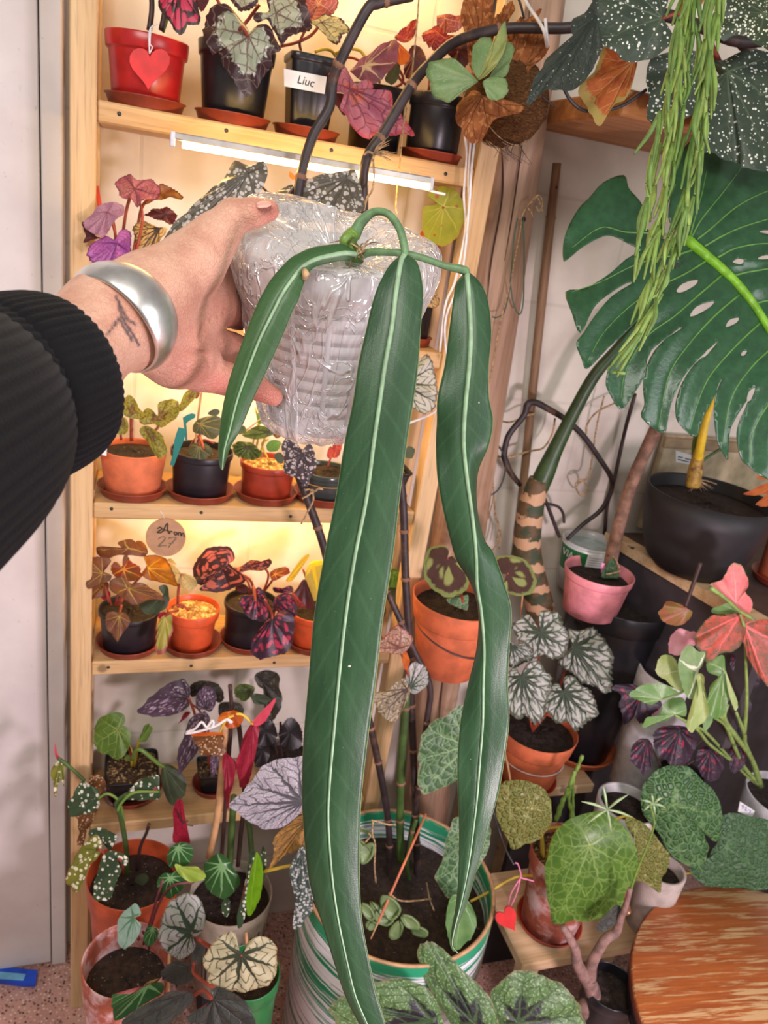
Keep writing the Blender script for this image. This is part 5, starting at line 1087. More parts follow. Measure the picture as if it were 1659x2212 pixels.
M['succulent'] = leafmat('succulent_leaf', (116, 136, 84), (98, 120, 76), 3, tr=.08, rough=.4, spec=.4)
HST = float(onY(822, 1905, .985)[2]) - .002
def stripemat():
    g = N('striped_glaze'); o = g.co(); sp = g.xyz(o)
    w = g.noise(o, 14, 3, .6)
    z = g.m('ADD', g.m('ADD', sp[2], g.m('MULTIPLY', sp[0], .05)), g.m('MULTIPLY', w, .010))
    n1 = g.noise(g.vec(g.m('MULTIPLY', sp[0], 3.0), g.m('MULTIPLY', sp[1], 3.0), g.m('MULTIPLY', z, 165.0)), 1.0, 3, .75)
    st = g.step(n1, .46, .52)
    c = g.mix(st, (40, 142, 100), (236, 232, 238)); c = g.mix(g.m('MULTIPLY', g.step(g.noise(o, 60, 4), .58, .7), .3), c, (150, 130, 116))
    c = g.mix(g.step(sp[2], HST - .024, HST - .021), c, (48, 150, 108))
    return g.done(g.pbr(c, .28, g.bump(n1, .25, .003)))
M['striped'] = stripemat()

# ================================================================ tall cane plant in the striped pot
t = potted('potted_cane_begonia', 'tall dark caned begonia in big green and white striped pot behind the longest leaf', 'potted plant', (800, 2212), (822, 1905), 420, 372, .985, M['striped'], .002, 0, soil='soil', fill=.86, wall=.007)
CP = t; Pb, H, Rt, Rb, slv = PINFO[t.name]
MB().lathe([(Rt - .0078, H - .004), (Rt - .0066, H + .0015), (Rt - .002, H + .0025), (Rt + .0004, H - .0005), (Rt - .003, H - .001)], Pb, 64).mk('rim', plain('rim_clay', (196, 156, 116), .6), t, label='bare clay rim')
def cane(pts, r_, mat, nodes=7, name='cane', Ys=None):
    P = [onY(x, y, yy) for x, y, yy in pts]; Q = crom(np.array(P), 10); n = len(Q); R = np.full(n, r_)
    L = np.concatenate([[0], np.cumsum(np.linalg.norm(np.diff(Q, axis=0), axis=1))])
    o = MB().tube(Q, R, 10, 1).mk(name, mat, CP); mb = None
    for k_ in range(1, nodes + 1):
        s_ = L[-1] * (k_ - .35 + .2 * math.sin(k_ * 2.3)) / nodes; i = min(n - 2, int(np.searchsorted(L, s_))); ax = Q[i + 1] - Q[i]
        MB().lathe([(r_ * .9, -.005), (r_ * 1.12, -.0016), (r_ * 1.24, 0), (r_ * 1.1, .0018), (r_ * .9, .004)], Q[i], 10, ax).mk('node_ring', M['cane_ring'], o)
    return o
C1 = [(842, 1900, 1.06), (838, 1770, 1.06), (805, 1590, 1.06), (760, 1420, 1.07), (712, 1230, 1.08), (690, 1150, 1.08), (640, 1010, 1.08), (622, 920, 1.08), (612, 780, 1.08), (622, 600, 1.07), (640, 440, 1.06), (655, 360, 1.06), (678, 290, 1.06), (712, 230, 1.06), (719, 175, 1.06), (738, 125, 1.05), (792, 22, 1.04), (818, 6, 1.04), (850, -2, 1.04), (890, -10, 1.04)]
cane(C1, .0066, M['cane'], 15)
C2 = [(902, 1900, 1.05), (898, 1760, 1.05), (890, 1560, 1.06), (884, 1390, 1.07), (876, 1250, 1.08), (870, 1080, 1.09), (850, 950, 1.09), (815, 760, 1.09), (790, 560, 1.08), (785, 430, 1.07), (792, 345, 1.06), (831, 282, 1.06), (889, 185, 1.07), (922, 145, 1.085), (985, 90, 1.10), (1090, 62, 1.10), (1230, 60, 1.06), (1300, 40, 1.04)]
cane(C2, .0068, M['cane'], 15)
cane([(866, 1860, 1.04), (864, 1760, 1.04), (868, 1640, 1.04), (878, 1500, 1.05)], .0075, M['cane_green'], 3)
cane([(880, 1850, 1.05), (905, 1700, 1.04), (922, 1560, 1.03), (928, 1480, 1.03), (892, 1400, 1.04), (838, 1280, 1.06)], .0055, M['cane'], 5)
cane([(884, 1900, 1.01), (880, 1860, 1.01), (890, 1800, 1.01), (899, 1770, 1.01)], .004, M['cane_green'], 1)
def Lc(mat, poly, A, T, Y, tr=None, **k): return LP(CP, mat, poly, A, T, Y, tr, **k)
Lc('grey_speckled', [(1180, 72), (1130, 60), (1080, 35), (1040, 80), (990, 160), (900, 240), (830, 300), (750, 380), (690, 430), (640, 500), (600, 570), (575, 655), (640, 640), (800, 560), (950, 450), (1100, 390), (1200, 310), (1255, 220), (1290, 120), (1272, 45), (1222, 50)], (1165, 130), (575, 655), 1.06, R4, pleat=.10, cup=-.12, nv=11, pet=[(600, 430), (640, 400)], pmat=M['stalk_dark'])
Lc('grey_speckled', [(770, 372), (760, 366), (730, 371), (690, 378), (640, 395), (591, 420), (596, 450), (610, 470), (660, 480), (740, 480), (786, 455), (783, 420), (776, 392)], (748, 385), (590, 440), 1.055, pleat=.10, nv=11, g=(0, -.01))
Lc('orange_leaf', [(632, 388), (624, 380), (626, 370), (633, 376), (640, 386)], (636, 388), (626, 370), 1.06)
Lc('plum_grey', [(1465, 438), (1410, 375), (1360, 370), (1330, 420), (1350, 500), (1345, 570), (1390, 610), (1440, 620), (1490, 674), (1515, 620), (1550, 540), (1540, 450), (1500, 390)], (1465, 465), (1490, 674), 1.04, Q1, pleat=.10, nv=9, cup=-.12)
R7 = lambda p: cp(600, 880, 3.072, p)
Lc('pinkish_net', [(640, 1560), (690, 1548), (740, 1490), (800, 1450), (892, 1530), (872, 1592), (822, 1634), (690, 1625), (640, 1620)], (805, 1600), (640, 1590), 1.02, R7, serr=.04, sk=26, pleat=.14, wave=.08)
Lc('khaki_net', [(880, 1880), (850, 1960), (782, 2084), (700, 2040), (650, 1980), (632, 1900), (720, 1880), (800, 1820), (852, 1800)], (860, 1870), (640, 1960), 1.02, R7, serr=.03, sk=24, pleat=.16, wave=.1)
Lc('silver_net', [(870, 1870), (850, 1800), (870, 1722), (940, 1688), (992, 1760), (990, 1840), (912, 1902)], (880, 1860), (970, 1710), 1.02, R7, serr=.03, sk=20, pleat=.14)
Lc('orange_leaf', [(820, 1640), (850, 1620), (876, 1680), (860, 1740), (838, 1730)], (830, 1640), (860, 1740), 1.03, R7)
stem(CP, [onY(x, y, 1.03) for x, y in [(862, 1401), (874, 1430), (882, 1460), (884, 1490)]], .0022, M['petiole'], 'petiole')
Lc('silver_big', [(1545, 850), (1620, 760), (1640, 660), (1600, 600), (1530, 592), (1450, 594), (1350, 620), (1260, 690), (1190, 780), (1108, 876), (1150, 930), (1200, 970), (1280, 1010), (1380, 1017), (1450, 985), (1520, 920)], (1535, 850), (1108, 876), .94, Q3, pleat=.10, nv=11, cup=-.12, pet=[(690, 1760, 1.25), (800, 1800, 1.36)], pmat=M['stalk_green'])
Lc('gold_under', [(1525, 30), (1460, 80), (1400, 122), (1370, 170), (1366, 250), (1348, 334), (1420, 272), (1500, 232), (1560, 200), (1600, 120), (1580, 40)], (1560, 60), (1348, 334), .96, Q4, pleat=.16, nv=9, serr=.03, sk=24)
Lc('grey_hang', [(1500, 250), (1540, 210), (1582, 300), (1592, 420), (1592, 590), (1540, 650), (1480, 707), (1480, 620), (1500, 560), (1460, 400), (1465, 320)], (1530, 235), (1480, 707), .93, Q4, pleat=.12, nv=9)
stem(CP, [at(x, y, d) for x, y, d in [(654, 1835, 1.27), (700, 1810, 1.33), (790, 1830, 1.36)]], .002, M['stalk_green'], 'petiole')
R8 = lambda p: cp(880, 1140, 3.814, p); R5 = lambda p: cp(580, 1650, 3.19, p)
Lc('net_green', [(470, 1455), (330, 1540), (200, 1600), (120, 1720), (90, 1900), (85, 2080), (130, 2182), (260, 2162), (400, 2084), (480, 1960), (520, 1700)], (500, 1800), (110, 2170), .98, R8, wave=.05, pleat=.06, pet=[(1040, 1660), (1030, 1780), (960, 1900, 1.40)])
Lc('net_green', [(1290, 370), (1232, 500), (1200, 650), (1152, 770), (1200, 880), (1250, 930), (1330, 960), (1400, 850), (1450, 700), (1512, 600), (1532, 440), (1420, 400)], (1400, 480), (1200, 880), .93, R5, wave=.06, pet=[(1010, 1880), (980, 1920, 1.38)])
Lc('pale_green', [(1290, 900), (1250, 930), (1228, 1020), (1224, 1120), (1248, 1232), (1295, 1290), (1352, 1250), (1402, 1180), (1437, 1100), (1410, 1000), (1370, 940)], (1330, 920), (1290, 1290), .86, R5, wave=.06)
for po, A, T in (([(925, 1050), (990, 1060), (1040, 1110), (1030, 1140), (980, 1135), (940, 1100)], (930, 1050), (1035, 1130)), ([(900, 1090), (915, 1130), (900, 1190), (860, 1205), (830, 1180), (850, 1130)], (905, 1090), (850, 1200)), ([(1040, 1130), (1090, 1150), (1098, 1180), (1060, 1190), (1000, 1170), (1000, 1140)], (1010, 1140), (1098, 1180)), ([(880, 1030), (900, 980), (850, 920), (800, 900), (770, 930), (790, 1000), (830, 1060)], (880, 1040), (790, 910)), ([(850, 1060), (780, 1040), (740, 990), (700, 940), (720, 1010), (740, 1080), (800, 1100)], (860, 1070), (700, 940)), ([(700, 1090), (740, 1110), (720, 1140), (690, 1140), (670, 1110)], (730, 1090), (680, 1140)), ([(640, 960), (690, 980), (720, 1050), (690, 1060), (650, 1020)], (715, 1060), (640, 960)), ([(630, 530), (660, 560), (720, 550), (700, 640), (640, 680)], (700, 600), (640, 680))):
    Lc('succulent', po, A, T, .885, R5, cup=.35, thick=.004, n=36, rings=6)
for po, r_, m_ in (([(700, 1200), (760, 1090)], .0011, 'paper'), ([(755, 1095), (1085, 345)], .0016, 'petiole')):
    if m_ == 'petiole':
        tk = thing('incense_stick', onY(R5([(700, 1200)])[0][0], R5([(700, 1200)])[0][1], .86), 'thin orange incense stick leaning in the soil of the striped pot', 'stick')
        MB().tube([onY(*R5([(755, 1095)])[0], .872), onY(*R5([(1085, 345)])[0], 1.0)], .0022, 8, 2).mk('coating', plain('incense', (206, 122, 88), .8), tk)
        MB().tube([onY(*R5([(705, 1205)])[0], .862), onY(*R5([(757, 1090)])[0], .8725)], .0012, 8, 2).mk('bare_end', M['stick'], tk)
for po in ([(710, 390), (760, 400), (830, 420), (875, 415)], [(720, 400), (715, 480), (735, 560), (730, 700), (740, 820)], [(830, 890), (900, 940), (1000, 945), (1120, 930)], [(1090, 820), (1110, 930), (1140, 1010)], [(650, 560), (700, 500), (690, 480)]):
    stem(CP, [onY(x, y, .95) for x, y in R5(po)], .0015, M['twine'], 'root')

# ================================================================ pots on the floor, left
rs = thing('plant_riser', (.02, 1.08, .002), 'low dark wooden riser under the terracotta pots beside the left post', 'riser')
MB().box((-.035, 1.045, .118), (.10, 1.165, .13), .002).mk('riser_top', M['wood_brown'], rs, smooth=False)
for x in (-.03, .083):
    for y in (1.05, 1.148): MB().box((x, y, .002), (x + .012, y + .012, .1185), .001).mk('leg', M['wood_brown'], rs, smooth=False)
t = potted('potted_begonia', 'white dotted cane begonia in a terracotta plastic pot beside the left post foot', 'potted plant', (248, 2068), (264, 1888), 196, 130, 1.105, M['plastic_terra'], .1336, .16, .004, soil='soil_perlite', x=.0325)
saucer(t, 168, 'saucer under the terracotta pot of the dotted begonia', M['plastic_terra'], r=.05, group='large terracotta saucers')
LP(t, 'dotted', [(335, 840), (330, 790), (280, 745), (235, 735), (195, 775), (175, 830), (145, 850), (150, 900), (185, 940), (230, 930), (300, 910), (340, 870)], (330, 830), (155, 900), 1.10, Q3, wave=.12, cup=-.1, pet=[(235, 1715), (262, 1745), (272, 1850)], pmat=M['stalk_green'])
LP(t, 'dotted', [(640, 800), (690, 720), (680, 690), (640, 700), (580, 720), (530, 760), (500, 815), (505, 840), (560, 838), (620, 840), (690, 830), (700, 780)], (690, 790), (502, 838), 1.09, Q3, wave=.1, pet=[(290, 1712), (262, 1735), (254, 1752)], pmat=M['stalk_green'])
LP(t, 'dotted_olive', [(130, 600), (95, 610), (65, 640), (55, 690), (70, 760), (80, 825), (95, 760), (115, 720), (130, 770), (135, 720), (140, 660)], (110, 610), (80, 825), 1.12, Q3, wave=.12, g=(.003, 0))
LP(t, 'pink_bud', [(80, 505), (92, 560), (108, 595), (90, 600), (76, 560)], (100, 600), (80, 505), 1.12, Q3)
LP(t, 'brown_spot', [(200, 920), (240, 920), (330, 880), (300, 960), (270, 1010), (250, 1090), (205, 1110), (220, 1020)], (270, 910), (205, 1110), 1.11, Q3, wave=.15)
LP(t, 'brown_spot', [(285, 700), (330, 690), (375, 730), (380, 790), (330, 800), (280, 770)], (350, 710), (290, 790), 1.15, Q3, wave=.12)
LP(t, 'dotted_olive', [(335, 265), (345, 215), (335, 175), (318, 150), (280, 165), (235, 215), (195, 270), (160, 340), (135, 410), (145, 455), (190, 495), (215, 480), (235, 420), (262, 340), (312, 300)], (325, 235), (195, 497), 1.03, Q4, cup=-.16, wave=.05, pet=[(222, 1840), (250, 1870, 1.4)])
LP(t, 'dotted', [(440, 310), (490, 335), (510, 300), (480, 270), (420, 248), (370, 255), (345, 300), (325, 370), (300, 430), (300, 505), (320, 540), (365, 545), (400, 530), (420, 470), (440, 410), (465, 360)], (445, 290), (330, 545), 1.02, Q4, cup=-.15, wave=.05, pet=[(262, 1860), (268, 1890, 1.4)])
LP(t, 'dotted', [(280, 150), (285, 115), (340, 105), (400, 120), (440, 160), (420, 210), (395, 240), (370, 200), (330, 160)], (310, 120), (400, 240), 1.08, Q4, wave=.1)
stem(t, [onY(x, y, 1.10) for x, y in [(274, 1890), (272, 1830), (262, 1770), (253, 1740), (258, 1728), (276, 1716)]], .0048, M['cane_green'])
stem(t, [onY(x, y, 1.11) for x, y in [(182, 1686), (160, 1665), (140, 1648), (126, 1638)]], .003, M['cane_green'])
stem(t, [onY(x, y, 1.12) for x, y in [(296, 1880), (303, 1830), (316, 1800), (322, 1780)]], .003, M['stalk_dark'])
stem(t, [onY(x, y, 1.105) for x, y in [(226, 1700), (232, 1730), (250, 1742)]], .003, M['stalk_dark'])
LP(t, 'dull_green', [(550, 400), (600, 370), (630, 400), (600, 440), (560, 430)], (620, 390), (560, 430), 1.09, Q4)

t = potted('potted_begonia', 'cane begonia with red leaf undersides in a cream pot with dark vertical marks', 'potted plant', (485, 2075), (505, 1925), 176, 140, 1.15, M['cream_pot'], .1, 0, soil='soil_perlite', fill=.88)
CRE = t
LP(t, 'red_under', [(1075, 560), (1060, 620), (1070, 700), (1075, 800), (1095, 890), (1110, 800), (1130, 720), (1145, 640), (1120, 590)], (1090, 570), (1095, 890), 1.03, Q3, wave=.06)
LP(t, 'red_under', [(1240, 390), (1275, 420), (1270, 490), (1255, 560), (1240, 640), (1220, 720), (1170, 780), (1150, 700), (1140, 620), (1160, 560), (1180, 480), (1210, 420)], (1240, 395), (1165, 780), 1.03, Q3, wave=.06, cup=-.15)
LP(t, 'pink_bud', [(1240, 380), (1280, 330), (1330, 280), (1372, 240), (1365, 280), (1340, 330), (1310, 380), (1260, 405)], (1245, 392), (1372, 240), 1.02, Q3)
LP(t, 'brown_spot', [(880, 460), (940, 445), (1040, 445), (1075, 465), (1060, 520), (1080, 550), (1050, 580), (1000, 570), (940, 580), (915, 520)], (1040, 450), (940, 580), 1.02, Q3, wave=.12)
LP(t, 'orange_leaf', [(870, 450), (940, 440), (1050, 440), (1060, 455), (960, 462), (890, 462)], (1040, 445), (870, 452), 1.01, Q3)
LP(t, 'red_under', [(795, 840), (825, 840), (840, 920), (860, 1020), (868, 1100), (775, 1090), (775, 1000), (772, 900)], (810, 840), (830, 1105), 1.10, Q3, g=(0, .02))
LP(t, 'orange_leaf', [(1060, 330), (1110, 315), (1180, 330), (1160, 400), (1100, 410), (1040, 370)], (1100, 340), (1160, 400), 1.05, Q3, serr=.08, sk=20, wave=.2)
LP(t, 'dotted', [(1225, 245), (1250, 235), (1250, 290), (1230, 320), (1220, 380), (1215, 480), (1205, 560), (1190, 640), (1160, 705), (1145, 640), (1165, 560), (1195, 480), (1205, 340)], (1235, 250), (1155, 705), 1.0, Q4)
LP(t, 'bright_green', [(1262, 245), (1292, 300), (1300, 400), (1280, 520), (1225, 625), (1200, 540), (1215, 420), (1240, 320)], (1265, 245), (1225, 625), .96, Q4)
LP(t, 'dotted', [(1300, 210), (1318, 260), (1318, 360), (1300, 420), (1290, 340), (1290, 260)], (1300, 212), (1300, 420), .99, Q4)
LP(t, 'dotted', [(1060, 540), (1100, 520), (1105, 590), (1085, 630), (1060, 600)], (1090, 525), (1075, 630), .98, Q4)
stem(t, [at(x, y, d) for x, y, d in [(545, 1898, 1.36), (562, 1886, 1.33), (590, 1878, 1.30), (628, 1870, 1.29)]], .0028, M['stalk_yellow'], 'petiole')
for P, r_, m_ in (([(452, 1852), (470, 1760), (482, 1640), (485, 1560)], .0062, 'stick'), ([(478, 1860), (486, 1750), (494, 1640), (500, 1540), (497, 1480)], .0035, 'stalk_dark'), ([(496, 1870), (500, 1800), (505, 1720)], .006, 'cane_green'), ([(514, 1870), (520, 1800), (528, 1720), (520, 1600), (512, 1545)], .004, 'stalk_dark'), ([(545, 1860), (540, 1800), (536, 1770)], .005, 'cane_green')):
    stem(t, [onY(x, y, 1.06) for x, y in P], r_, M[m_], 'stake' if m_ == 'stick' else 'stem')
stem(t, [onY(x, y, 1.03) for x, y in [(510, 1542), (524, 1544), (540, 1558), (546, 1564)]], .0022, M['stalk_yellow'], 'petiole')
stem(t, [onY(x, y, 1.03) for x, y in [(472, 1588), (480, 1570), (492, 1552), (505, 1546)]], .0016, M['stalk_yellow'], 'petiole')
ws = MB()
for po in ([(845, 448), (900, 440), (960, 425), (1030, 400), (1085, 365), (1110, 372)], [(850, 440), (900, 420), (940, 380), (970, 410), (1000, 372), (1010, 390), (990, 420)], [(1085, 365), (1120, 380), (1100, 380)]): ws.tube([onY(x, y, 1.005) for x, y in Q3(po)], .0019, 6, 4)
ws.mk('white_tie', M['string_white'], None, label='white string tied round the cane stems above the cream pot', cat='string')
for po in ([(810, 940), (840, 980), (890, 990)], [(840, 960), (850, 1010), (830, 1040)], [(800, 900), (830, 970), (860, 960)]): stem(t, [onY(x, y, 1.09) for x, y in Q3(po)], .0011, M['stalk_dark'], 'twig')
# dark vertical print on the cream pot
Pb, H, Rt, Rb, slv = PINFO[t.name]; mb = MB()
for k_, a in enumerate(np.linspace(-2.5, -.5, 17)):
    e = np.array([math.cos(a), math.sin(a), 0]); z0, z1 = H * (.30 + .1 * math.sin(k_ * 5)), H * (.72 + .12 * math.sin(k_ * 3.1)); 
    mb.tube([Pb + e * (Rb + (Rt - Rb) * z0 / H) + [0, 0, z0], Pb + e * (Rb + (Rt - Rb) * z1 / H) + [0, 0, z1]], .0008 + .0007 * (k_ % 3), 6, 3)
mb.mk('vertical_print', plain('print_dark', (52, 48, 46), .6), t)
CR_ = PINFO[t.name][0]; rs2 = thing('plant_riser', (CR_[0], 1.15, .002), 'dark box under the cream pot', 'riser')
MB().box((CR_[0] - .05, 1.105, .002), (CR_[0] + .05, 1.192, .098), .003).mk('box', M['black_matt'], rs2, smooth=False)

t = potted('potted_peperomia', 'watermelon striped peperomia in a white crusted terracotta pot at the lower left', 'potted plant', (268, 2240), (290, 2068), 186, 132, .940, M['terra_white'], .13, .22, .004, soil='soil_perlite', fill=.84)
LP(t, 'melon_pale', [(545, 640), (580, 620), (572, 580), (550, 552), (515, 575), (470, 610), (445, 660), (440, 740), (455, 800), (490, 820), (530, 790), (565, 740), (582, 680)], (540, 625), (480, 820), .95, Q4, pleat=.05, cup=-.1, pet=[(300, 2030, 1.28)])
LP(t, 'melon', [(655, 690), (640, 670), (612, 700), (598, 750), (610, 790), (640, 795), (668, 770), (685, 720), (675, 690)], (655, 690), (625, 795), .95, Q4, wave=.06)
LP(t, 'melon', [(790, 200), (745, 240), (730, 290), (745, 335), (790, 345), (850, 330), (885, 280), (880, 220), (840, 196)], (800, 215), (870, 320), .99, Q4, cup=-.2)
LP(t, 'melon', [(760, 375), (715, 375), (680, 410), (680, 460), (715, 500), (750, 525), (790, 500), (830, 460), (840, 400), (790, 360)], (755, 395), (760, 525), .975, Q4, cup=-.1)
LP(t, 'melon', [(985, 295), (945, 340), (945, 400), (970, 480), (1020, 525), (1080, 530), (1140, 480), (1158, 420), (1120, 350), (1080, 290), (1030, 265)], (1060, 320), (1040, 530), .985, Q4, cup=-.25)
LP(t, 'lime_leaf', [(785, 315), (830, 335), (880, 345), (910, 332), (945, 355), (962, 395), (930, 415), (880, 425), (835, 400), (800, 370)], (800, 330), (960, 395), .97, Q4, wave=.08)
LP(t, 'melon', [(425, 1075), (470, 1065), (540, 1065), (600, 1030), (670, 995), (718, 1000), (725, 1040), (700, 1080), (640, 1110), (570, 1150), (490, 1205), (430, 1215)], (620, 1030), (428, 1215), .845, Q4, wave=.06, cup=.2)
LP(t, 'cream_vein', [(600, 1030), (640, 1000), (690, 990), (660, 1010), (620, 1035)], (610, 1030), (690, 990), .85, Q4)
for P in ([(310, 2040), (330, 1970), (352, 1900)], [(316, 2040), (340, 1960), (370, 1915), (420, 1905)], [(318, 2030), (322, 2050), (316, 2026), (308, 2012)], [(308, 2160), (316, 2115), (310, 2098), (302, 2098)], [(318, 2038), (326, 2020), (328, 2010)]): stem(t, [onY(x, y, .965) for x, y in P], .002, plain('stalk_plum', (112, 50, 60), .5) if 'stalk_plum' not in bpy.data.materials else bpy.data.materials['stalk_plum'])
rs3 = thing('plant_riser', (.035, .965, .002), 'dark box under the white crusted terracotta pot at the lower left', 'riser')
MB().box((-.02, .89, .002), (.10, .99, .128), .003).mk('box', M['black_matt'], rs3, smooth=False)

t = potted('potted_begonia', 'begonia with dark netted silver and cream leaves in a green pot', 'potted plant', (526, 2200), (528, 2100), 136, 112, .875, M['green_plastic'], .16, .1, soil='soil_perlite')
LP(t, 'silver_net', [(870, 745), (900, 760), (950, 700), (958, 640), (940, 570), (900, 520), (850, 500), (790, 520), (745, 560), (705, 640), (682, 710), (690, 780), (730, 850), (790, 890), (850, 870), (900, 810)], (880, 715), (730, 852), .90, Q4, pleat=.12, nv=9, serr=.02, cup=-.15, pet=[(440, 2040), (490, 2060)])
LP(t, 'cream_net', [(1165, 860), (1200, 800), (1260, 760), (1330, 775), (1375, 830), (1378, 920), (1360, 1000), (1300, 1050), (1220, 1080), (1130, 1085), (1040, 1055), (970, 1030), (980, 980), (945, 940), (955, 880), (1000, 800), (1060, 745), (1130, 735)], (1172, 850), (1130, 1085), .795, Q4, pleat=.12, nv=11, serr=.02, cup=-.15, pet=[(525, 2075), (515, 2090)])
LP(t, 'dusky', [(700, 950), (760, 900), (830, 890), (895, 920), (890, 990), (840, 1020), (770, 1020), (720, 1000)], (860, 920), (720, 1000), .87, Q4, wave=.06)
LP(t, 'dusky', [(890, 820), (930, 780), (960, 820), (930, 900), (880, 910)], (930, 800), (890, 910), .93, Q4)
LP(t, 'dusky', [(470, 1256), (520, 1200), (600, 1150), (690, 1100), (760, 1060), (840, 1060), (890, 1080), (880, 1130), (820, 1200), (760, 1250), (700, 1330), (480, 1330)], (840, 1080), (450, 1300), .80, Q4, pleat=.12, wave=.06, serr=.02)
LP(t, 'dusky', [(1010, 1100), (990, 1060), (1060, 1050), (1150, 1080), (1210, 1150), (1250, 1256), (1230, 1330), (980, 1330), (930, 1256), (850, 1230), (900, 1180), (960, 1160)], (1010, 1110), (1080, 1330), .78, Q4, pleat=.16, wave=.06, serr=.02)
for P in ([(470, 2140), (440, 2120), (418, 2100), (420, 2080)], [(500, 2130), (470, 2060), (430, 2030)], [(460, 2160), (440, 2140), (420, 2150)]): stem(t, [onY(x, y, .85) for x, y in P], .0028, M['petiole'])
for x0, y0, x1, y1, yy, lb in ((364, 2142, 366, 2062, .90, 'short bare wooden stick beside the netted silver leaf'), (534, 2060, 531, 2015, .86, 'short bare wooden stick behind the round cream leaf')):
    k_ = thing('stick', onY(x0, y0, yy), lb, 'stick', None); MB().tube([onY(x0, y0 + 40, yy), onY(x0, y0, yy), onY(x1, y1, yy)], .0026, 8, 3).mk('shaft', M['stick'], k_)
rs4 = thing('plant_riser', (.245, .875, .002), 'dark box under the green pot of the netted begonia', 'riser')
Pb = PINFO[t.name][0]
MB().box((Pb[0] - .035, .84, .002), (Pb[0] + .035, .91, .158), .003).mk('box', M['black_matt'], rs4, smooth=False)

t = potted('potted_begonia', 'begonia with dark hearted green leaves at the bottom edge in front of the striped pot', 'potted plant', (960, 2400), (960, 2330), 170, 130, .66, M['black'], .004, .14)
PBX = PINFO[t.name][0]
LP(t, 'rex_green', [(1065, 1232), (1130, 1258), (1205, 1300), (1300, 1395), (1400, 1495), (1500, 1600), (1560, 1700), (1590, 1800), (1600, 1950), (1450, 2000), (1300, 1880), (1250, 1793), (1180, 1690), (1110, 1560), (1060, 1430), (1030, 1310)], (1420, 1790), (1068, 1234), .745, R5, pleat=.12, nv=9, serr=.02, sk=40, cup=-.12, pet=[(990, 2330), (960, 2390)])
LP(t, 'rex_green', [(425, 1690), (520, 1612), (590, 1600), (740, 1540), (850, 1498), (965, 1518), (1080, 1560), (1152, 1640), (1192, 1745), (1200, 1850), (1050, 1950), (800, 1990), (560, 1900), (470, 1793)], (1130, 1770), (430, 1690), .73, R5, pleat=.12, nv=9, serr=.02, sk=40, cup=-.12)
R6b = lambda p: cp(1000, 1550, 2.517, p)
LP(t, 'rex_green', [(165, 1610), (158, 1520), (210, 1450), (290, 1404), (380, 1404), (470, 1430), (560, 1490), (622, 1570), (672, 1667), (690, 1800), (560, 1900), (380, 1860), (220, 1750)], (300, 1660), (660, 1840), .745, R6b, pleat=.12, nv=9, serr=.02, sk=40, cup=-.12)
# ---------------------------------------------------------------- colours of the right side
M['spot_dark'] = leafmat('dark_green_white_spotted_leaf', (66, 80, 62), (54, 68, 56), 7, (84, 100, 76), .01, 0, spots=(232, 236, 224), ss=200, sr=.29, bump=.4, tr=.12, back=(140, 70, 50))
M['spot_small'] = leafmat('dark_green_fine_spotted_leaf', (62, 76, 52), (54, 66, 48), 9, (84, 98, 70), .012, 0, spots=(230, 234, 206), ss=260, sr=.36, bump=.4, tr=.12)
M['spot_faint'] = leafmat('grey_green_serrated_leaf', (60, 68, 58), (52, 60, 54), 9, (44, 54, 46), .02, 5, .08, spots=(170, 178, 170), ss=190, sr=.16, bump=.5, tr=.1)
M['orange_under'] = leafmat('orange_underside_leaf', (196, 116, 56), (172, 84, 50), 7, (206, 150, 92), .016, 4, .06, margin=(176, 160, 90), mw=.16, mn=.2, tr=.4)
M['monstera'] = leafmat('monstera_leaf', (42, 78, 50), (50, 92, 58), 7, None, rough=.27, tr=.1, bump=.12, spec=.5)
M['stag_green'] = leafmat('fern_green_frond', (116, 148, 92), (134, 160, 104), 5, (150, 172, 118), .012, 3, .05, tr=.25, bump=.4, speck=(150, 172, 130), spsc=260, spt=.6)
M['stag_yellow'] = leafmat('fern_yellow_frond', (166, 166, 92), (126, 150, 90), 5, (190, 176, 110), .014, tr=.25, bump=.4)
M['stag_brown'] = leafmat('fern_brown_frond', (166, 104, 60), (128, 74, 40), 9, (112, 66, 38), .012, 3, .06, tr=.25, bump=1.0, bs=60, rough=.7, speck=(190, 132, 84), spsc=120, spt=.52, spec=.2)
M['zebra'] = leafmat('brown_lime_barred_leaf', (78, 50, 40), (66, 44, 36), 7, None, dash=(140, 148, 84), dn=(1.0, 1.5), dr=.36, margin=(120, 132, 72), mw=.13, mn=.1, tr=.15, bump=.8, bs=400, rough=.8)
M['silver_star'] = leafmat('silver_leaf_green_rays', (182, 182, 176), (160, 164, 150), 11, (50, 64, 46), .050, 4, .26, 1.5, margin=(84, 84, 66), mw=.08, mn=.2, tr=.12, bump=.5)
M['pink_leaf2'] = leafmat('pink_arrow_leaf', (236, 116, 122), (240, 148, 138), 5, (246, 170, 160), .016, margin=(150, 140, 84), mw=.02, tr=.3)
M['pink_green'] = leafmat('pink_green_arrow_leaf', (206, 92, 78), (128, 84, 62), 5, (236, 110, 104), .03, margin=(84, 88, 50), mw=.05, tr=.25, speck=(110, 88, 60), spsc=120, spt=.56)
M['pale_pink'] = leafmat('pale_pink_leaf', (236, 172, 182), (226, 150, 164), 5, None, tr=.3)
M['bronze_bud'] = leafmat('bronze_curled_leaf', (128, 116, 52), (160, 92, 72), 5, (150, 100, 80), .02, tr=.2)
M['arrow_pale'] = leafmat('pale_arrow_leaf', (176, 188, 120), (150, 172, 96), 5, (206, 206, 160), .02, tr=.3)
M['arrow_green'] = leafmat('green_arrow_leaf', (92, 132, 62), (112, 150, 80), 5, (160, 184, 130), .018, tr=.25, rough=.35)
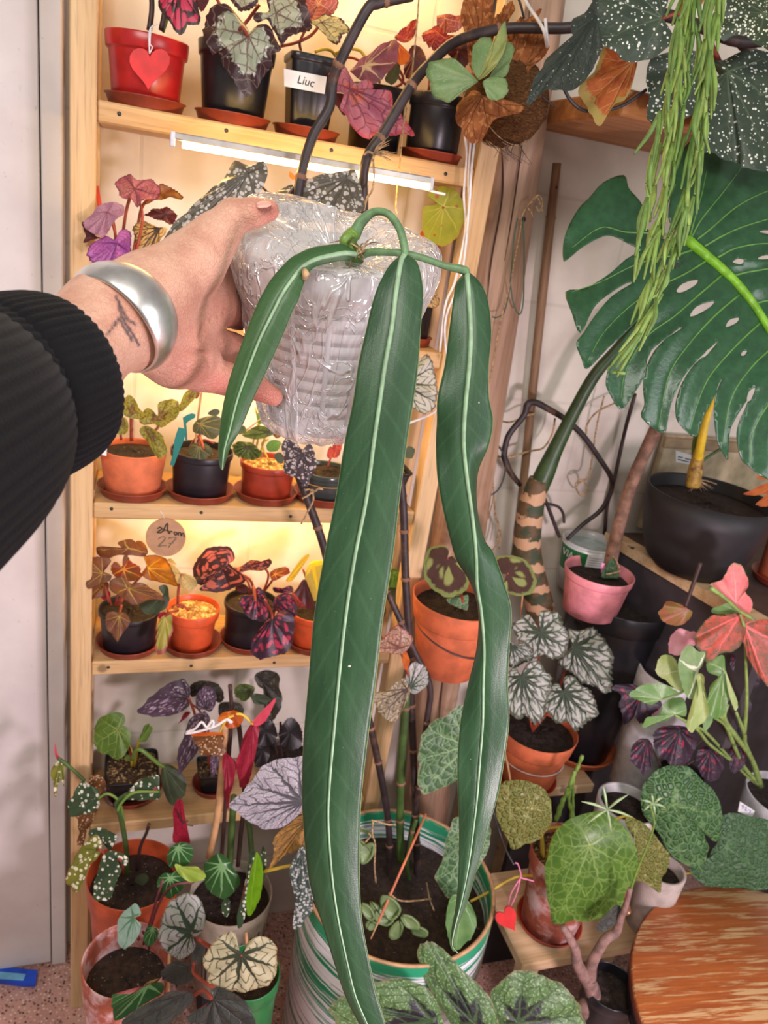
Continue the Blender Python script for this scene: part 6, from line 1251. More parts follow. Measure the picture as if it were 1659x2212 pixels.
M['arrow_white'] = leafmat('white_veined_arrow_leaf', (104, 138, 78), (126, 154, 94), 5, (214, 218, 190), .05, tr=.25)
M['maroon_dark'] = leafmat('maroon_black_leaf', (44, 30, 42), (56, 36, 52), 9, (32, 22, 30), .02, dash=(150, 36, 66), dn=(1.2, 4), dr=.36, tr=.1, bump=.6)
M['bull_olive'] = leafmat('olive_quilted_leaf', (104, 112, 50), (120, 116, 58), 7, (146, 150, 90), .016, 0, bull=.9, bulls=105, tr=.2, bump=.6, rough=.35)
M['bull_green'] = leafmat('green_quilted_leaf', (64, 104, 58), (72, 106, 70), 7, (112, 146, 92), .016, 0, bull=1.0, bulls=80, tr=.15, bump=.6, rough=.32)
M['bull_dark'] = leafmat('dark_quilted_leaf', (60, 92, 58), (68, 98, 68), 7, (88, 124, 80), .012, 5, .06, bull=.7, bulls=90, tr=.15, bump=.6, rough=.4)
M['veined_bright'] = leafmat('bright_veined_leaf', (84, 120, 38), (70, 106, 36), 7, (128, 158, 80), .012, 3.4, .05, 1.1, bull=.06, bulls=60, tr=.3, rough=.36)

# ================================================================ log post with its things
lg = thing('log_post', onY(955, 1700, 1.29) * [1, 1, 0] + [0, 0, .002], 'rough debarked log post standing right of the shelf', 'post')
def xy(px, py, y=1.29): return onY(px, py, y)
pts = [xy(1162, -260), xy(1146, -40), xy(1098, 350), xy(1062, 620), xy(1012, 1000), xy(958, 1380), xy(938, 1560), xy(918, 1760)]
e0 = np.array([pts[-1][0] + .0, 1.29, .003]); pts.append(e0)
V, Fc = tube_vf(pts, [.0495, .0495, .0495, .049, .049, .053, .048, .057, .062], 56, 14)
from mathutils import noise as MN
V2 = V.copy(); nseg = 56; nr_ = len(V) // nseg; C0 = V.reshape(nr_, nseg, 3).mean(1)
for i in range(nr_):
    for j in range(nseg):
        p = V[i * nseg + j]; e = nrm(p - C0[i]); a = j / nseg * 6.283
        w = MN.noise(Vector((p[0] * 22, p[1] * 22, p[2] * 3.0))) * .005 + .004 * math.sin(a * 3 + p[2] * 2) + .0015 * math.sin(a * 11 + p[2] * 5)
        V2[i * nseg + j] = p + e * w
mk('trunk', V2, Fc, M['log'], lg)
for ln in ([(1082, 300), (1085, 420), (1062, 560), (1052, 660)], [(1128, 300), (1112, 420), (1090, 560)], [(1050, 420), (1030, 560), (1018, 640)], [(968, 1390), (958, 1480), (952, 1560)], [(1140, 40), (1134, 160), (1124, 300)]):
    ps = []
    for x, y in ln:
        q = xy(x, y); i = int(np.argmin(np.linalg.norm(C0 - q, axis=1))); e = nrm((EYE - C0[i]) * [1, 1, .0]); k_ = q - C0[i]; lat = np.array([-e[1], e[0], 0]); s_ = float(np.clip(k_ @ lat, -.04, .04)); ps.append(C0[i] * [1, 1, 0] + [0, 0, q[2]] + lat * s_ + e * math.sqrt(max(1e-6, .0520 ** 2 - s_ ** 2)))
    MB().tube(ps, [.0006] + [.0014] * (len(ps) - 2) + [.0005], 6, 8).mk('crack', plain('crack_dark', (70, 44, 28), .9, bump=0) if 'crack_dark' not in bpy.data.materials else bpy.data.materials['crack_dark'], lg)
MB().lathe([(.001, .002), (.010, .0015), (.012, -.001), (.010, -.004)], onY(1000, 1290, 1.236), 20, (0, -1, .1)).mk('knot', M['wood_brown'], lg)

# staghorn fern on the log
sf = thing('staghorn_fern', onY(1090, 280, 1.12), 'staghorn fern with brown papery fronds on a coir ball tied to the log', 'fern')
bc = onY(1092, 222, 1.132)
mb = MB(); pr_ = [(math.sin(t_) * .060, -math.cos(t_) * .056) for t_ in np.linspace(.05, math.pi - .05, 22)]
V, Fc = lathe_vf(pr_, bc, 44); V = np.array([p + nrm(p - bc) * (.004 * MN.noise(Vector(p * 60)) + .003 * MN.noise(Vector(p * 190))) for p in V])
cg = N('coir'); o_ = cg.co(); n_ = cg.noise(cg.scale(o_, (1, 1, 3)), 150, 4, .65, 1.5)
mk('coir_ball', V, Fc, cg.done(cg.pbr(cg.mix(cg.step(n_, .3, .7), (62, 42, 26), (128, 88, 54)), .95, cg.bump(n_, .9, .004), spec=.1)), sf)
for k_ in range(9):
    a0 = RNG.uniform(-.6, 2.2); ps = []
    ax_s = nrm(np.array([RNG.normal(.5, .3), RNG.normal(-1, .2), RNG.normal(-.3, .4)])); b1 = nrm(np.cross(ax_s, [.2, .1, 1])); b2 = np.cross(ax_s, b1)
    for t_ in np.linspace(a0, a0 + 1.8, 9): ps.append(bc + (math.cos(t_) * b1 + math.sin(t_) * b2) * np.array([.0625, .0625, .0585]) )
    MB().tube(ps, .0007, 5, 3).mk('fishing_line', M['twine'], sf)
for k_ in range(9):
    p0 = bc + np.array([RNG.normal(.0, .015), -.035, -.05]); MB().tube([p0, p0 + [RNG.normal(0, .012), -.006, -.012], p0 + [RNG.normal(.004, .022), -.008, -.026]], [.0006, .0005, .0002], 5, 3).mk('root', M['stalk_dark'], sf)
def LF(mat, poly, A, T, Y, **k): return LP(sf, mat, poly, A, T, Y + .015, R2, name='frond', **k)
LF('stag_brown', [(1200, 480), (1150, 420), (1140, 340), (1120, 220), (1095, 120), (1115, 10), (1150, -20), (1200, -40), (1260, -30), (1290, 20), (1280, 60), (1310, 120), (1290, 200), (1280, 300), (1290, 420)], (1240, 470), (1180, -30), 1.085, wave=.10, wk=9, serr=.03, sk=44, pleat=.08, nv=9)
LF('stag_brown', [(1290, 180), (1300, 110), (1340, 60), (1370, 20), (1410, 30), (1412, 75), (1380, 110), (1370, 160), (1330, 200)], (1320, 190), (1400, 30), 1.10, wave=.25, wk=7, serr=.05, sk=30)
LF('stag_brown', [(1300, 560), (1370, 460), (1390, 330), (1370, 230), (1400, 170), (1450, 120), (1520, 85), (1570, 75), (1540, 140), (1580, 190), (1600, 250), (1612, 300), (1570, 350), (1510, 370), (1500, 440), (1505, 520), (1470, 600), (1390, 640)], (1350, 560), (1560, 90), 1.075, wave=.12, wk=8, serr=.03, sk=44, pleat=.08, nv=9)
LF('stag_brown', [(1130, 545), (1180, 500), (1240, 560), (1300, 600), (1420, 590), (1490, 600), (1450, 640), (1350, 660), (1290, 700), (1240, 790), (1170, 820), (1110, 760), (1070, 670), (1085, 580)], (1220, 570), (1110, 770), 1.042, wave=.06, wk=5, pleat=.05, cup=-.45)
LF('stag_green', [(1190, 480), (1140, 420), (1080, 360), (1020, 335), (960, 345), (910, 370), (890, 420), (905, 490), (930, 560), (980, 590), (1020, 605), (1060, 570), (1130, 520)], (1195, 485), (900, 400), 1.005, wave=.08, cup=-.2, g=(.0, .01), thick=.001)
LF('stag_green', [(1195, 470), (1160, 400), (1160, 320), (1180, 250), (1220, 228), (1280, 235), (1290, 290), (1260, 370), (1220, 450)], (1200, 475), (1230, 230), 1.02, wave=.06, thick=.001)
LF('stag_yellow', [(1195, 475), (1230, 430), (1265, 360), (1290, 260), (1320, 190), (1352, 150), (1368, 210), (1355, 280), (1340, 340), (1290, 410), (1240, 460)], (1205, 470), (1352, 152), .985, wave=.08, thick=.001, cup=.2)
LF('stag_green', [(1250, 480), (1310, 420), (1350, 330), (1360, 260), (1400, 260), (1412, 300), (1390, 370), (1370, 440), (1310, 470)], (1255, 480), (1400, 265), 1.01, wave=.08, thick=.001)
LF('stag_green', [(1225, 485), (1270, 450), (1330, 455), (1370, 470), (1378, 530), (1350, 575), (1300, 592), (1255, 575), (1240, 530)], (1225, 490), (1345, 580), .975, wave=.05, cup=-.2, thick=.001)
def cord(label, P, r_, mat, cat, name, group=None, sub=8, seg=7): return MB().tube([onY(*p) for p in P], r_, seg, sub).mk(name, mat, None, label=label, cat=cat, group=group)
cord('white string holding the dark cane near the top of the log', [(1120, -30, 1.10), (1140, 10, 1.09), (1164, 46, 1.06), (1176, 70, 1.04), (1182, 100, 1.06), (1178, 40, 1.07)], .0022, M['string_white'], 'string', 'string')
cord('dark thin cable at the top of the log beside the white string', [(1108, -30, 1.12), (1124, 8, 1.11), (1132, 40, 1.11)], .0016, M['wire'], 'cable', 'cable')
for i, (P, lb) in enumerate((([(1004, 290, 1.17), (1008, 340, 1.17), (1002, 420, 1.17), (1006, 480, 1.17), (1000, 540, 1.17)], 'leftmost white cable hanging down between the shelf and the log'),
                ([(1018, 288, 1.165), (1014, 340, 1.165), (1012, 400, 1.165), (1010, 470, 1.165), (985, 600, 1.165), (962, 660, 1.165), (950, 760, 1.165)], 'second white cable hanging between the shelf and the log'),
                ([(1026, 300, 1.16), (1018, 370, 1.16), (1014, 440, 1.16), (998, 590, 1.16), (965, 680, 1.16), (962, 740, 1.16), (972, 800, 1.16)], 'rightmost white cable hanging beside the log'),
                ([(884, 372, 1.20), (905, 398, 1.19), (930, 412, 1.185), (962, 420, 1.18)], 'white cable leading from the glowing led strip to the right post'),
                ([(872, 918, 1.15), (905, 906, 1.15), (935, 892, 1.15), (960, 870, 1.15)], 'white cable sagging across the right post beside the long leaf'))):
    cord(lb, P, .0019, M['cable_white'], 'cable', 'cable')
tw = thing('twine', onY(800, 340, 1.04), 'pale raffia tie with a frayed bow on the dark cane under the top shelf', 'twine')
mb = MB()
for _ in range(26): 
    x0, y0 = 806, 334; a = RNG.uniform(-1.1, .45); L_ = RNG.uniform(18, 60); mb.tube([onY(x0, y0, 1.045), onY(x0 + L_ * .5 * math.cos(a), y0 + L_ * .5 * math.sin(a) - 4, 1.04), onY(x0 + L_ * math.cos(a), y0 + L_ * math.sin(a), 1.04 + RNG.normal(0, .006))], [.0007, .0006, .0002], 5, 3)
mb.mk('frayed_end', M['twine'], tw, kind='stuff')
MB().tube([onY(x, y, 1.045) for x, y in [(786, 334), (796, 328), (808, 334), (806, 346), (808, 380), (804, 410), (792, 430), (786, 455)]], .0014, 6, 5).mk('knot', M['twine'], tw)
cord('long thin twine hanging in front of the red leaves, from above the picture', [(906, -20, 1.09), (900, 60, 1.09), (893, 130, 1.09), (888, 180, 1.10), (872, 270, 1.12), (866, 330, 1.14), (858, 400, 1.14), (855, 450, 1.14), (858, 462, 1.14)], .0011, M['twine'], 'twine', 'twine')
tw = thing('twine', onY(672, 1060, 1.05), 'small twine knot on the dark cane above the third shelf edge', 'twine')
for po in ([(180, 550), (210, 545), (240, 560), (270, 540), (300, 545)], [(160, 605), (200, 585), (230, 560)], [(232, 560), (235, 620), (200, 690), (155, 775)], [(215, 560), (225, 548), (240, 556), (228, 570)]): MB().tube([onY(x, y, 1.055) for x, y in R7(po)], .0014, 6, 4).mk('strand', M['twine'], tw)
tw = thing('twine', onY(1130, 700, 1.225), 'green and brown twine looped from a nail on the log', 'twine')
for P, m_ in (([(1118, 472), (1110, 520), (1104, 590), (1098, 640), (1088, 676), (1072, 686), (1064, 684)], 'twine_green'), ([(1130, 476), (1132, 540), (1131, 640), (1126, 674), (1118, 676), (1108, 650), (1102, 610)], 'twine_green'), ([(1120, 470), (1126, 480), (1116, 540), (1100, 620), (1080, 700), (1066, 780), (1056, 830)], 'twine'), ([(1124, 476), (1136, 450), (1154, 430), (1162, 428), (1168, 446), (1172, 456)], 'twine'), ([(1140, 450), (1148, 460), (1150, 470)], 'twine'), ([(1150, 432), (1164, 422), (1172, 440), (1164, 456), (1158, 446)], 'twine')):
    MB().tube([onY(x, y, 1.226) for x, y in P], .0013, 6, 6).mk('strand', M[m_], tw)
MB().lathe([(.001, .003), (.004, .002), (.004, -.002), (.0015, -.003), (.0015, -.012)], onY(1131, 474, 1.232), 12, (0, -1, 0)).mk('nail_head', M['wire'], tw)
t = thing('bamboo_stake', onY(1128, 1040, 1.33), 'brown bamboo stake standing against the white block wall', 'stake')
MB().tube([onY(1203, 352, 1.33), onY(1180, 560, 1.33), onY(1155, 800, 1.33), onY(1132, 1030, 1.33), onY(1110, 1220, 1.33)], [.0075, .0085, .0085, .0085, .0085], 12, 6).mk('culm', M['bamboo'], t)
MB().lathe([(.0076, -.004), (.0095, 0), (.0076, .004)], onY(1190, 470, 1.33), 12).mk('node', M['bamboo'], t)
MB().lathe([(.0001, .0015), (.002, .001), (.002, -.001)], onY(1203, 405, 1.3205), 10, (0, -1, 0)).mk('hole', M['wire'], t)

# wall shelf, top right
zu = onY(1165, 280, WALLY)[2]; yf_ = onZ(1300, 240, zu)[1]
t = thing('wall_shelf', (1.1, 1.3, zu), 'brown wooden wall shelf seen from below at the upper right', 'shelf')
x0_ = onY(1163, 270, 1.3)[0]
MB().box((x0_, yf_, zu), (2.4, WALLY - .001, zu + .034), .003).mk('board', M['wood_brown'], t, smooth=False)
t = thing('shelf_bracket', (x0_ + .02, 1.3, zu - .1), 'short dark hook wire hanging under the brown wall shelf', 'wire') if False else None
cord('thin black cable drooping in front of the brown wall shelf', [(1208, 150, yf_ - .008), (1220, 195, yf_ - .008), (1240, 225, yf_ - .008), (1268, 240, yf_ - .008), (1310, 238, yf_ - .008), (1350, 225, yf_ - .008), (1396, 194, yf_ - .008)], .0024, M['wire'], 'cable', 'cable')
cord('short thin twig crossing under the serrated dark leaf by the log', [(1140, 200, 1.08), (1170, 208, 1.08), (1198, 232, 1.08)], .0012, M['stalk_dark'], 'twig', 'twig')

# ================================================================ white spotted cane begonia, upper right
R3 = lambda p: cp(1100, 0, 2.968, p)
t = thing('spotted_cane_begonia', onY(1500, 120, 1.12), 'cane begonia with large white spotted dark leaves filling the upper right corner', 'plant')
SB = t
def LB(mat, poly, A, T, Y, **k): return LP(SB, mat, poly, A, T, Y, R3, **k)
LB('spot_dark', [(970, 110), (1010, 20), (1040, -60), (980, -160), (820, -200), (660, -180), (560, -110), (535, 0), (555, 80), (570, 200), (610, 270), (690, 320), (770, 360), (860, 360), (950, 345), (1000, 310), (1075, 235), (1050, 180), (1020, 130)], (980, 118), (560, -60), .98, wave=.05, pleat=.06, cup=-.15, pet=[(1470, 30), (1500, 60, 1.02)], pr=4)
LB('spot_small', [(1560, -80), (1480, -100), (1400, -60), (1390, 60), (1370, 130), (1330, 170), (1360, 230), (1400, 245), (1450, 210), (1520, 215), (1560, 250), (1600, 280), (1700, 310), (1800, 200), (1780, 0), (1680, -120)], (1640, 90), (1380, 245), .985, wave=.06, pleat=.06, cup=-.1)
LB('spot_dark', [(1370, 455), (1340, 400), (1320, 340), (1380, 360), (1450, 330), (1540, 305), (1660, 300), (1790, 330), (1850, 600), (1800, 960), (1700, 1090), (1600, 1060), (1510, 1045), (1500, 1000), (1380, 985), (1270, 975), (1195, 970), (1200, 870), (1230, 730), (1260, 600), (1300, 500)], (1400, 460), (1700, 1080), 1.03, wave=.05, pleat=.08, cup=-.12, serr=.01, g=(0, -.004))
LB('spot_dark', [(1040, 330), (960, 350), (890, 390), (880, 520), (900, 600), (880, 700), (900, 790), (950, 830), (1050, 800), (1200, 720), (1280, 600), (1320, 480), (1300, 380), (1200, 330)], (1180, 380), (910, 800), 1.035, wave=.05, pleat=.05)
LB('spot_faint', [(570, -30), (530, 15), (500, 60), (450, 80), (410, 110), (400, 180), (410, 240), (380, 310), (300, 340), (250, 350), (210, 430), (170, 490), (150, 560), (125, 610), (150, 640), (210, 590), (300, 560), (400, 560), (450, 530), (520, 470), (560, 390), (590, 320), (605, 290), (580, 200), (565, 80)], (560, 100), (128, 625), 1.0, wave=.06, pleat=.10, serr=.02, sk=50, cup=-.1)
LB('orange_under', [(600, 300), (700, 340), (810, 375), (808, 470), (780, 570), (730, 650), (680, 670), (640, 720), (590, 795), (540, 770), (500, 700), (460, 620), (450, 555), (520, 480), (570, 400)], (800, 390), (585, 798), 1.04, wave=.07, pleat=.08)
LB('grey_hang', [(1360, 1000), (1400, 990), (1460, 1000), (1430, 1060), (1390, 1105), (1355, 1090)], (1420, 1000), (1375, 1105), 1.07)
LB('pale_pink', [(1590, 1080), (1640, 1070), (1680, 1100), (1640, 1160), (1590, 1165), (1575, 1130)], (1640, 1075), (1585, 1165), 1.06)
LB('orange_under', [(1200, -60), (1260, -20), (1220, 40), (1100, 130), (1060, 60)], (1200, -40), (1090, 130), 1.05)
stem(SB, [onY(x, y, 1.05) for x, y in [(1300, 40), (1420, 30), (1520, 60), (1600, 90), (1720, 80)]], .008, M['cane'], 'cane')
stem(SB, [onY(x, y, 1.06) for x, y in R3([(610, 490), (700, 440), (805, 395), (850, 360)])], .0016, M['petiole'], 'petiole')
stem(SB, [onY(x, y, yy) for x, y, yy in [(1520, 60, 1.05), (1560, 150, 1.07), (1570, 180, 1.07)]], .004, M['petiole'], 'petiole')
stem(SB, [onY(1600, 90, 1.05), onY(1640, 150, 1.2), np.array([onY(1640, 200, 1.24)[0], 1.24, zu + .036])], .008, M['cane'], 'cane')
# hanging rhipsalis
t = thing('hanging_rhipsalis', onY(1480, -120, .86), 'mistletoe cactus trailing pencil thin bright green stems in front of the monstera', 'hanging plant')
gr = [plain('rhipsalis_a', (122, 152, 70), .5, .14, 60, .1), plain('rhipsalis_b', (100, 132, 60), .5, .14, 60, .1), plain('rhipsalis_c', (142, 166, 84), .5, .14, 60, .1)]
tipm = plain('rhipsalis_tip', (206, 190, 110), .6)
spine = np.array([(1512, -60), (1500, 40), (1482, 160), (1470, 260), (1450, 370), (1432, 480), (1410, 590), (1385, 680), (1350, 760), (1318, 815)], float)
def spn(s_): 
    f = s_ * (len(spine) - 1); i = min(len(spine) - 2, int(f)); return spine[i] + (spine[i + 1] - spine[i]) * (f - i)
wid = lambda s_: np.interp(s_, [0, .2, .45, .62, .8, 1], [48, 52, 58, 46, 20, 8])
k_ = 0
for nstr in range(17):
    off = RNG.uniform(-1, 1); smax = RNG.uniform(.50, .74) if nstr > 3 else (.98, .93, .86, .82)[nstr]; mb = MB(); s_ = RNG.uniform(0, .05); dd = .84 + RNG.normal(0, .014)
    while s_ < smax:
        L_ = RNG.uniform(.085, .14); c0 = spn(s_) + [wid(s_) * off, 0]; s1 = min(1, s_ + L_)
        for br in range(1 if RNG.uniform() < .35 else 2):
            c1 = spn(s1) + [wid(s1) * off + RNG.normal(0, 11) - (br * 14 - 4), RNG.normal(0, 8)]
            mid = (c0 + c1) / 2 + [RNG.normal(0, 5), 0]; d1 = dd + RNG.normal(0, .006)
            rr = RNG.uniform(.0021, .0028)
            mb.tube([at(c0[0], c0[1], dd), at(mid[0], mid[1], d1), at(c1[0], c1[1], d1)], [rr * .75, rr, rr * .45], 7, 4)
        s_ = s1 - .006; off = float(np.clip(off + RNG.normal(0, .12), -1.05, 1.05))
    mb.mk('strand', gr[nstr % 3], t)
stem(t, [at(1512, -30, .84), at(1516, -200, .86), at(1518, -420, .9)], .004, gr[1], 'stem')

# ================================================================ monstera
t = thing('monstera', np.array([onY(1150, 1330, 1.25)[0], 1.25, .80]), 'monstera with one huge slotted leaf and a thick scarred trunk', 'plant')
MO = t
RM = lambda p: cp(1180, 320, 3.2526, p)
out = [(960, 630), (900, 560), (860, 480), (880, 300), (930, 100), (1000, -40), (1200, -100), (1400, 0), (1480, 60), (1700, 100), (1950, 300), (2050, 700), (2050, 1300), (1900, 1800), (1700, 2250),
       (1560, 2330), (1420, 2230), (1370, 2180), (1340, 2040), (1350, 1940), (1400, 1830), (1420, 1760), (1300, 1960), (1280, 2130), (1275, 2190), (1215, 2090), (1190, 1980), (1180, 1830), (1200, 1690), (1235, 1620), (1170, 1770), (1100, 1900), (1050, 2030), (930, 1930), (905, 1830), (920, 1740), (960, 1640), (1040, 1520), (1160, 1420), (1195, 1365), (1000, 1560), (900, 1740), (860, 1880), (825, 2005), (670, 1895), (690, 1800), (680, 1690), (690, 1580), (760, 1420), (900, 1290), (950, 1265),
       (740, 1420), (690, 1600), (620, 1720), (525, 1835), (440, 1710), (420, 1640), (450, 1520), (560, 1320), (680, 1190), (770, 1135), (700, 1150), (560, 1290), (440, 1400), (290, 1550), (250, 1480), (210, 1370), (260, 1300), (340, 1180), (460, 1040), (600, 950),
       (560, 950), (420, 1040), (330, 1130), (240, 1300), (180, 1160), (135, 1010), (250, 990), (340, 950), (460, 870), (560, 780), (660, 720), (640, 700), (560, 660), (480, 620), (400, 618), (260, 690), (150, 780), (120, 785), (118, 680), (150, 560), (230, 420), (300, 350), (400, 240), (545, 188), (580, 280), (650, 360), (680, 420), (700, 560), (860, 650)]
holes = [[(805, 845), (860, 815), (945, 800), (930, 825), (850, 855)], [(915, 1005), (960, 950), (1062, 922), (1050, 960), (960, 1010)], [(1010, 1180), (1060, 1110), (1175, 1075), (1160, 1110), (1070, 1165)], [(1262, 1258), (1290, 1205), (1355, 1190), (1340, 1225)],
         [(1310, 800), (1350, 775), (1390, 785), (1370, 815)], [(1490, 780), (1520, 755), (1600, 750), (1600, 775)], [(1500, 590), (1530, 575), (1600, 580), (1590, 605)], [(1368, 1455), (1385, 1425), (1415, 1425), (1395, 1455)], [(1410, 1770), (1425, 1710), (1470, 1685), (1440, 1770)], [(1100, 1470), (1130, 1420), (1165, 1410), (1130, 1455)]]
A_ = np.array(RM([(985, 640)])[0]); MIDP = np.array(RM([(985, 640), (1130, 760), (1290, 900), (1430, 1060), (1560, 1260), (1720, 1560), (1900, 1950)]))
PX = [crom(np.array(RM(out)), 3, True)] + [crom(np.array(RM(h)), 3, True) for h in holes]
def inpoly(pts, poly):
    x, y = pts[:, 0], pts[:, 1]; r_ = np.zeros(len(pts), bool); n = len(poly)
    for i in range(n):
        x0, y0 = poly[i]; x1, y1 = poly[(i + 1) % n]
        if y0 != y1: r_ ^= ((y0 > y) != (y1 > y)) & (x < (x1 - x0) * (y - y0) / (y1 - y0) + x0)
    return r_
ptsl = []; edges = []
for L_ in PX:
    b0 = len(ptsl); n = len(L_); ptsl += [tuple(p) for p in L_]; edges += [(b0 + i, b0 + (i + 1) % n) for i in range(n)]
gx, gy = np.meshgrid(np.arange(1210, 1860, 9.0), np.arange(270, 1060, 9.0)); G_ = np.column_stack([gx.ravel(), gy.ravel()]) + RNG.uniform(-1, 1, (gx.size, 2))
m_ = inpoly(G_, PX[0])
for h in PX[1:]: m_ &= ~inpoly(G_, h)
ptsl += [tuple(p) for p in G_[m_]]
res = delaunay_2d_cdt([Vector(p) for p in ptsl], edges, [], 0, 1e-5)
P2 = np.array([tuple(v) for v in res[0]]); tri = np.array([f for f in res[2] if len(f) == 3])
cen = P2[tri].mean(1); m_ = inpoly(cen, PX[0])
for h in PX[1:]: m_ &= ~inpoly(cen, h)
tri = tri[m_]
laterals = [[(1010, 620), (1030, 540), (1090, 330), (1130, 140)], [(1020, 625), (1090, 500), (1250, 300), (1390, 110)], [(1060, 640), (1150, 570), (1340, 410), (1560, 300), (1800, 240)], [(1110, 690), (1250, 610), (1420, 540), (1700, 470), (1900, 500)], [(1200, 770), (1340, 700), (1560, 670), (1850, 700)], [(1320, 895), (1450, 865), (1700, 840), (1950, 900)], [(1470, 1090), (1600, 1070), (1900, 1100)],
            [(1030, 715), (900, 755), (780, 770), (600, 830), (380, 940), (180, 1010)], [(1125, 790), (980, 880), (820, 960), (600, 1100), (400, 1300), (290, 1500)], [(1230, 895), (1060, 1040), (900, 1180), (700, 1330), (560, 1560), (520, 1780)], [(1355, 1030), (1180, 1180), (1000, 1380), (860, 1600), (790, 1950)], [(1500, 1230), (1330, 1390), (1150, 1600), (1060, 1800), (1010, 1980)], [(1620, 1370), (1440, 1540), (1300, 1760), (1240, 2080)], [(1740, 1600), (1560, 1800), (1450, 2000), (1440, 2200)], [(990, 640), (800, 600), (560, 590), (380, 560), (180, 700)], [(980, 630), (960, 560), (955, 470)]]
LATP = [crom(np.array(RM(l)), 6) for l in laterals]; MIDC = crom(MIDP, 8)
def mz(p):
    p = np.atleast_2d(p); dm = segd(p[:, 0], p[:, 1], MIDC); dl = np.full(len(p), 1e9)
    for l in LATP: dl = np.minimum(dl, segd(p[:, 0], p[:, 1], l))
    r_ = np.hypot(p[:, 0] - 1490, p[:, 1] - 640)
    z = 1.075 + .00026 * (p[:, 0] - 1490) * .25 - .00010 * (p[:, 1] - 520)
    z = z + .05 * (r_ / 400) ** 2 - .012 * np.exp(-(dm / 50) ** 2) * -1 - .007 * np.minimum(1, dl / 34) - .004 * np.sin(p[:, 0] / 38) * np.minimum(1, r_ / 250)
    return z
dz = mz(P2); V = np.array([at(x, y, d) for (x, y), d in zip(P2, dz)])
fl_ = (P2 - A_) / 1000.0; uvp = np.column_stack([np.full(len(P2), .3), np.full(len(P2), .5)])
f0 = tri[0]; nn = np.cross(V[f0[1]] - V[f0[0]], V[f0[2]] - V[f0[0]])
if nn @ (EYE - V[f0[0]]) < 0: tri = tri[:, ::-1]
used = np.unique(tri); rem = -np.ones(len(P2), int); rem[used] = np.arange(len(used))
lf = mk('leaf', V[used], rem[tri].tolist(), M['monstera'], MO, uv=uvp[used], uv2=fl_[used]); md = lf.modifiers.new('thickness', 'SOLIDIFY'); md.thickness = .001; md.offset = -1
mv = plain('monstera_midrib', (120, 178, 40), .4, .1, 90); lvm = plain('monstera_vein', (96, 142, 66), .4, .1, 90)
MB().tube([at(x, y, float(mz((x, y))[0]) - .002) for x, y in MIDC], list(np.interp(np.arange(len(MIDC)), [0, 6, len(MIDC)], [.0075, .0068, .004])), 10, 2).mk('midrib', mv, lf, label='bright green midrib')
for l in LATP: MB().tube([at(x, y, float(mz((x, y))[0]) - .0004) for x, y in l], list(np.interp(np.arange(len(l)), [0, len(l)], [.0017, .0004])), 6, 1).mk('vein', lvm, lf)
pstm = plain('petiole_green', (52, 74, 40), .4, .14, 50)
stem(MO, [at(1490, 520, 1.09), onY(1420, 640, 1.22), onY(1340, 745, 1.24), onY(1285, 810, 1.245), onY(1240, 890, 1.25), onY(1200, 970, 1.25), onY(1178, 1020, 1.25), onY(1160, 1060, 1.25)], [.006, .008, .010, .0115, .0125, .015, .019, .020], pstm, 'petiole', 16)
tm = N('monstera_trunk'); o_ = tm.co(); sp_ = tm.xyz(o_)
zz = tm.m('FRACT', tm.m('ADD', tm.m('MULTIPLY', sp_[2], 21.0), tm.m('MULTIPLY', tm.noise(o_, 26, 2), .9)))
c_ = tm.mix(tm.step(tm.m('ADD', zz, tm.m('MULTIPLY', tm.m('SUBTRACT', tm.noise(o_, 34, 3), .5), 1.1)), .36, .42), (190, 150, 116), tm.mix(tm.step(tm.noise(o_, 30, 3), .42, .58), (56, 66, 44), (98, 74, 50)))
tm.done(tm.pbr(c_, .65, tm.bump(tm.noise(o_, 60, 4), .5, .004)))
stem(MO, [onY(1165, 1035, 1.25), onY(1146, 1100, 1.25), onY(1138, 1180, 1.25), onY(1150, 1250, 1.245), onY(1172, 1330, 1.235), onY(1186, 1372, 1.23)], [.020, .026, .028, .029, .030, .026], tm.mat, 'trunk', 20)
RA = lambda p: cp(1020, 840, 2.596, p)
for P, r_ in (([(270, 540), (215, 470), (185, 400), (180, 360), (205, 260), (290, 150), (310, 90), (350, 75), (430, 115), (520, 170), (620, 260), (720, 400), (780, 500), (775, 580), (720, 680), (620, 760), (530, 845)], [.005, .006, .0065, .006, .006, .006, .007, .0065, .0065, .006, .006, .0055, .0055, .0055, .005, .0045, .004]),
              ([(400, 600), (440, 700), (470, 780), (490, 830)], .004), ([(410, 640), (480, 660), (510, 700), (515, 750)], .003)):
    stem(MO, [onY(x, y, 1.29) for x, y in RA(P)], r_, M['cane'], 'aerial_root', 9)
for P, r_ in (([(60, 420), (110, 375), (200, 385), (320, 350), (400, 330), (450, 250), (465, 165)], .0022), ([(100, 150), (180, 185), (240, 180), (300, 150), (350, 140)], .002), ([(105, 390), (120, 560), (130, 700), (150, 780), (130, 880), (100, 920)], .0018), ([(130, 720), (160, 800), (150, 900)], .0014), ([(115, 480), (120, 600), (90, 730)], .0014), ([(640, 250), (645, 200), (700, 130), (820, 70)], .002), ([(740, 40), (700, 200), (670, 400), (650, 500), (600, 510), (580, 545), (610, 600), (640, 580), (630, 520), (590, 530)], .0018)):
    stem(MO, [onY(x, y, 1.315) for x, y in RA(P)], r_, M['twine'], 'thin_root', 6)
cord('black wire curling out from behind the right strap leaf', [(1058, 952, 1.27), (1078, 965, 1.27), (1090, 990, 1.27), (1091, 1020, 1.27), (1078, 1055, 1.27), (1056, 1072, 1.27), (1034, 1080, 1.27)], .0018, M['wire'], 'wire', 'wire')
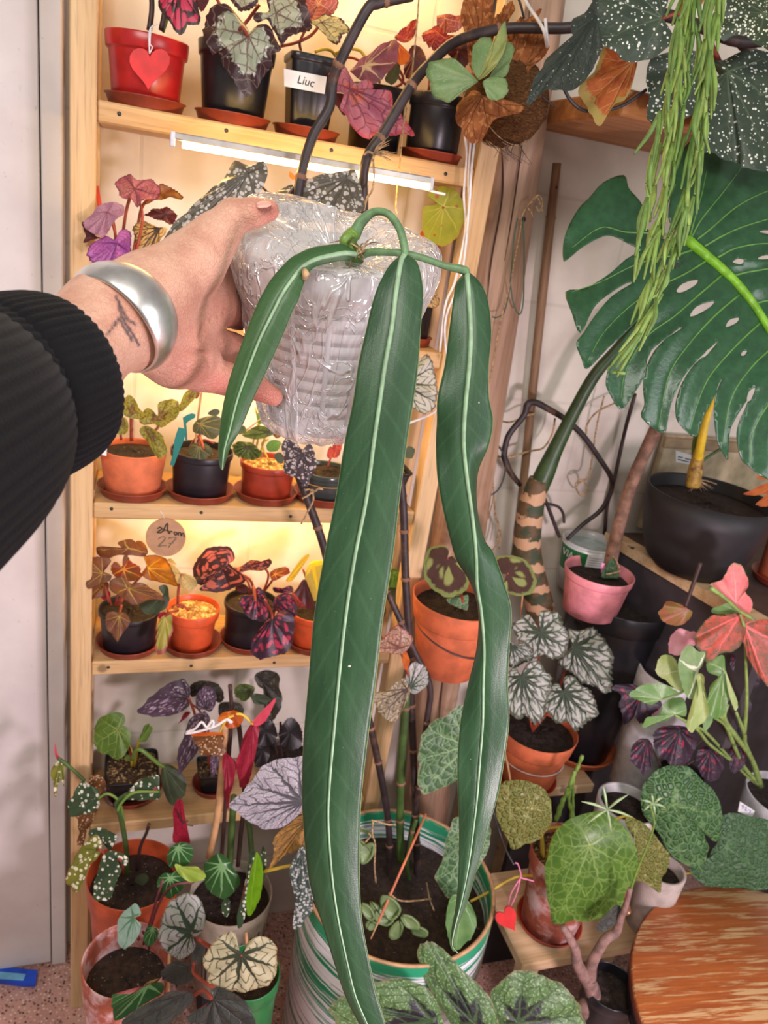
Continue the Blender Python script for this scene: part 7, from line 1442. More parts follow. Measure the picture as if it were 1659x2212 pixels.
cord('thin dark rod rising behind the brown branch to the monstera leaf', [(1372, 850, 1.335), (1350, 930, 1.34), (1328, 1030, 1.344), (1312, 1090, 1.345), (1306, 1150, 1.348), (1296, 1230, 1.349)], .0042, M['stalk_dark'], 'rod', 'rod', seg=10)
t = thing('branch', onY(1312, 1220, 1.18), 'thick bare brown branch standing in the pink pot', 'branch')
MB().tube([onY(x, y, yy) for x, y, yy in [(1418, 925, 1.24), (1392, 980, 1.23), (1366, 1040, 1.215), (1344, 1110, 1.20), (1326, 1180, 1.205), (1314, 1244, 1.198)]], [.0135, .0125, .0125, .0125, .0130, .014], 14, 6).mk('wood', plain('branch_bark', (142, 106, 88), .75, .2, 60, .4, 120, dirt=(96, 62, 48), dsc=40, dthr=(.62, .7)), t)
MB().tube([onY(1424, 930, 1.24), onY(1438, 934, 1.24)], [.005, .0015], 8, 2).mk('twig_stub', M['twine'], t)

# hanging terracotta pot on the log
Yh = 1.118
t = potted('hanging_potted_begonia', 'velvety barred begonia in orange terracotta pot wired to the log', 'potted plant', (962, 1440), (1008, 1290), 204, 132, Yh, M['terra_orange'], None, .30, .0035, soil='soil', fill=.86)
Pb, H, Rt, Rb, slv = PINFO[t.name]
MB().tube([Pb + np.array([(Rb + (Rt - Rb) * .55) * math.cos(a) * 1.0, (Rb + (Rt - Rb) * .55) * math.sin(a), H * (.52 + .14 * math.cos(a - 2.6))]) for a in np.linspace(0, 6.28, 26)], .0014, 6, 2).mk('wire_hoop', M['wire'], t)
LP(t, 'zebra', [(330, 250), (345, 190), (320, 155), (270, 148), (200, 165), (150, 230), (135, 330), (160, 440), (220, 520), (300, 560), (390, 570), (470, 540), (500, 480), (500, 400), (450, 300), (390, 240), (350, 240)], (330, 250), (400, 572), 1.045, R8, wave=.05, cup=-.12, nv=7, serr=.01, pet=[(990, 1260), (1000, 1300, 1.25)])
LP(t, 'zebra', [(835, 390), (770, 380), (720, 300), (730, 250), (800, 230), (880, 230), (960, 260), (1030, 330), (1065, 420), (1050, 500), (1000, 560), (920, 565), (840, 540), (790, 480)], (830, 370), (1000, 562), 1.06, R8, wave=.05, cup=-.12, nv=9, pet=[(1085, 1270), (1040, 1310, 1.28)])
LP(t, 'net_green', [(330, 580), (400, 590), (470, 560), (500, 560), (500, 650), (480, 680), (400, 650), (340, 620)], (420, 570), (400, 660), 1.08, R8)
cord('thin wooden skewer beside the wired terracotta pot', [(1129, 1285, 1.13), (1124, 1340, 1.13), (1121, 1400, 1.13)], .0016, M['stick'], 'skewer', 'skewer')

# ================================================================ bench at the right
ZB = 1.06
P1 = onZ(1310, 1150, ZB); P2_ = onZ(1655, 1352, ZB)
dr_ = nrm((P2_ - P1) * [1, 1, 0]); P1b = np.array([P1[0], P1[1], 0]); 
if P1[1] > WALLY - .02: P1b = P1b + dr_ * ((P1[1] - WALLY + .02) / -dr_[1])
P2b = np.array([P2_[0], P2_[1], 0])
def prism(pl, z0, z1):
    n = len(pl); V = [(p[0], p[1], z0) for p in pl] + [(p[0], p[1], z1) for p in pl]
    a = sum(pl[i][0] * pl[(i + 1) % n][1] - pl[(i + 1) % n][0] * pl[i][1] for i in range(n))
    F_ = [tuple(range(n))[::-1], tuple(range(n, 2 * n))] + [(i, (i + 1) % n, (i + 1) % n + n, i + n) for i in range(n)]
    if a < 0: F_ = [f[::-1] for f in F_]
    return V, F_
pl = [P1b, P2b, P2b + [.7, .1, 0], np.array([P1b[0] + .9, WALLY - .02, 0])]
t = thing('bench', (P1b[0] + .3, 1.1, .002), 'dark sided bench with a pale top edge under the big black pot', 'bench')
inn = [p + np.array([.004, 0, 0]) for p in pl]
pd_ = plain('panel_dark', (62, 56, 60), .55, .1)
MB().add(*prism([inn[0], inn[1], inn[1] + [.02, 0, 0], inn[0] + [.02, 0, 0]], .79, ZB - .0225)).mk('side_panel', pd_, t, smooth=False)
MB().box((inn[0][0] + .07, 1.335, .002), (2.2, 1.35, ZB - .0225)).mk('shade_panel', pd_, t, smooth=False)  # added dark sheet over the wall, standing in for the shade below the bench
for q_ in (inn[0] + [.10, -.06, 0], inn[1] + [.34, .06, 0], inn[1] + [.62, .14, 0]): MB().box((q_[0], q_[1], .002), (q_[0] + .04, q_[1] + .04, ZB - .0225), .002).mk('leg', pd_, t, smooth=False)
MB().add(*prism(pl, ZB - .022, ZB)).mk('bench_top', plain('top_dark', (78, 62, 58), .6, .15), t, smooth=False)
ed_ = [P1b + [-.003, 0, 0], P2b + [-.003, 0, 0], P2b + [.034, 0, 0], P1b + [.030, 0, 0]]
MB().add(*prism(ed_, ZB - .0215, ZB + .0012)).mk('edge_strip', M['wood_pale'], t, smooth=False, label='pale wooden edge strip')
MB().lathe([(.0001, .0006), (.0045, .0006), (.0045, -.001)], onZ(1366, 1183, ZB + .0015), 12).mk('screw_hole', M['wire'], t)
yb = onZ(1480, 1225, ZB)[1]; xb_ = onZ(1490, 1240, ZB)
t = potted('potted_dumb_cane', 'yellowing stump plant in the big round black pot on the bench', 'potted plant', (1492, 1205), (1508, 1065), 272, 186, 1.15, M['black_matt'], ZB + .0025, .01, round_bottom=True, fill=.86, wall=.004)
Pb, H, Rt, Rb, slv = PINFO[t.name]; Yb = 1.15
stem(t, [onY(1496, 1050, Yb), onY(1503, 1010, Yb), onY(1512, 970, Yb)], [.014, .013, .009], plain('stump_yellow', (176, 140, 60), .6, .2, 60, .3, dirt=(120, 80, 44), dsc=50, dthr=(.5, .6)), 'stump', 12)
stem(t, [onY(1506, 1000, Yb), onY(1516, 950, Yb - .01), onY(1528, 900, Yb - .01), onY(1545, 850, Yb)], [.009, .008, .006, .004], plain('stalk_bright_yellow', (226, 190, 40), .5), 'stalk', 10)
stem(t, [onY(1500, 1000, Yb + .01), onY(1502, 950, Yb + .01), onY(1520, 890, Yb + .01), onY(1540, 860, Yb + .02)], [.006, .005, .004, .003], M['stalk_green'], 'stalk', 10)
stem(t, [onY(1512, 1000, Yb + .02), onY(1540, 980, Yb + .02), onY(1565, 965, Yb + .02)], .003, M['cane_green'], 'stalk')
for k_ in range(10): 
    a = RNG.uniform(-.4, 2.2); stem(t, [onY(1505, 1036, Yb), onY(1505 + 22 * math.cos(a), 1040 + 10 * math.sin(a), Yb - .004), onY(1505 + 44 * math.cos(a), 1048 + 14 * math.sin(a), Yb - .008)], [.0012, .0008, .0003], M['twine'], 'root', 5, 3)
t = thing('heater_box', (1.42, 1.345, ZB), 'beige metal casing with a small label behind the black pot', 'casing')
q0 = onY(1440, 940, 1.34); q1 = onY(1659, 1075, 1.34)
MB().box((q0[0], 1.3405, ZB + .001), (q0[0] + .5, 1.357, q0[2]), .004).mk('casing', plain('beige_metal', (186, 168, 136), .5), t, smooth=False)
MB().box((q0[0] - .004, 1.335, q0[2] - .028), (q0[0] + .5, 1.340, q0[2] - .004), .002).mk('ledge', plain('beige_dark', (150, 128, 96), .5), t, smooth=False)
sl_ = slab('label', RA([(1140, 345), (1240, 375), (1238, 425), (1142, 410)]), 1.3395, .0006, M['paper'], t, label='white printed label')
for i, (a, b_) in enumerate((((1155, 380), (1180, 386)), ((1195, 390), (1225, 398)), ((1155, 395), (1215, 410)))): MB().tube([onY(*RA([a])[0], 1.3385), onY(*RA([b_])[0], 1.3385)], .0012, 6, 2).mk('print_line', M['ink'], sl_)
t = potted('potted_plant', 'terracotta pot cut by the right edge of the picture, with drooping orange leaves', 'potted plant', (1690, 1255), (1692, 1110), 130, 104, float(onZ(1690, 1250, ZB)[1]) - .02, M['terracotta'], ZB + .006, .22, .004)
saucer(t, 140, 'rust saucer under the terracotta pot at the right edge', group=None)
for po, A, T in (([(1520, 590), (1560, 570), (1620, 540), (1700, 520), (1700, 570), (1640, 590), (1570, 598)], (1690, 545), (1520, 592)), ([(1590, 650), (1620, 620), (1680, 570), (1720, 560), (1700, 640), (1640, 660)], (1700, 580), (1595, 655)), ([(1595, 500), (1620, 480), (1700, 450), (1690, 500), (1640, 510)], (1690, 470), (1597, 500)), ([(1640, 460), (1650, 420), (1670, 400), (1700, 420)], (1690, 440), (1652, 420))):
    LP(t, 'orange_leaf' if po[0][0] != 1640 else 'yellow_stripe', po, A, T, 1.07, RA)

# ================================================================ lower right bench board and what stands on it
ZL = .55; fb = onZ(1200, 1703, ZL)[1]
t = thing('plant_bench', (1.0, 1.23, .002), 'low pale wooden plank bench under the silver rayed begonia', 'bench')
xl = onZ(1090, 1690, ZL)[0]
MB().box((xl, fb, ZL - .024), (P1b[0] - .012, WALLY - .004, ZL), .003).mk('plank', M['wood_pale'], t, smooth=False)
for x in (xl + .01, P1b[0] - .055): MB().box((x, WALLY - .05, .002), (x + .034, WALLY - .014, ZL - .0245), .002).mk('leg', M['wood_pale'], t, smooth=False)
MB().box((xl + .05, fb + .02, .002), (P1b[0] - .02, fb + .035, ZL - .0245), .001).mk('dark_area_fill', M['black_matt'], t, smooth=False)  # added black sheet, stands in for the dark area under the plank
MB().lathe([(.0001, .0008), (.004, .0008), (.004, -.001)], onZ(1206, 1668, ZL), 10).mk('knot', M['stalk_dark'], t)
# black tub holding the monstera, in a terracotta dish
t = potted('black_tub', 'wide black plastic tub of the monstera, holding the pink pot', 'pot', (1262, 1560), (1262, 1286), 240, 128, 1.228, M['black'], ZL + .006, .12, .004, fill=.95)
TUB = t
Pb, H, Rt, Rb, slv = PINFO[t.name]
MB().lathe([(.001, 0), (Rb * 1.1, 0), (Rb * 1.12, .002), (Rb * 1.24, .022), (Rb * 1.28, .023), (Rb * 1.26, .017), (Rb * 1.10, .0045), (.001, .0045)], Pb - [0, 0, .0052], 48).mk('saucer', M['terra_orange'], None, label='orange terracotta dish under the wide black tub', cat='saucer', group='large terracotta saucers')
MO.location = tuple(PINFO[TUB.name][0] + np.array([0, 0, slv])) if False else MO.location
t = potted('potted_cutting', 'pink plastic pot with a folded dark leaf cutting, inside the black tub', 'potted plant', (1272, 1318), (1284, 1232), 152, 114, 1.192, M['pink_pot'], PINFO[TUB.name][0][2] + PINFO[TUB.name][4] + .002, .2, .003, fill=.80)
PK = PINFO[t.name]
R9 = lambda p: cp(1180, 1180, 3.463, p)
LP(t, 'bull_dark', [(410, 230), (440, 150), (500, 80), (520, 130), (535, 190), (540, 235), (480, 240)], (480, 235), (500, 80), 1.165, R9, cup=.2)
MB().tube([onY(*p, 1.162) for p in R9([(500, 75), (525, 110), (552, 180), (520, 195), (450, 210)])], .0014, 6, 4).mk('dry_edge', M['twine'], t)
slab('plant_tag', R9([(410, 200), (415, 125), (440, 130), (430, 205)]), 1.18, .0008, M['pale_pink'] if False else plain('tag_pink', (236, 150, 190), .5), t)
# green labelled tub behind
tubm = N('tub_print'); o_ = tubm.co(); sp_ = tubm.xyz(o_)
t = thing('plastic_tub', onY(1236, 1262, 1.305), 'green and white labelled plastic tub of cuttings behind the pink pot', 'tub')
B_ = onY(1240, 1300, 1.298); T_ = onY(1236, 1166, 1.298); B_[2] = PINFO[TUB.name][0][2] + PINFO[TUB.name][4] + .003; H_ = T_[2] - B_[2]; rt_ = 60 * dep(T_) / F; rb_ = 46 * dep(B_) / F
PINFO[t.name] = (B_, H_, rt_, rb_, H_)
MB().lathe([(.001, 0), (rb_, .0), (rb_ + (rt_ - rb_) * .93, H_ * .93), (rt_ - .002, H_ * .935), (rt_ + .001, H_ * .97), (rt_, H_), (rt_ - .003, H_), (rt_ - .004, H_ * .9), (rb_ - .002, .003), (.001, .003)], B_, 56).mk('tub', plain('tub_clear', (206, 208, 206), .25, .03, bump=0), t)
def band(a0, a1, z0, z1, mat, name, e=.0006):
    V = []; F_ = []; n = 18
    for i, a in enumerate(np.linspace(a0, a1, n)):
        for z in (z0, z1): rr = rb_ + (rt_ - rb_) * z + e; V.append(B_ + [rr * math.cos(a), rr * math.sin(a), z * H_])
    F_ = [(2 * i, 2 * i + 2, 2 * i + 3, 2 * i + 1) for i in range(n - 1)]
    return mk(name, V, F_, mat, t)
vx = math.atan2(-B_[1], -B_[0])
gb = band(vx - 1.3, vx + .05, .42, .90, M['green_plastic'], 'green_band'); band(vx + .05, vx + .72, .42, .90, M['paper'], 'white_panel'); band(vx + .72, vx + 1.5, .42, .9, plain('tub_grey', (170, 176, 170), .4), 'grey_band')
for k_, z in enumerate(np.linspace(.50, .84, 8)): band(vx + .12, vx + .60, z, z + .012, plain('print_grey', (140, 140, 140), .6, bump=0) if 'print_grey' not in bpy.data.materials else bpy.data.materials['print_grey'], 'print_line', .0012)
aL = vx - .72; eL = np.array([math.cos(aL), math.sin(aL), 0]); pL = B_ + eL * (rb_ + (rt_ - rb_) * .76 + .0012) + [0, 0, H_ * .76]
font('lettering', 'VIA', pL, np.array([-math.sin(aL), math.cos(aL), 0]), (0, 0, 1), .022, M['paper'], gb, depth=.0003)
MB().lathe([(.001, 0), (rt_ - .006, 0)], B_ + [0, 0, H_ * .86], 36).mk('water', plain('water_pale', (176, 196, 196), .15, bump=0), t)
cord('pale stem standing in the labelled tub behind the pink pot', [(1222, 1166, 1.30), (1238, 1150, 1.30), (1262, 1128, 1.30)], .003, M['stick'], 'stem', 'cutting')
# orange pot with the silver rayed begonia
t = potted('potted_begonia', 'silver rayed begonia in an orange terracotta pot with a white scale line', 'potted plant', (1134, 1684), (1150, 1572), 172, 110, 1.145, M['terra_orange'], ZL + SAU, .3, .004)
saucer(t, 118, 'rust saucer under the silver rayed begonia on the plank bench', M['plastic_rust'], r=.058, group=None)
Pb, H, Rt, Rb, slv = PINFO[t.name]
MB().lathe([(Rb + (Rt - Rb) * .47 - .0008, H * .475), (Rb + (Rt - Rb) * .48 + .0006, H * .482), (Rb + (Rt - Rb) * .50 - .0006, H * .495)], Pb, 40).mk('scale_line', M['string_white'], t, label='whitish line round the pot')
for po, A, T, yy in (([(1090, 860), (1010, 720), (920, 770), (880, 810), (900, 880), (920, 930), (990, 960), (1040, 1020), (1055, 1075), (1120, 1050), (1200, 1080), (1270, 1060), (1310, 1000), (1330, 900), (1310, 850), (1270, 780), (1250, 720), (1180, 700), (1090, 705)], (1090, 860), (1230, 1085), 1.07),
                     ([(1360, 980), (1340, 900), (1330, 840), (1400, 860), (1460, 850), (1530, 835), (1590, 880), (1640, 960), (1680, 1060), (1690, 1180), (1680, 1290), (1620, 1350), (1560, 1310), (1500, 1290), (1440, 1280), (1400, 1220), (1310, 1160), (1250, 1120), (1300, 1060)], (1365, 985), (1650, 1340), 1.09),
                     ([(935, 1225), (900, 1160), (840, 1190), (800, 1260), (790, 1380), (830, 1490), (880, 1550), (930, 1570), (980, 1540), (1050, 1610), (1120, 1580), (1130, 1490), (1150, 1400), (1190, 1250), (1130, 1190), (1080, 1110), (1000, 1120)], (935, 1225), (1060, 1612), 1.035),
                     ([(1290, 1350), (1250, 1290), (1190, 1310), (1140, 1400), (1120, 1480), (1180, 1540), (1240, 1600), (1330, 1600), (1390, 1685), (1450, 1620), (1520, 1570), (1570, 1520), (1540, 1420), (1500, 1340), (1440, 1310), (1380, 1240), (1300, 1240)], (1290, 1350), (1400, 1685), 1.03),
                     ([(880, 960), (830, 900), (790, 960), (780, 1060), (830, 1130), (900, 1150), (960, 1110), (1030, 1080), (1020, 1020), (960, 960)], (860, 970), (890, 1150), 1.08)):
    LP(t, 'silver_star', po, A, T, yy, R8, pleat=.20, nv=11, serr=.08, sk=38, wave=.05, cup=-.15)
for x, y, yy in ((1166, 1365, 1.08), (1238, 1398, 1.10), (1125, 1461, 1.05), (1218, 1494, 1.045)): stem(t, [onY(1150, 1580, 1.145), onY((1150 + x) / 2, 1520, 1.13), onY(x, y, yy)], .0022, M['petiole'], 'petiole')
# white pot with dark leaves
t = potted('potted_begonia', 'white glazed pot of bare soil with a maroon leaf, right on the plank bench', 'potted plant', (1412, 1585), (1408, 1452), 154, 116, 1.095, M['white_pot'], ZL + .001, 0, fill=.9, wall=.004)
LP(t, 'maroon_dark', [(720, 1060), (640, 1035), (510, 1040), (500, 1070), (550, 1100), (570, 1140), (545, 1180), (570, 1240), (575, 1310), (600, 1335), (640, 1290), (660, 1260), (700, 1320), (760, 1310), (800, 1240), (860, 1180), (800, 1100)], (720, 1090), (590, 1330), 1.06, R9, wave=.08, pleat=.1, serr=.04)
LP(t, 'pale_pink', [(735, 1210), (790, 1200), (850, 1210), (820, 1260), (760, 1250)], (740, 1215), (850, 1215), 1.05, R9)
slab('green_label', R9([(715, 840), (780, 780), (900, 770), (920, 800), (800, 820), (740, 860)]), 1.17, .001, plain('label_green', (20, 110, 70), .5), t)
t = potted('potted_begonia', 'nearly black begonia with crimson flecks behind the green quilted leaf', 'potted plant', (1446, 1745), (1446, 1670), 96, 78, .985, M['black'], None, .15)
DK = t
for po, A, T in (([(740, 1440), (690, 1450), (640, 1520), (640, 1610), (700, 1670), (740, 1715), (780, 1660), (800, 1560), (790, 1470)], (760, 1440), (735, 1715)), ([(830, 1380), (810, 1460), (840, 1560), (900, 1600), (960, 1640), (1060, 1630), (1100, 1550), (1130, 1440), (1080, 1370), (960, 1340)], (1000, 1370), (950, 1640)), ([(1150, 1520), (1130, 1600), (1160, 1700), (1220, 1760), (1290, 1740), (1330, 1650), (1320, 1560), (1240, 1500)], (1230, 1520), (1240, 1760)), ([(1240, 1330), (1300, 1400), (1400, 1420), (1500, 1340), (1540, 1200), (1480, 1120), (1360, 1180)], (1380, 1200), (1400, 1430)), ([(1380, 840), (1400, 930), (1480, 1000), (1560, 1060), (1600, 1000), (1540, 900), (1460, 790)], (1430, 820), (1590, 1050)), ([(1360, 1560), (1420, 1480), (1500, 1500), (1480, 1640), (1400, 1700)], (1440, 1500), (1400, 1700))):
    LP(t, 'maroon_dark', po, A, T, .96, R9, wave=.08, pleat=.16, nv=9, serr=.03, sk=36, cup=-.1)
for x, y in ((1400, 1600), (1470, 1580), (1535, 1620), (1578, 1530)): stem(t, [onY(1440, 1680, .985), onY(x, y, .968)], .0022, M['stalk_dark'], 'petiole')
# pink and green arrowhead plant
t = potted('potted_arrowhead', 'arrowhead plant with green and pink leaves in a labelled white pot, right edge', 'potted plant', (1644, 1850), (1644, 1728), 170, 140, 1.0, M['white_pot'], None, 0, fill=.9, wall=.004)
AR = t; ARP = PINFO[t.name]
def LA(mat, po, A, T, yy, **k): return LP(AR, mat, po, A, T, yy, R9, **k)
LA('arrow_pale', [(985, 900), (970, 850), (920, 812), (850, 830), (820, 895), (835, 960), (900, 1010), (960, 1060), (1020, 1090), (1015, 990)], (1000, 930), (1020, 1090), .90, wave=.06)
LA('arrow_white', [(1130, 930), (1160, 890), (1190, 800), (1130, 780), (1060, 735), (1000, 800), (985, 900), (990, 960), (1010, 1050), (1060, 1130), (1110, 1140), (1130, 1030)], (1140, 930), (1060, 1135), .87, wave=.06, cup=.1)
LA('arrow_green', [(860, 1140), (780, 1185), (690, 1150), (615, 1110), (680, 1058), (770, 1028), (880, 1032), (990, 1095), (930, 1120)], (870, 1145), (620, 1108), .88, wave=.06)
LA('arrow_green', [(1300, 980), (1240, 1050), (1205, 1190), (1230, 1260), (1290, 1312), (1350, 1250), (1370, 1150), (1420, 1160), (1400, 1080), (1370, 990), (1345, 900), (1330, 815), (1260, 850), (1210, 880), (1225, 950)], (1330, 930), (1300, 1312), .88, wave=.08, cup=-.15)
LA('arrow_pale', [(1340, 930), (1380, 1040), (1430, 1160), (1420, 1240), (1390, 1180), (1360, 1080)], (1345, 940), (1425, 1240), .87)
LA('arrow_pale', [(1120, 960), (1165, 962), (1170, 1100), (1200, 1200), (1190, 1300), (1130, 1330), (1060, 1388), (1042, 1320), (1110, 1210), (1125, 1080)], (1150, 970), (1050, 1385), .86, wave=.1, cup=.2)
LA('arrow_green', [(960, 1260), (900, 1300), (810, 1330), (720, 1362), (750, 1280), (850, 1260), (890, 1160), (1000, 1125), (1045, 1180), (1045, 1270)], (970, 1255), (722, 1362), .885, wave=.08)
LA('arrow_green', [(1190, 1190), (1170, 1260), (1180, 1380), (1230, 1340), (1250, 1260), (1220, 1210)], (1195, 1200), (1190, 1380), .89)
LA('pink_leaf2', [(1340, 400), (1290, 340), (1222, 292), (1300, 250), (1340, 200), (1365, 145), (1420, 128), (1470, 160), (1502, 230), (1500, 300), (1475, 340), (1530, 390), (1540, 460), (1500, 502), (1460, 490), (1400, 440)], (1420, 430), (1390, 130), .92, wave=.08, cup=.1)
LA('pink_green', [(1110, 740), (1120, 640), (1160, 575), (1230, 510), (1310, 520), (1465, 500), (1485, 600), (1460, 690), (1400, 780), (1300, 805), (1195, 875), (1170, 800)], (1440, 530), (1120, 740), .90, wave=.10, cup=.1, pleat=.1)
LA('pale_pink', [(1115, 640), (1112, 740), (1060, 740), (1000, 815), (930, 802), (912, 730), (950, 650), (1000, 612), (1060, 640)], (1110, 650), (950, 800), .93, wave=.05)
LA('pink_green', [(1465, 690), (1480, 580), (1560, 550), (1680, 560), (1760, 700), (1740, 950), (1665, 1060), (1600, 980), (1540, 900), (1505, 820)], (1480, 590), (1660, 1055), .89, wave=.08, pleat=.1)
LA('bronze_bud', [(1040, 440), (980, 425), (930, 420), (890, 450), (865, 505), (890, 570), (960, 598), (1040, 590), (1100, 550), (1105, 490), (1070, 480)], (1060, 470), (880, 570), .92, wave=.2, cup=-.5)
LA('arrow_green', [(1230, 490), (1280, 450), (1370, 430), (1460, 490), (1380, 500), (1300, 510)], (1455, 492), (1235, 492), .91)
for P, r_ in (([(1600, 1790), (1480, 1650), (1400, 1480), (1320, 1290), (1240, 1240), (1190, 1190)], .004), ([(1600, 1790), (1540, 1600), (1440, 1450), (1330, 1290), (1360, 1180)], .005), ([(1600, 1790), (1560, 1640), (1490, 1480), (1480, 1400), (1420, 1240)], .004), ([(1590, 1790), (1500, 1680), (1380, 1600), (1220, 1480), (1120, 1360), (960, 1260)], .0032), ([(1580, 1780), (1460, 1680), (1280, 1480), (1180, 1380), (1130, 1350)], .003), ([(1400, 1480), (1340, 1340), (1230, 1240), (1150, 960)], .003), ([(1190, 1190), (1120, 1050), (1000, 1100), (870, 1145)], .002), ([(1480, 1400), (1500, 1100), (1480, 600)], .003), ([(1230, 310), (1340, 390), (1440, 480), (1560, 560), (1640, 680)], .0028), ([(1480, 600), (1450, 510)], .002)):
    stem(AR, [onY(x, y,   .89 + .11 * min(1, max(0, (y - 1560) / 130))) for x, y in R9(P)], [r_ * 1.5] + [r_] * (len(P) - 2) + [r_ * .6], M['arrow_stalk'] if 'arrow_stalk' in M else M.setdefault('arrow_stalk', plain('arrow_stalk', (132, 158, 84), .4, .12, 60)), 'stalk')
stem(AR, [onY(x, y, .91) for x, y in R9([(1155, 125), (1110, 250), (1065, 380), (1040, 450)])], .0032, M['stalk_dark'], 'stake')
slab('plant_label', R9([(1450, 1910), (1560, 1980), (1540, 2030), (1435, 1985)]), .938, .0008, M['paper'], AR, label='white plant label with faint lilac writing')
strokes('label_writing', [R9([(1462, 1945), (1475, 1940), (1470, 1965)]), R9([(1485, 1950), (1500, 1958), (1488, 1975), (1505, 1980)]), R9([(1515, 1970), (1530, 1980), (1520, 1995)])], .9365, .0006, plain('ink_lilac', (120, 110, 190), .6, bump=0), AR)
rs6 = thing('plant_riser', (ARP[0][0], 1.0, .002), 'dark box under the white pot of the arrowhead plant', 'riser')
MB().box((ARP[0][0] - .04, .965, .002), (ARP[0][0] + .04, 1.035, ARP[0][2] - .001), .003).mk('box', M['black_matt'], rs6, smooth=False)
# ================================================================ low stand at the front with the quilted begonia
ZC = .37; c0 = onZ(1131, 2086, ZC)
t = thing('plant_stand', (c0[0] + .2, c0[1] + .08, .002), 'low pale wooden stand under the limed terracotta pot', 'stand')
MB().box((c0[0], c0[1], ZC - .024), (c0[0] + .42, c0[1] + .215, ZC), .003).mk('stand_top', M['wood_pale'], t, smooth=False)
for x in (c0[0] + .006, c0[0] + .37):
    for y in (c0[1] + .004, c0[1] + .18): MB().box((x, y, .002), (x + .036, y + .03, ZC - .0245), .002).mk('leg', M['wood_pale'], t, smooth=False)
DKP = PINFO[DK.name]
rs7 = thing('plant_riser', (DKP[0][0], .985, ZC + .0005), 'dark box under the nearly black begonia', 'riser')
MB().box((DKP[0][0] - .025, .965, ZC + .0005), (DKP[0][0] + .025, 1.01, DKP[0][2] - .001), .003).mk('box', M['black_matt'], rs7, smooth=False)

Yq = c0[1] + .078
t = potted('potted_begonia', 'quilted green begonia in a white crusted terracotta pot on the low wooden stand', 'potted plant', (1176, 2018), (1160, 1848), 172, 118, Yq, M['terra_white'], ZC + SAU, .2, .004, soil='soil_gritty')
saucer(t, 136, 'dark red saucer on the low wooden stand', M['plastic_rust'], group=None)
QB = t
LQ = lambda mat, po, A, T, yy, **k: LP(QB, mat, po, A, T, yy, R6b, **k)
LQ('bull_olive', [(440, 640), (470, 610), (492, 545), (480, 450), (430, 388), (350, 350), (260, 352), (200, 395), (184, 500), (200, 580), (240, 670), (282, 727), (340, 700), (420, 682)], (372, 490), (282, 728), Yq - .03, cup=-.15, wave=.03, pet=[(1170, 1800), (1175, 1850, 1.42)], pmat=M['stalk_yellow'])
LQ('veined_bright', [(740, 532), (620, 560), (530, 620), (480, 740), (455, 900), (470, 1010), (490, 1110), (512, 1142), (560, 1138), (640, 1145), (740, 1130), (850, 1070), (930, 970), (967, 850), (950, 720), (900, 620), (820, 548)], (690, 695), (512, 1142), Yq - .09, cup=-.18, wave=.02, pet=[(1250, 1790, 1.38), (1190, 1840, 1.42)], pmat=M['stalk_yellow'])
LQ('bull_olive', [(880, 560), (960, 565), (1030, 620), (1082, 690), (1132, 770), (1110, 850), (1082, 900), (1072, 957), (1000, 910), (930, 890), (960, 800), (950, 700)], (930, 600), (1072, 957), Yq - .05, cup=-.1)
LQ('bull_green', [(1330, 650), (1355, 740), (1335, 800), (1312, 867), (1262, 830), (1180, 790), (1120, 740), (1090, 660), (1010, 560), (975, 480), (990, 385), (1050, 310), (1150, 268), (1250, 285), (1330, 370), (1400, 440), (1424, 530), (1415, 640), (1380, 687)], (1145, 465), (1312, 867), Yq - .01, cup=-.15, wave=.03)
LQ('bull_dark', [(1405, 560), (1500, 532), (1600, 550), (1700, 580), (1760, 760), (1720, 900), (1620, 945), (1500, 945), (1400, 932), (1290, 900), (1238, 840), (1330, 800), (1365, 720), (1390, 680)], (1430, 700), (1700, 900), Yq - .03, cup=-.1, wave=.04)
for P, r_ in (([(430, 760), (430, 650), (460, 605), (560, 595)], .0028), ([(450, 780), (500, 640), (560, 600), (680, 690)], .0028), ([(460, 780), (700, 640), (880, 535), (1010, 600), (1140, 470)], .0026), ([(470, 800), (800, 700), (1200, 850), (1430, 720)], .0026), ([(40, 1000), (120, 960), (280, 870), (400, 860)], .0026)): stem(QB, [onY(x, y, Yq + .004) for x, y in R6b(P)], r_, M['stalk_yellow'], 'stalk')
ht = thing('heart_tag', onY(1090, 2010, Yq - .075), 'small red heart tag on pink ribbon hanging on the limed terracotta pot', 'tag', 'red heart tags')
slab('heart', heart_poly(1094, 1981, 46, 56, -.55), Yq - .075, .003, M['red_paint'], ht, g=(.01, 0))
rib = plain('ribbon_pink', (222, 130, 160), .5)
for po in ([(240, 1050), (260, 960), (300, 890), (315, 860), (300, 800), (285, 790)], [(250, 1048), (290, 960), (310, 880)], [(310, 870), (350, 880), (385, 890)]): MB().tube([onY(x, y, Yq - .074 if x < 320 else Yq - .06) for x, y in R6b(po)], .0014, 6, 4).mk('ribbon', rib, ht)
cord('black wire leaning against the limed terracotta pot', [(1066, 1755, Yq - .01), (1080, 1800, Yq - .02), (1095, 1840, Yq - .05), (1110, 1868, Yq - .07)], .0018, M['wire'], 'wire', 'wire')
cord('pale wooden skewer behind the right strap leaf tip', [(1090, 1625, 1.08), (1098, 1660, 1.08), (1104, 1700, 1.08), (1108, 1740, 1.08)], .002, M['stick'], 'skewer', 'skewer')
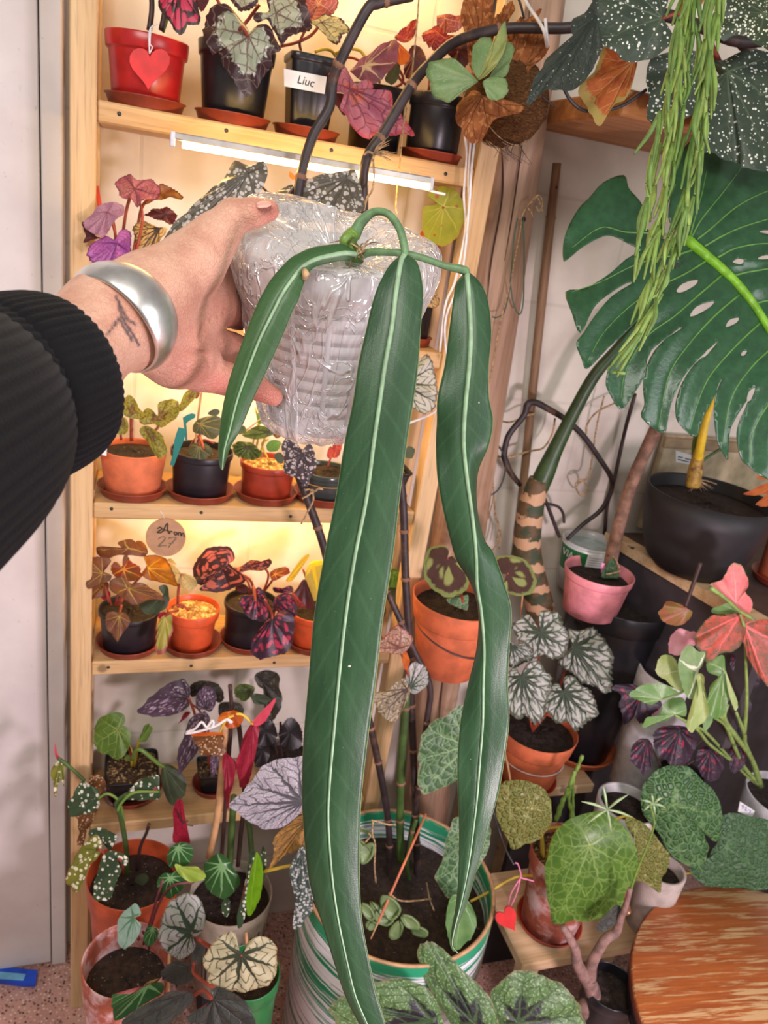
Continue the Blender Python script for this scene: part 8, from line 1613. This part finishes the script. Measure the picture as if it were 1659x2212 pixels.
# stone pot beside it, white pot behind
t = potted('stone_pot', 'pale stone pot on the low stand behind the largest bright green leaf', 'pot', (1392, 1990), (1402, 1880), 96, 80, Yq - .035, M['concrete'], ZC + .001, 0, fill=.85, wall=.006)
t = potted('potted_cactus', 'pinkish white pot with segmented green stems behind the bright green leaf', 'potted plant', (1315, 1860), (1320, 1738), 132, 104, 1.0, M['white_pot'], None, 0, fill=.88, wall=.006)
WP = PINFO[t.name]
for P, r_ in (([(505, 560), (530, 480), (560, 420), (590, 370)], .004), ([(580, 590), (590, 520), (575, 440), (590, 340), (620, 280), (650, 205)], .0036), ([(600, 560), (598, 460), (600, 350), (606, 290)], .003), ([(520, 540), (545, 460), (570, 380)], .003)): 
    ps = [onY(x, y, .985) for x, y in R6b(P)]; Q_ = crom(np.array(ps), 5); stem(t, Q_, [r_ * (1 + .28 * math.sin(i * 1.9)) for i in range(len(Q_))], gr[0], 'segment_stem', 8, 1)
rs8 = thing('plant_riser', (WP[0][0], 1.0, ZC + .0005), 'dark box under the pinkish white pot', 'riser')
MB().box((WP[0][0] - .045, .955, ZC + .0005), (WP[0][0] + .045, 1.045, WP[0][2] - .001), .003).mk('box', M['black_matt'], rs8, smooth=False)
# woody branched succulent
t = potted('potted_succulent', 'bare branching woody succulent in a black pot beside the wooden stool', 'potted plant', (1262, 2290), (1262, 2140), 120, 96, .765, M['black'], None, .12, fill=.9)
SU = PINFO[t.name]; wm = plain('bark_pinkish', (132, 102, 94), .7, .2, 60, .4, 140, dirt=(206, 190, 190), dsc=60, dthr=(.66, .72))
for P, R_ in (([(640, 1600), (700, 1540), (700, 1470), (650, 1390), (620, 1330), (610, 1260), (570, 1180), (545, 1140)], [.016, .015, .0135, .011, .0095, .008, .007, .006]), ([(690, 1420), (700, 1340), (740, 1260), (780, 1200), (830, 1170), (860, 1090), (890, 1010), (910, 930)], [.011, .010, .009, .0085, .008, .0055, .0045, .004]), ([(890, 1010), (940, 850), (1000, 700), (1040, 580), (1020, 480)], [.003, .002, .0016, .0014, .0012])):
    stem(t, [onY(x, y, .765) for x, y in R6b(P)], R_, wm if R_[0] > .005 else M['stalk_green'], 'branch', 12)
th = plain('thin_leaf', (150, 176, 130), .4)
for c_, L_ in (((785, 500), 150), ((1035, 470), 70)):
    for a in np.linspace(0, 6.28, 6, endpoint=False):
        a += .35; q = (c_[0] + L_ * math.cos(a) * (1 if abs(math.sin(a)) < .8 else .8), c_[1] + L_ * .85 * math.sin(a)); MB().tube([onY(*R6b([c_])[0], .775), onY(*R6b([((c_[0] + q[0]) / 2, (c_[1] + q[1]) / 2 - 6)])[0], .77), onY(*R6b([q])[0], .775)], [.0012, .0022, .0006], 6, 4).mk('thin_leaf', th, t)
LP(t, 'dusky', [(730, 1130), (770, 1080), (830, 1020), (860, 1040), (840, 1110), (790, 1150), (740, 1170)], (840, 1040), (740, 1165), .775, R6b)
LP(t, 'brown_spot', [(880, 960), (910, 930), (900, 1010), (915, 1060), (880, 1080), (860, 1110)], (890, 960), (870, 1100), .78, R6b)
rs9 = thing('plant_riser', (SU[0][0], .765, .002), 'dark box under the woody succulent', 'riser')
MB().box((SU[0][0] - .04, .725, .002), (SU[0][0] + .04, .805, SU[0][2] - .001), .003).mk('box', M['black_matt'], rs9, smooth=False)
stem(t, [onY(*R6b([p])[0], .79) for p in ((560, 1180), (548, 1230))], .001, M['stalk_dark'], 'twig') if False else None
# stool
ZT = .46
ep = [onZ(x, y, ZT) for x, y in R6b([(1659, 942), (1400, 920), (1200, 950), (1080, 1010), (990, 1080), (940, 1150), (912, 1250), (912, 1400), (940, 1550), (1000, 1667)])]
A2 = np.array([[2 * p[0], 2 * p[1], 1] for p in ep]); b2_ = np.array([p[0] ** 2 + p[1] ** 2 for p in ep]); so_ = np.linalg.lstsq(A2, b2_, rcond=None)[0]
sc_ = np.array([so_[0], so_[1], ZT]); sr_ = math.sqrt(so_[2] + so_[0] ** 2 + so_[1] ** 2)
print('STOOL', sc_, sr_)
t = thing('stool', (sc_[0], sc_[1], .002), 'round stool with a worn orange wooden seat at the lower right', 'stool')
sgm = N('worn_seat'); o_ = sgm.co(); ro = sgm.n('ShaderNodeMapping'); sgm.put(ro.inputs[0], o_); ro.inputs[2].default_value = (0, 0, .12)
n1 = sgm.noise(sgm.scale(ro.outputs[0], (9, 150, 150)), 1.0, 6, .7, .3); n2 = sgm.noise(sgm.scale(ro.outputs[0], (5, 34, 34)), 1.0, 4); n3 = sgm.noise(sgm.scale(ro.outputs[0], (8, 220, 220)), 1.0, 2)
c_ = sgm.mix(sgm.step(n2, .3, .7), (176, 98, 50), (150, 78, 40)); c_ = sgm.mix(sgm.m('MULTIPLY', sgm.step(n3, .4, .7), .4), c_, (206, 120, 56))
wr = sgm.m('ADD', n1, sgm.m('MULTIPLY', sgm.m('SUBTRACT', n2, .5), .5))
c_ = sgm.mix(sgm.step(wr, .50, .60), c_, (206, 168, 120))
sgm.done(sgm.pbr(c_, .42, sgm.bump(n1, .3, .002)))
prof = [(.001, -.022), (sr_ - .002, -.022), (sr_ - .0005, -.019), (sr_, -.003), (sr_ - .003, 0), (.001, 0)]
MB().lathe(prof, sc_, 110).mk('seat', sgm.mat, t)
MB().lathe([(sr_ + .0008, -.0195), (sr_ + .0012, -.019), (sr_ + .0012, -.005), (sr_ + .0006, -.0045)], sc_, 110).mk('edge_band', plain('band_brown', (110, 52, 40), .5), t, label='dark red brown edge band')
MB().lathe([(.001, -.060), (sr_ - .008, -.060), (sr_ - .004, -.058), (sr_ - .004, -.0225), (.001, -.0225)], sc_, 90).mk('apron', M['black'], t)
for a in (1.75, 4.4, 5.6, .4): 
    e = np.array([math.cos(a), math.sin(a), 0]); MB().tube([sc_ + e * (sr_ - .045) + [0, 0, -.058], np.array([sc_[0], sc_[1], .004]) + e * (sr_ - .03)], [.017, .014], 14, 3).mk('leg', M['black'], t)
# blue packet on the floor
t = thing('packet', onZ(30, 2115, .004), 'blue and pale cyan packet lying on the floor at the left edge', 'packet')
sgp = [onZ(x, y, .003) for x, y in [(-40, 2098), (0, 2096), (81, 2103), (77, 2132), (52, 2132), (-40, 2120)]]
V, F_ = prism(sgp, .003, .014); mk('packet_body', V, F_, plain('packet_blue', (22, 78, 206), .35), t, smooth=False)
sgp = [onZ(x, y, .0145) for x, y in [(-40, 2101), (0, 2099), (56, 2104), (50, 2118), (-40, 2112)]]
V, F_ = prism(sgp, .0142, .0146); mk('packet_panel', V, F_, plain('packet_cyan', (120, 190, 230), .35), t, smooth=False)
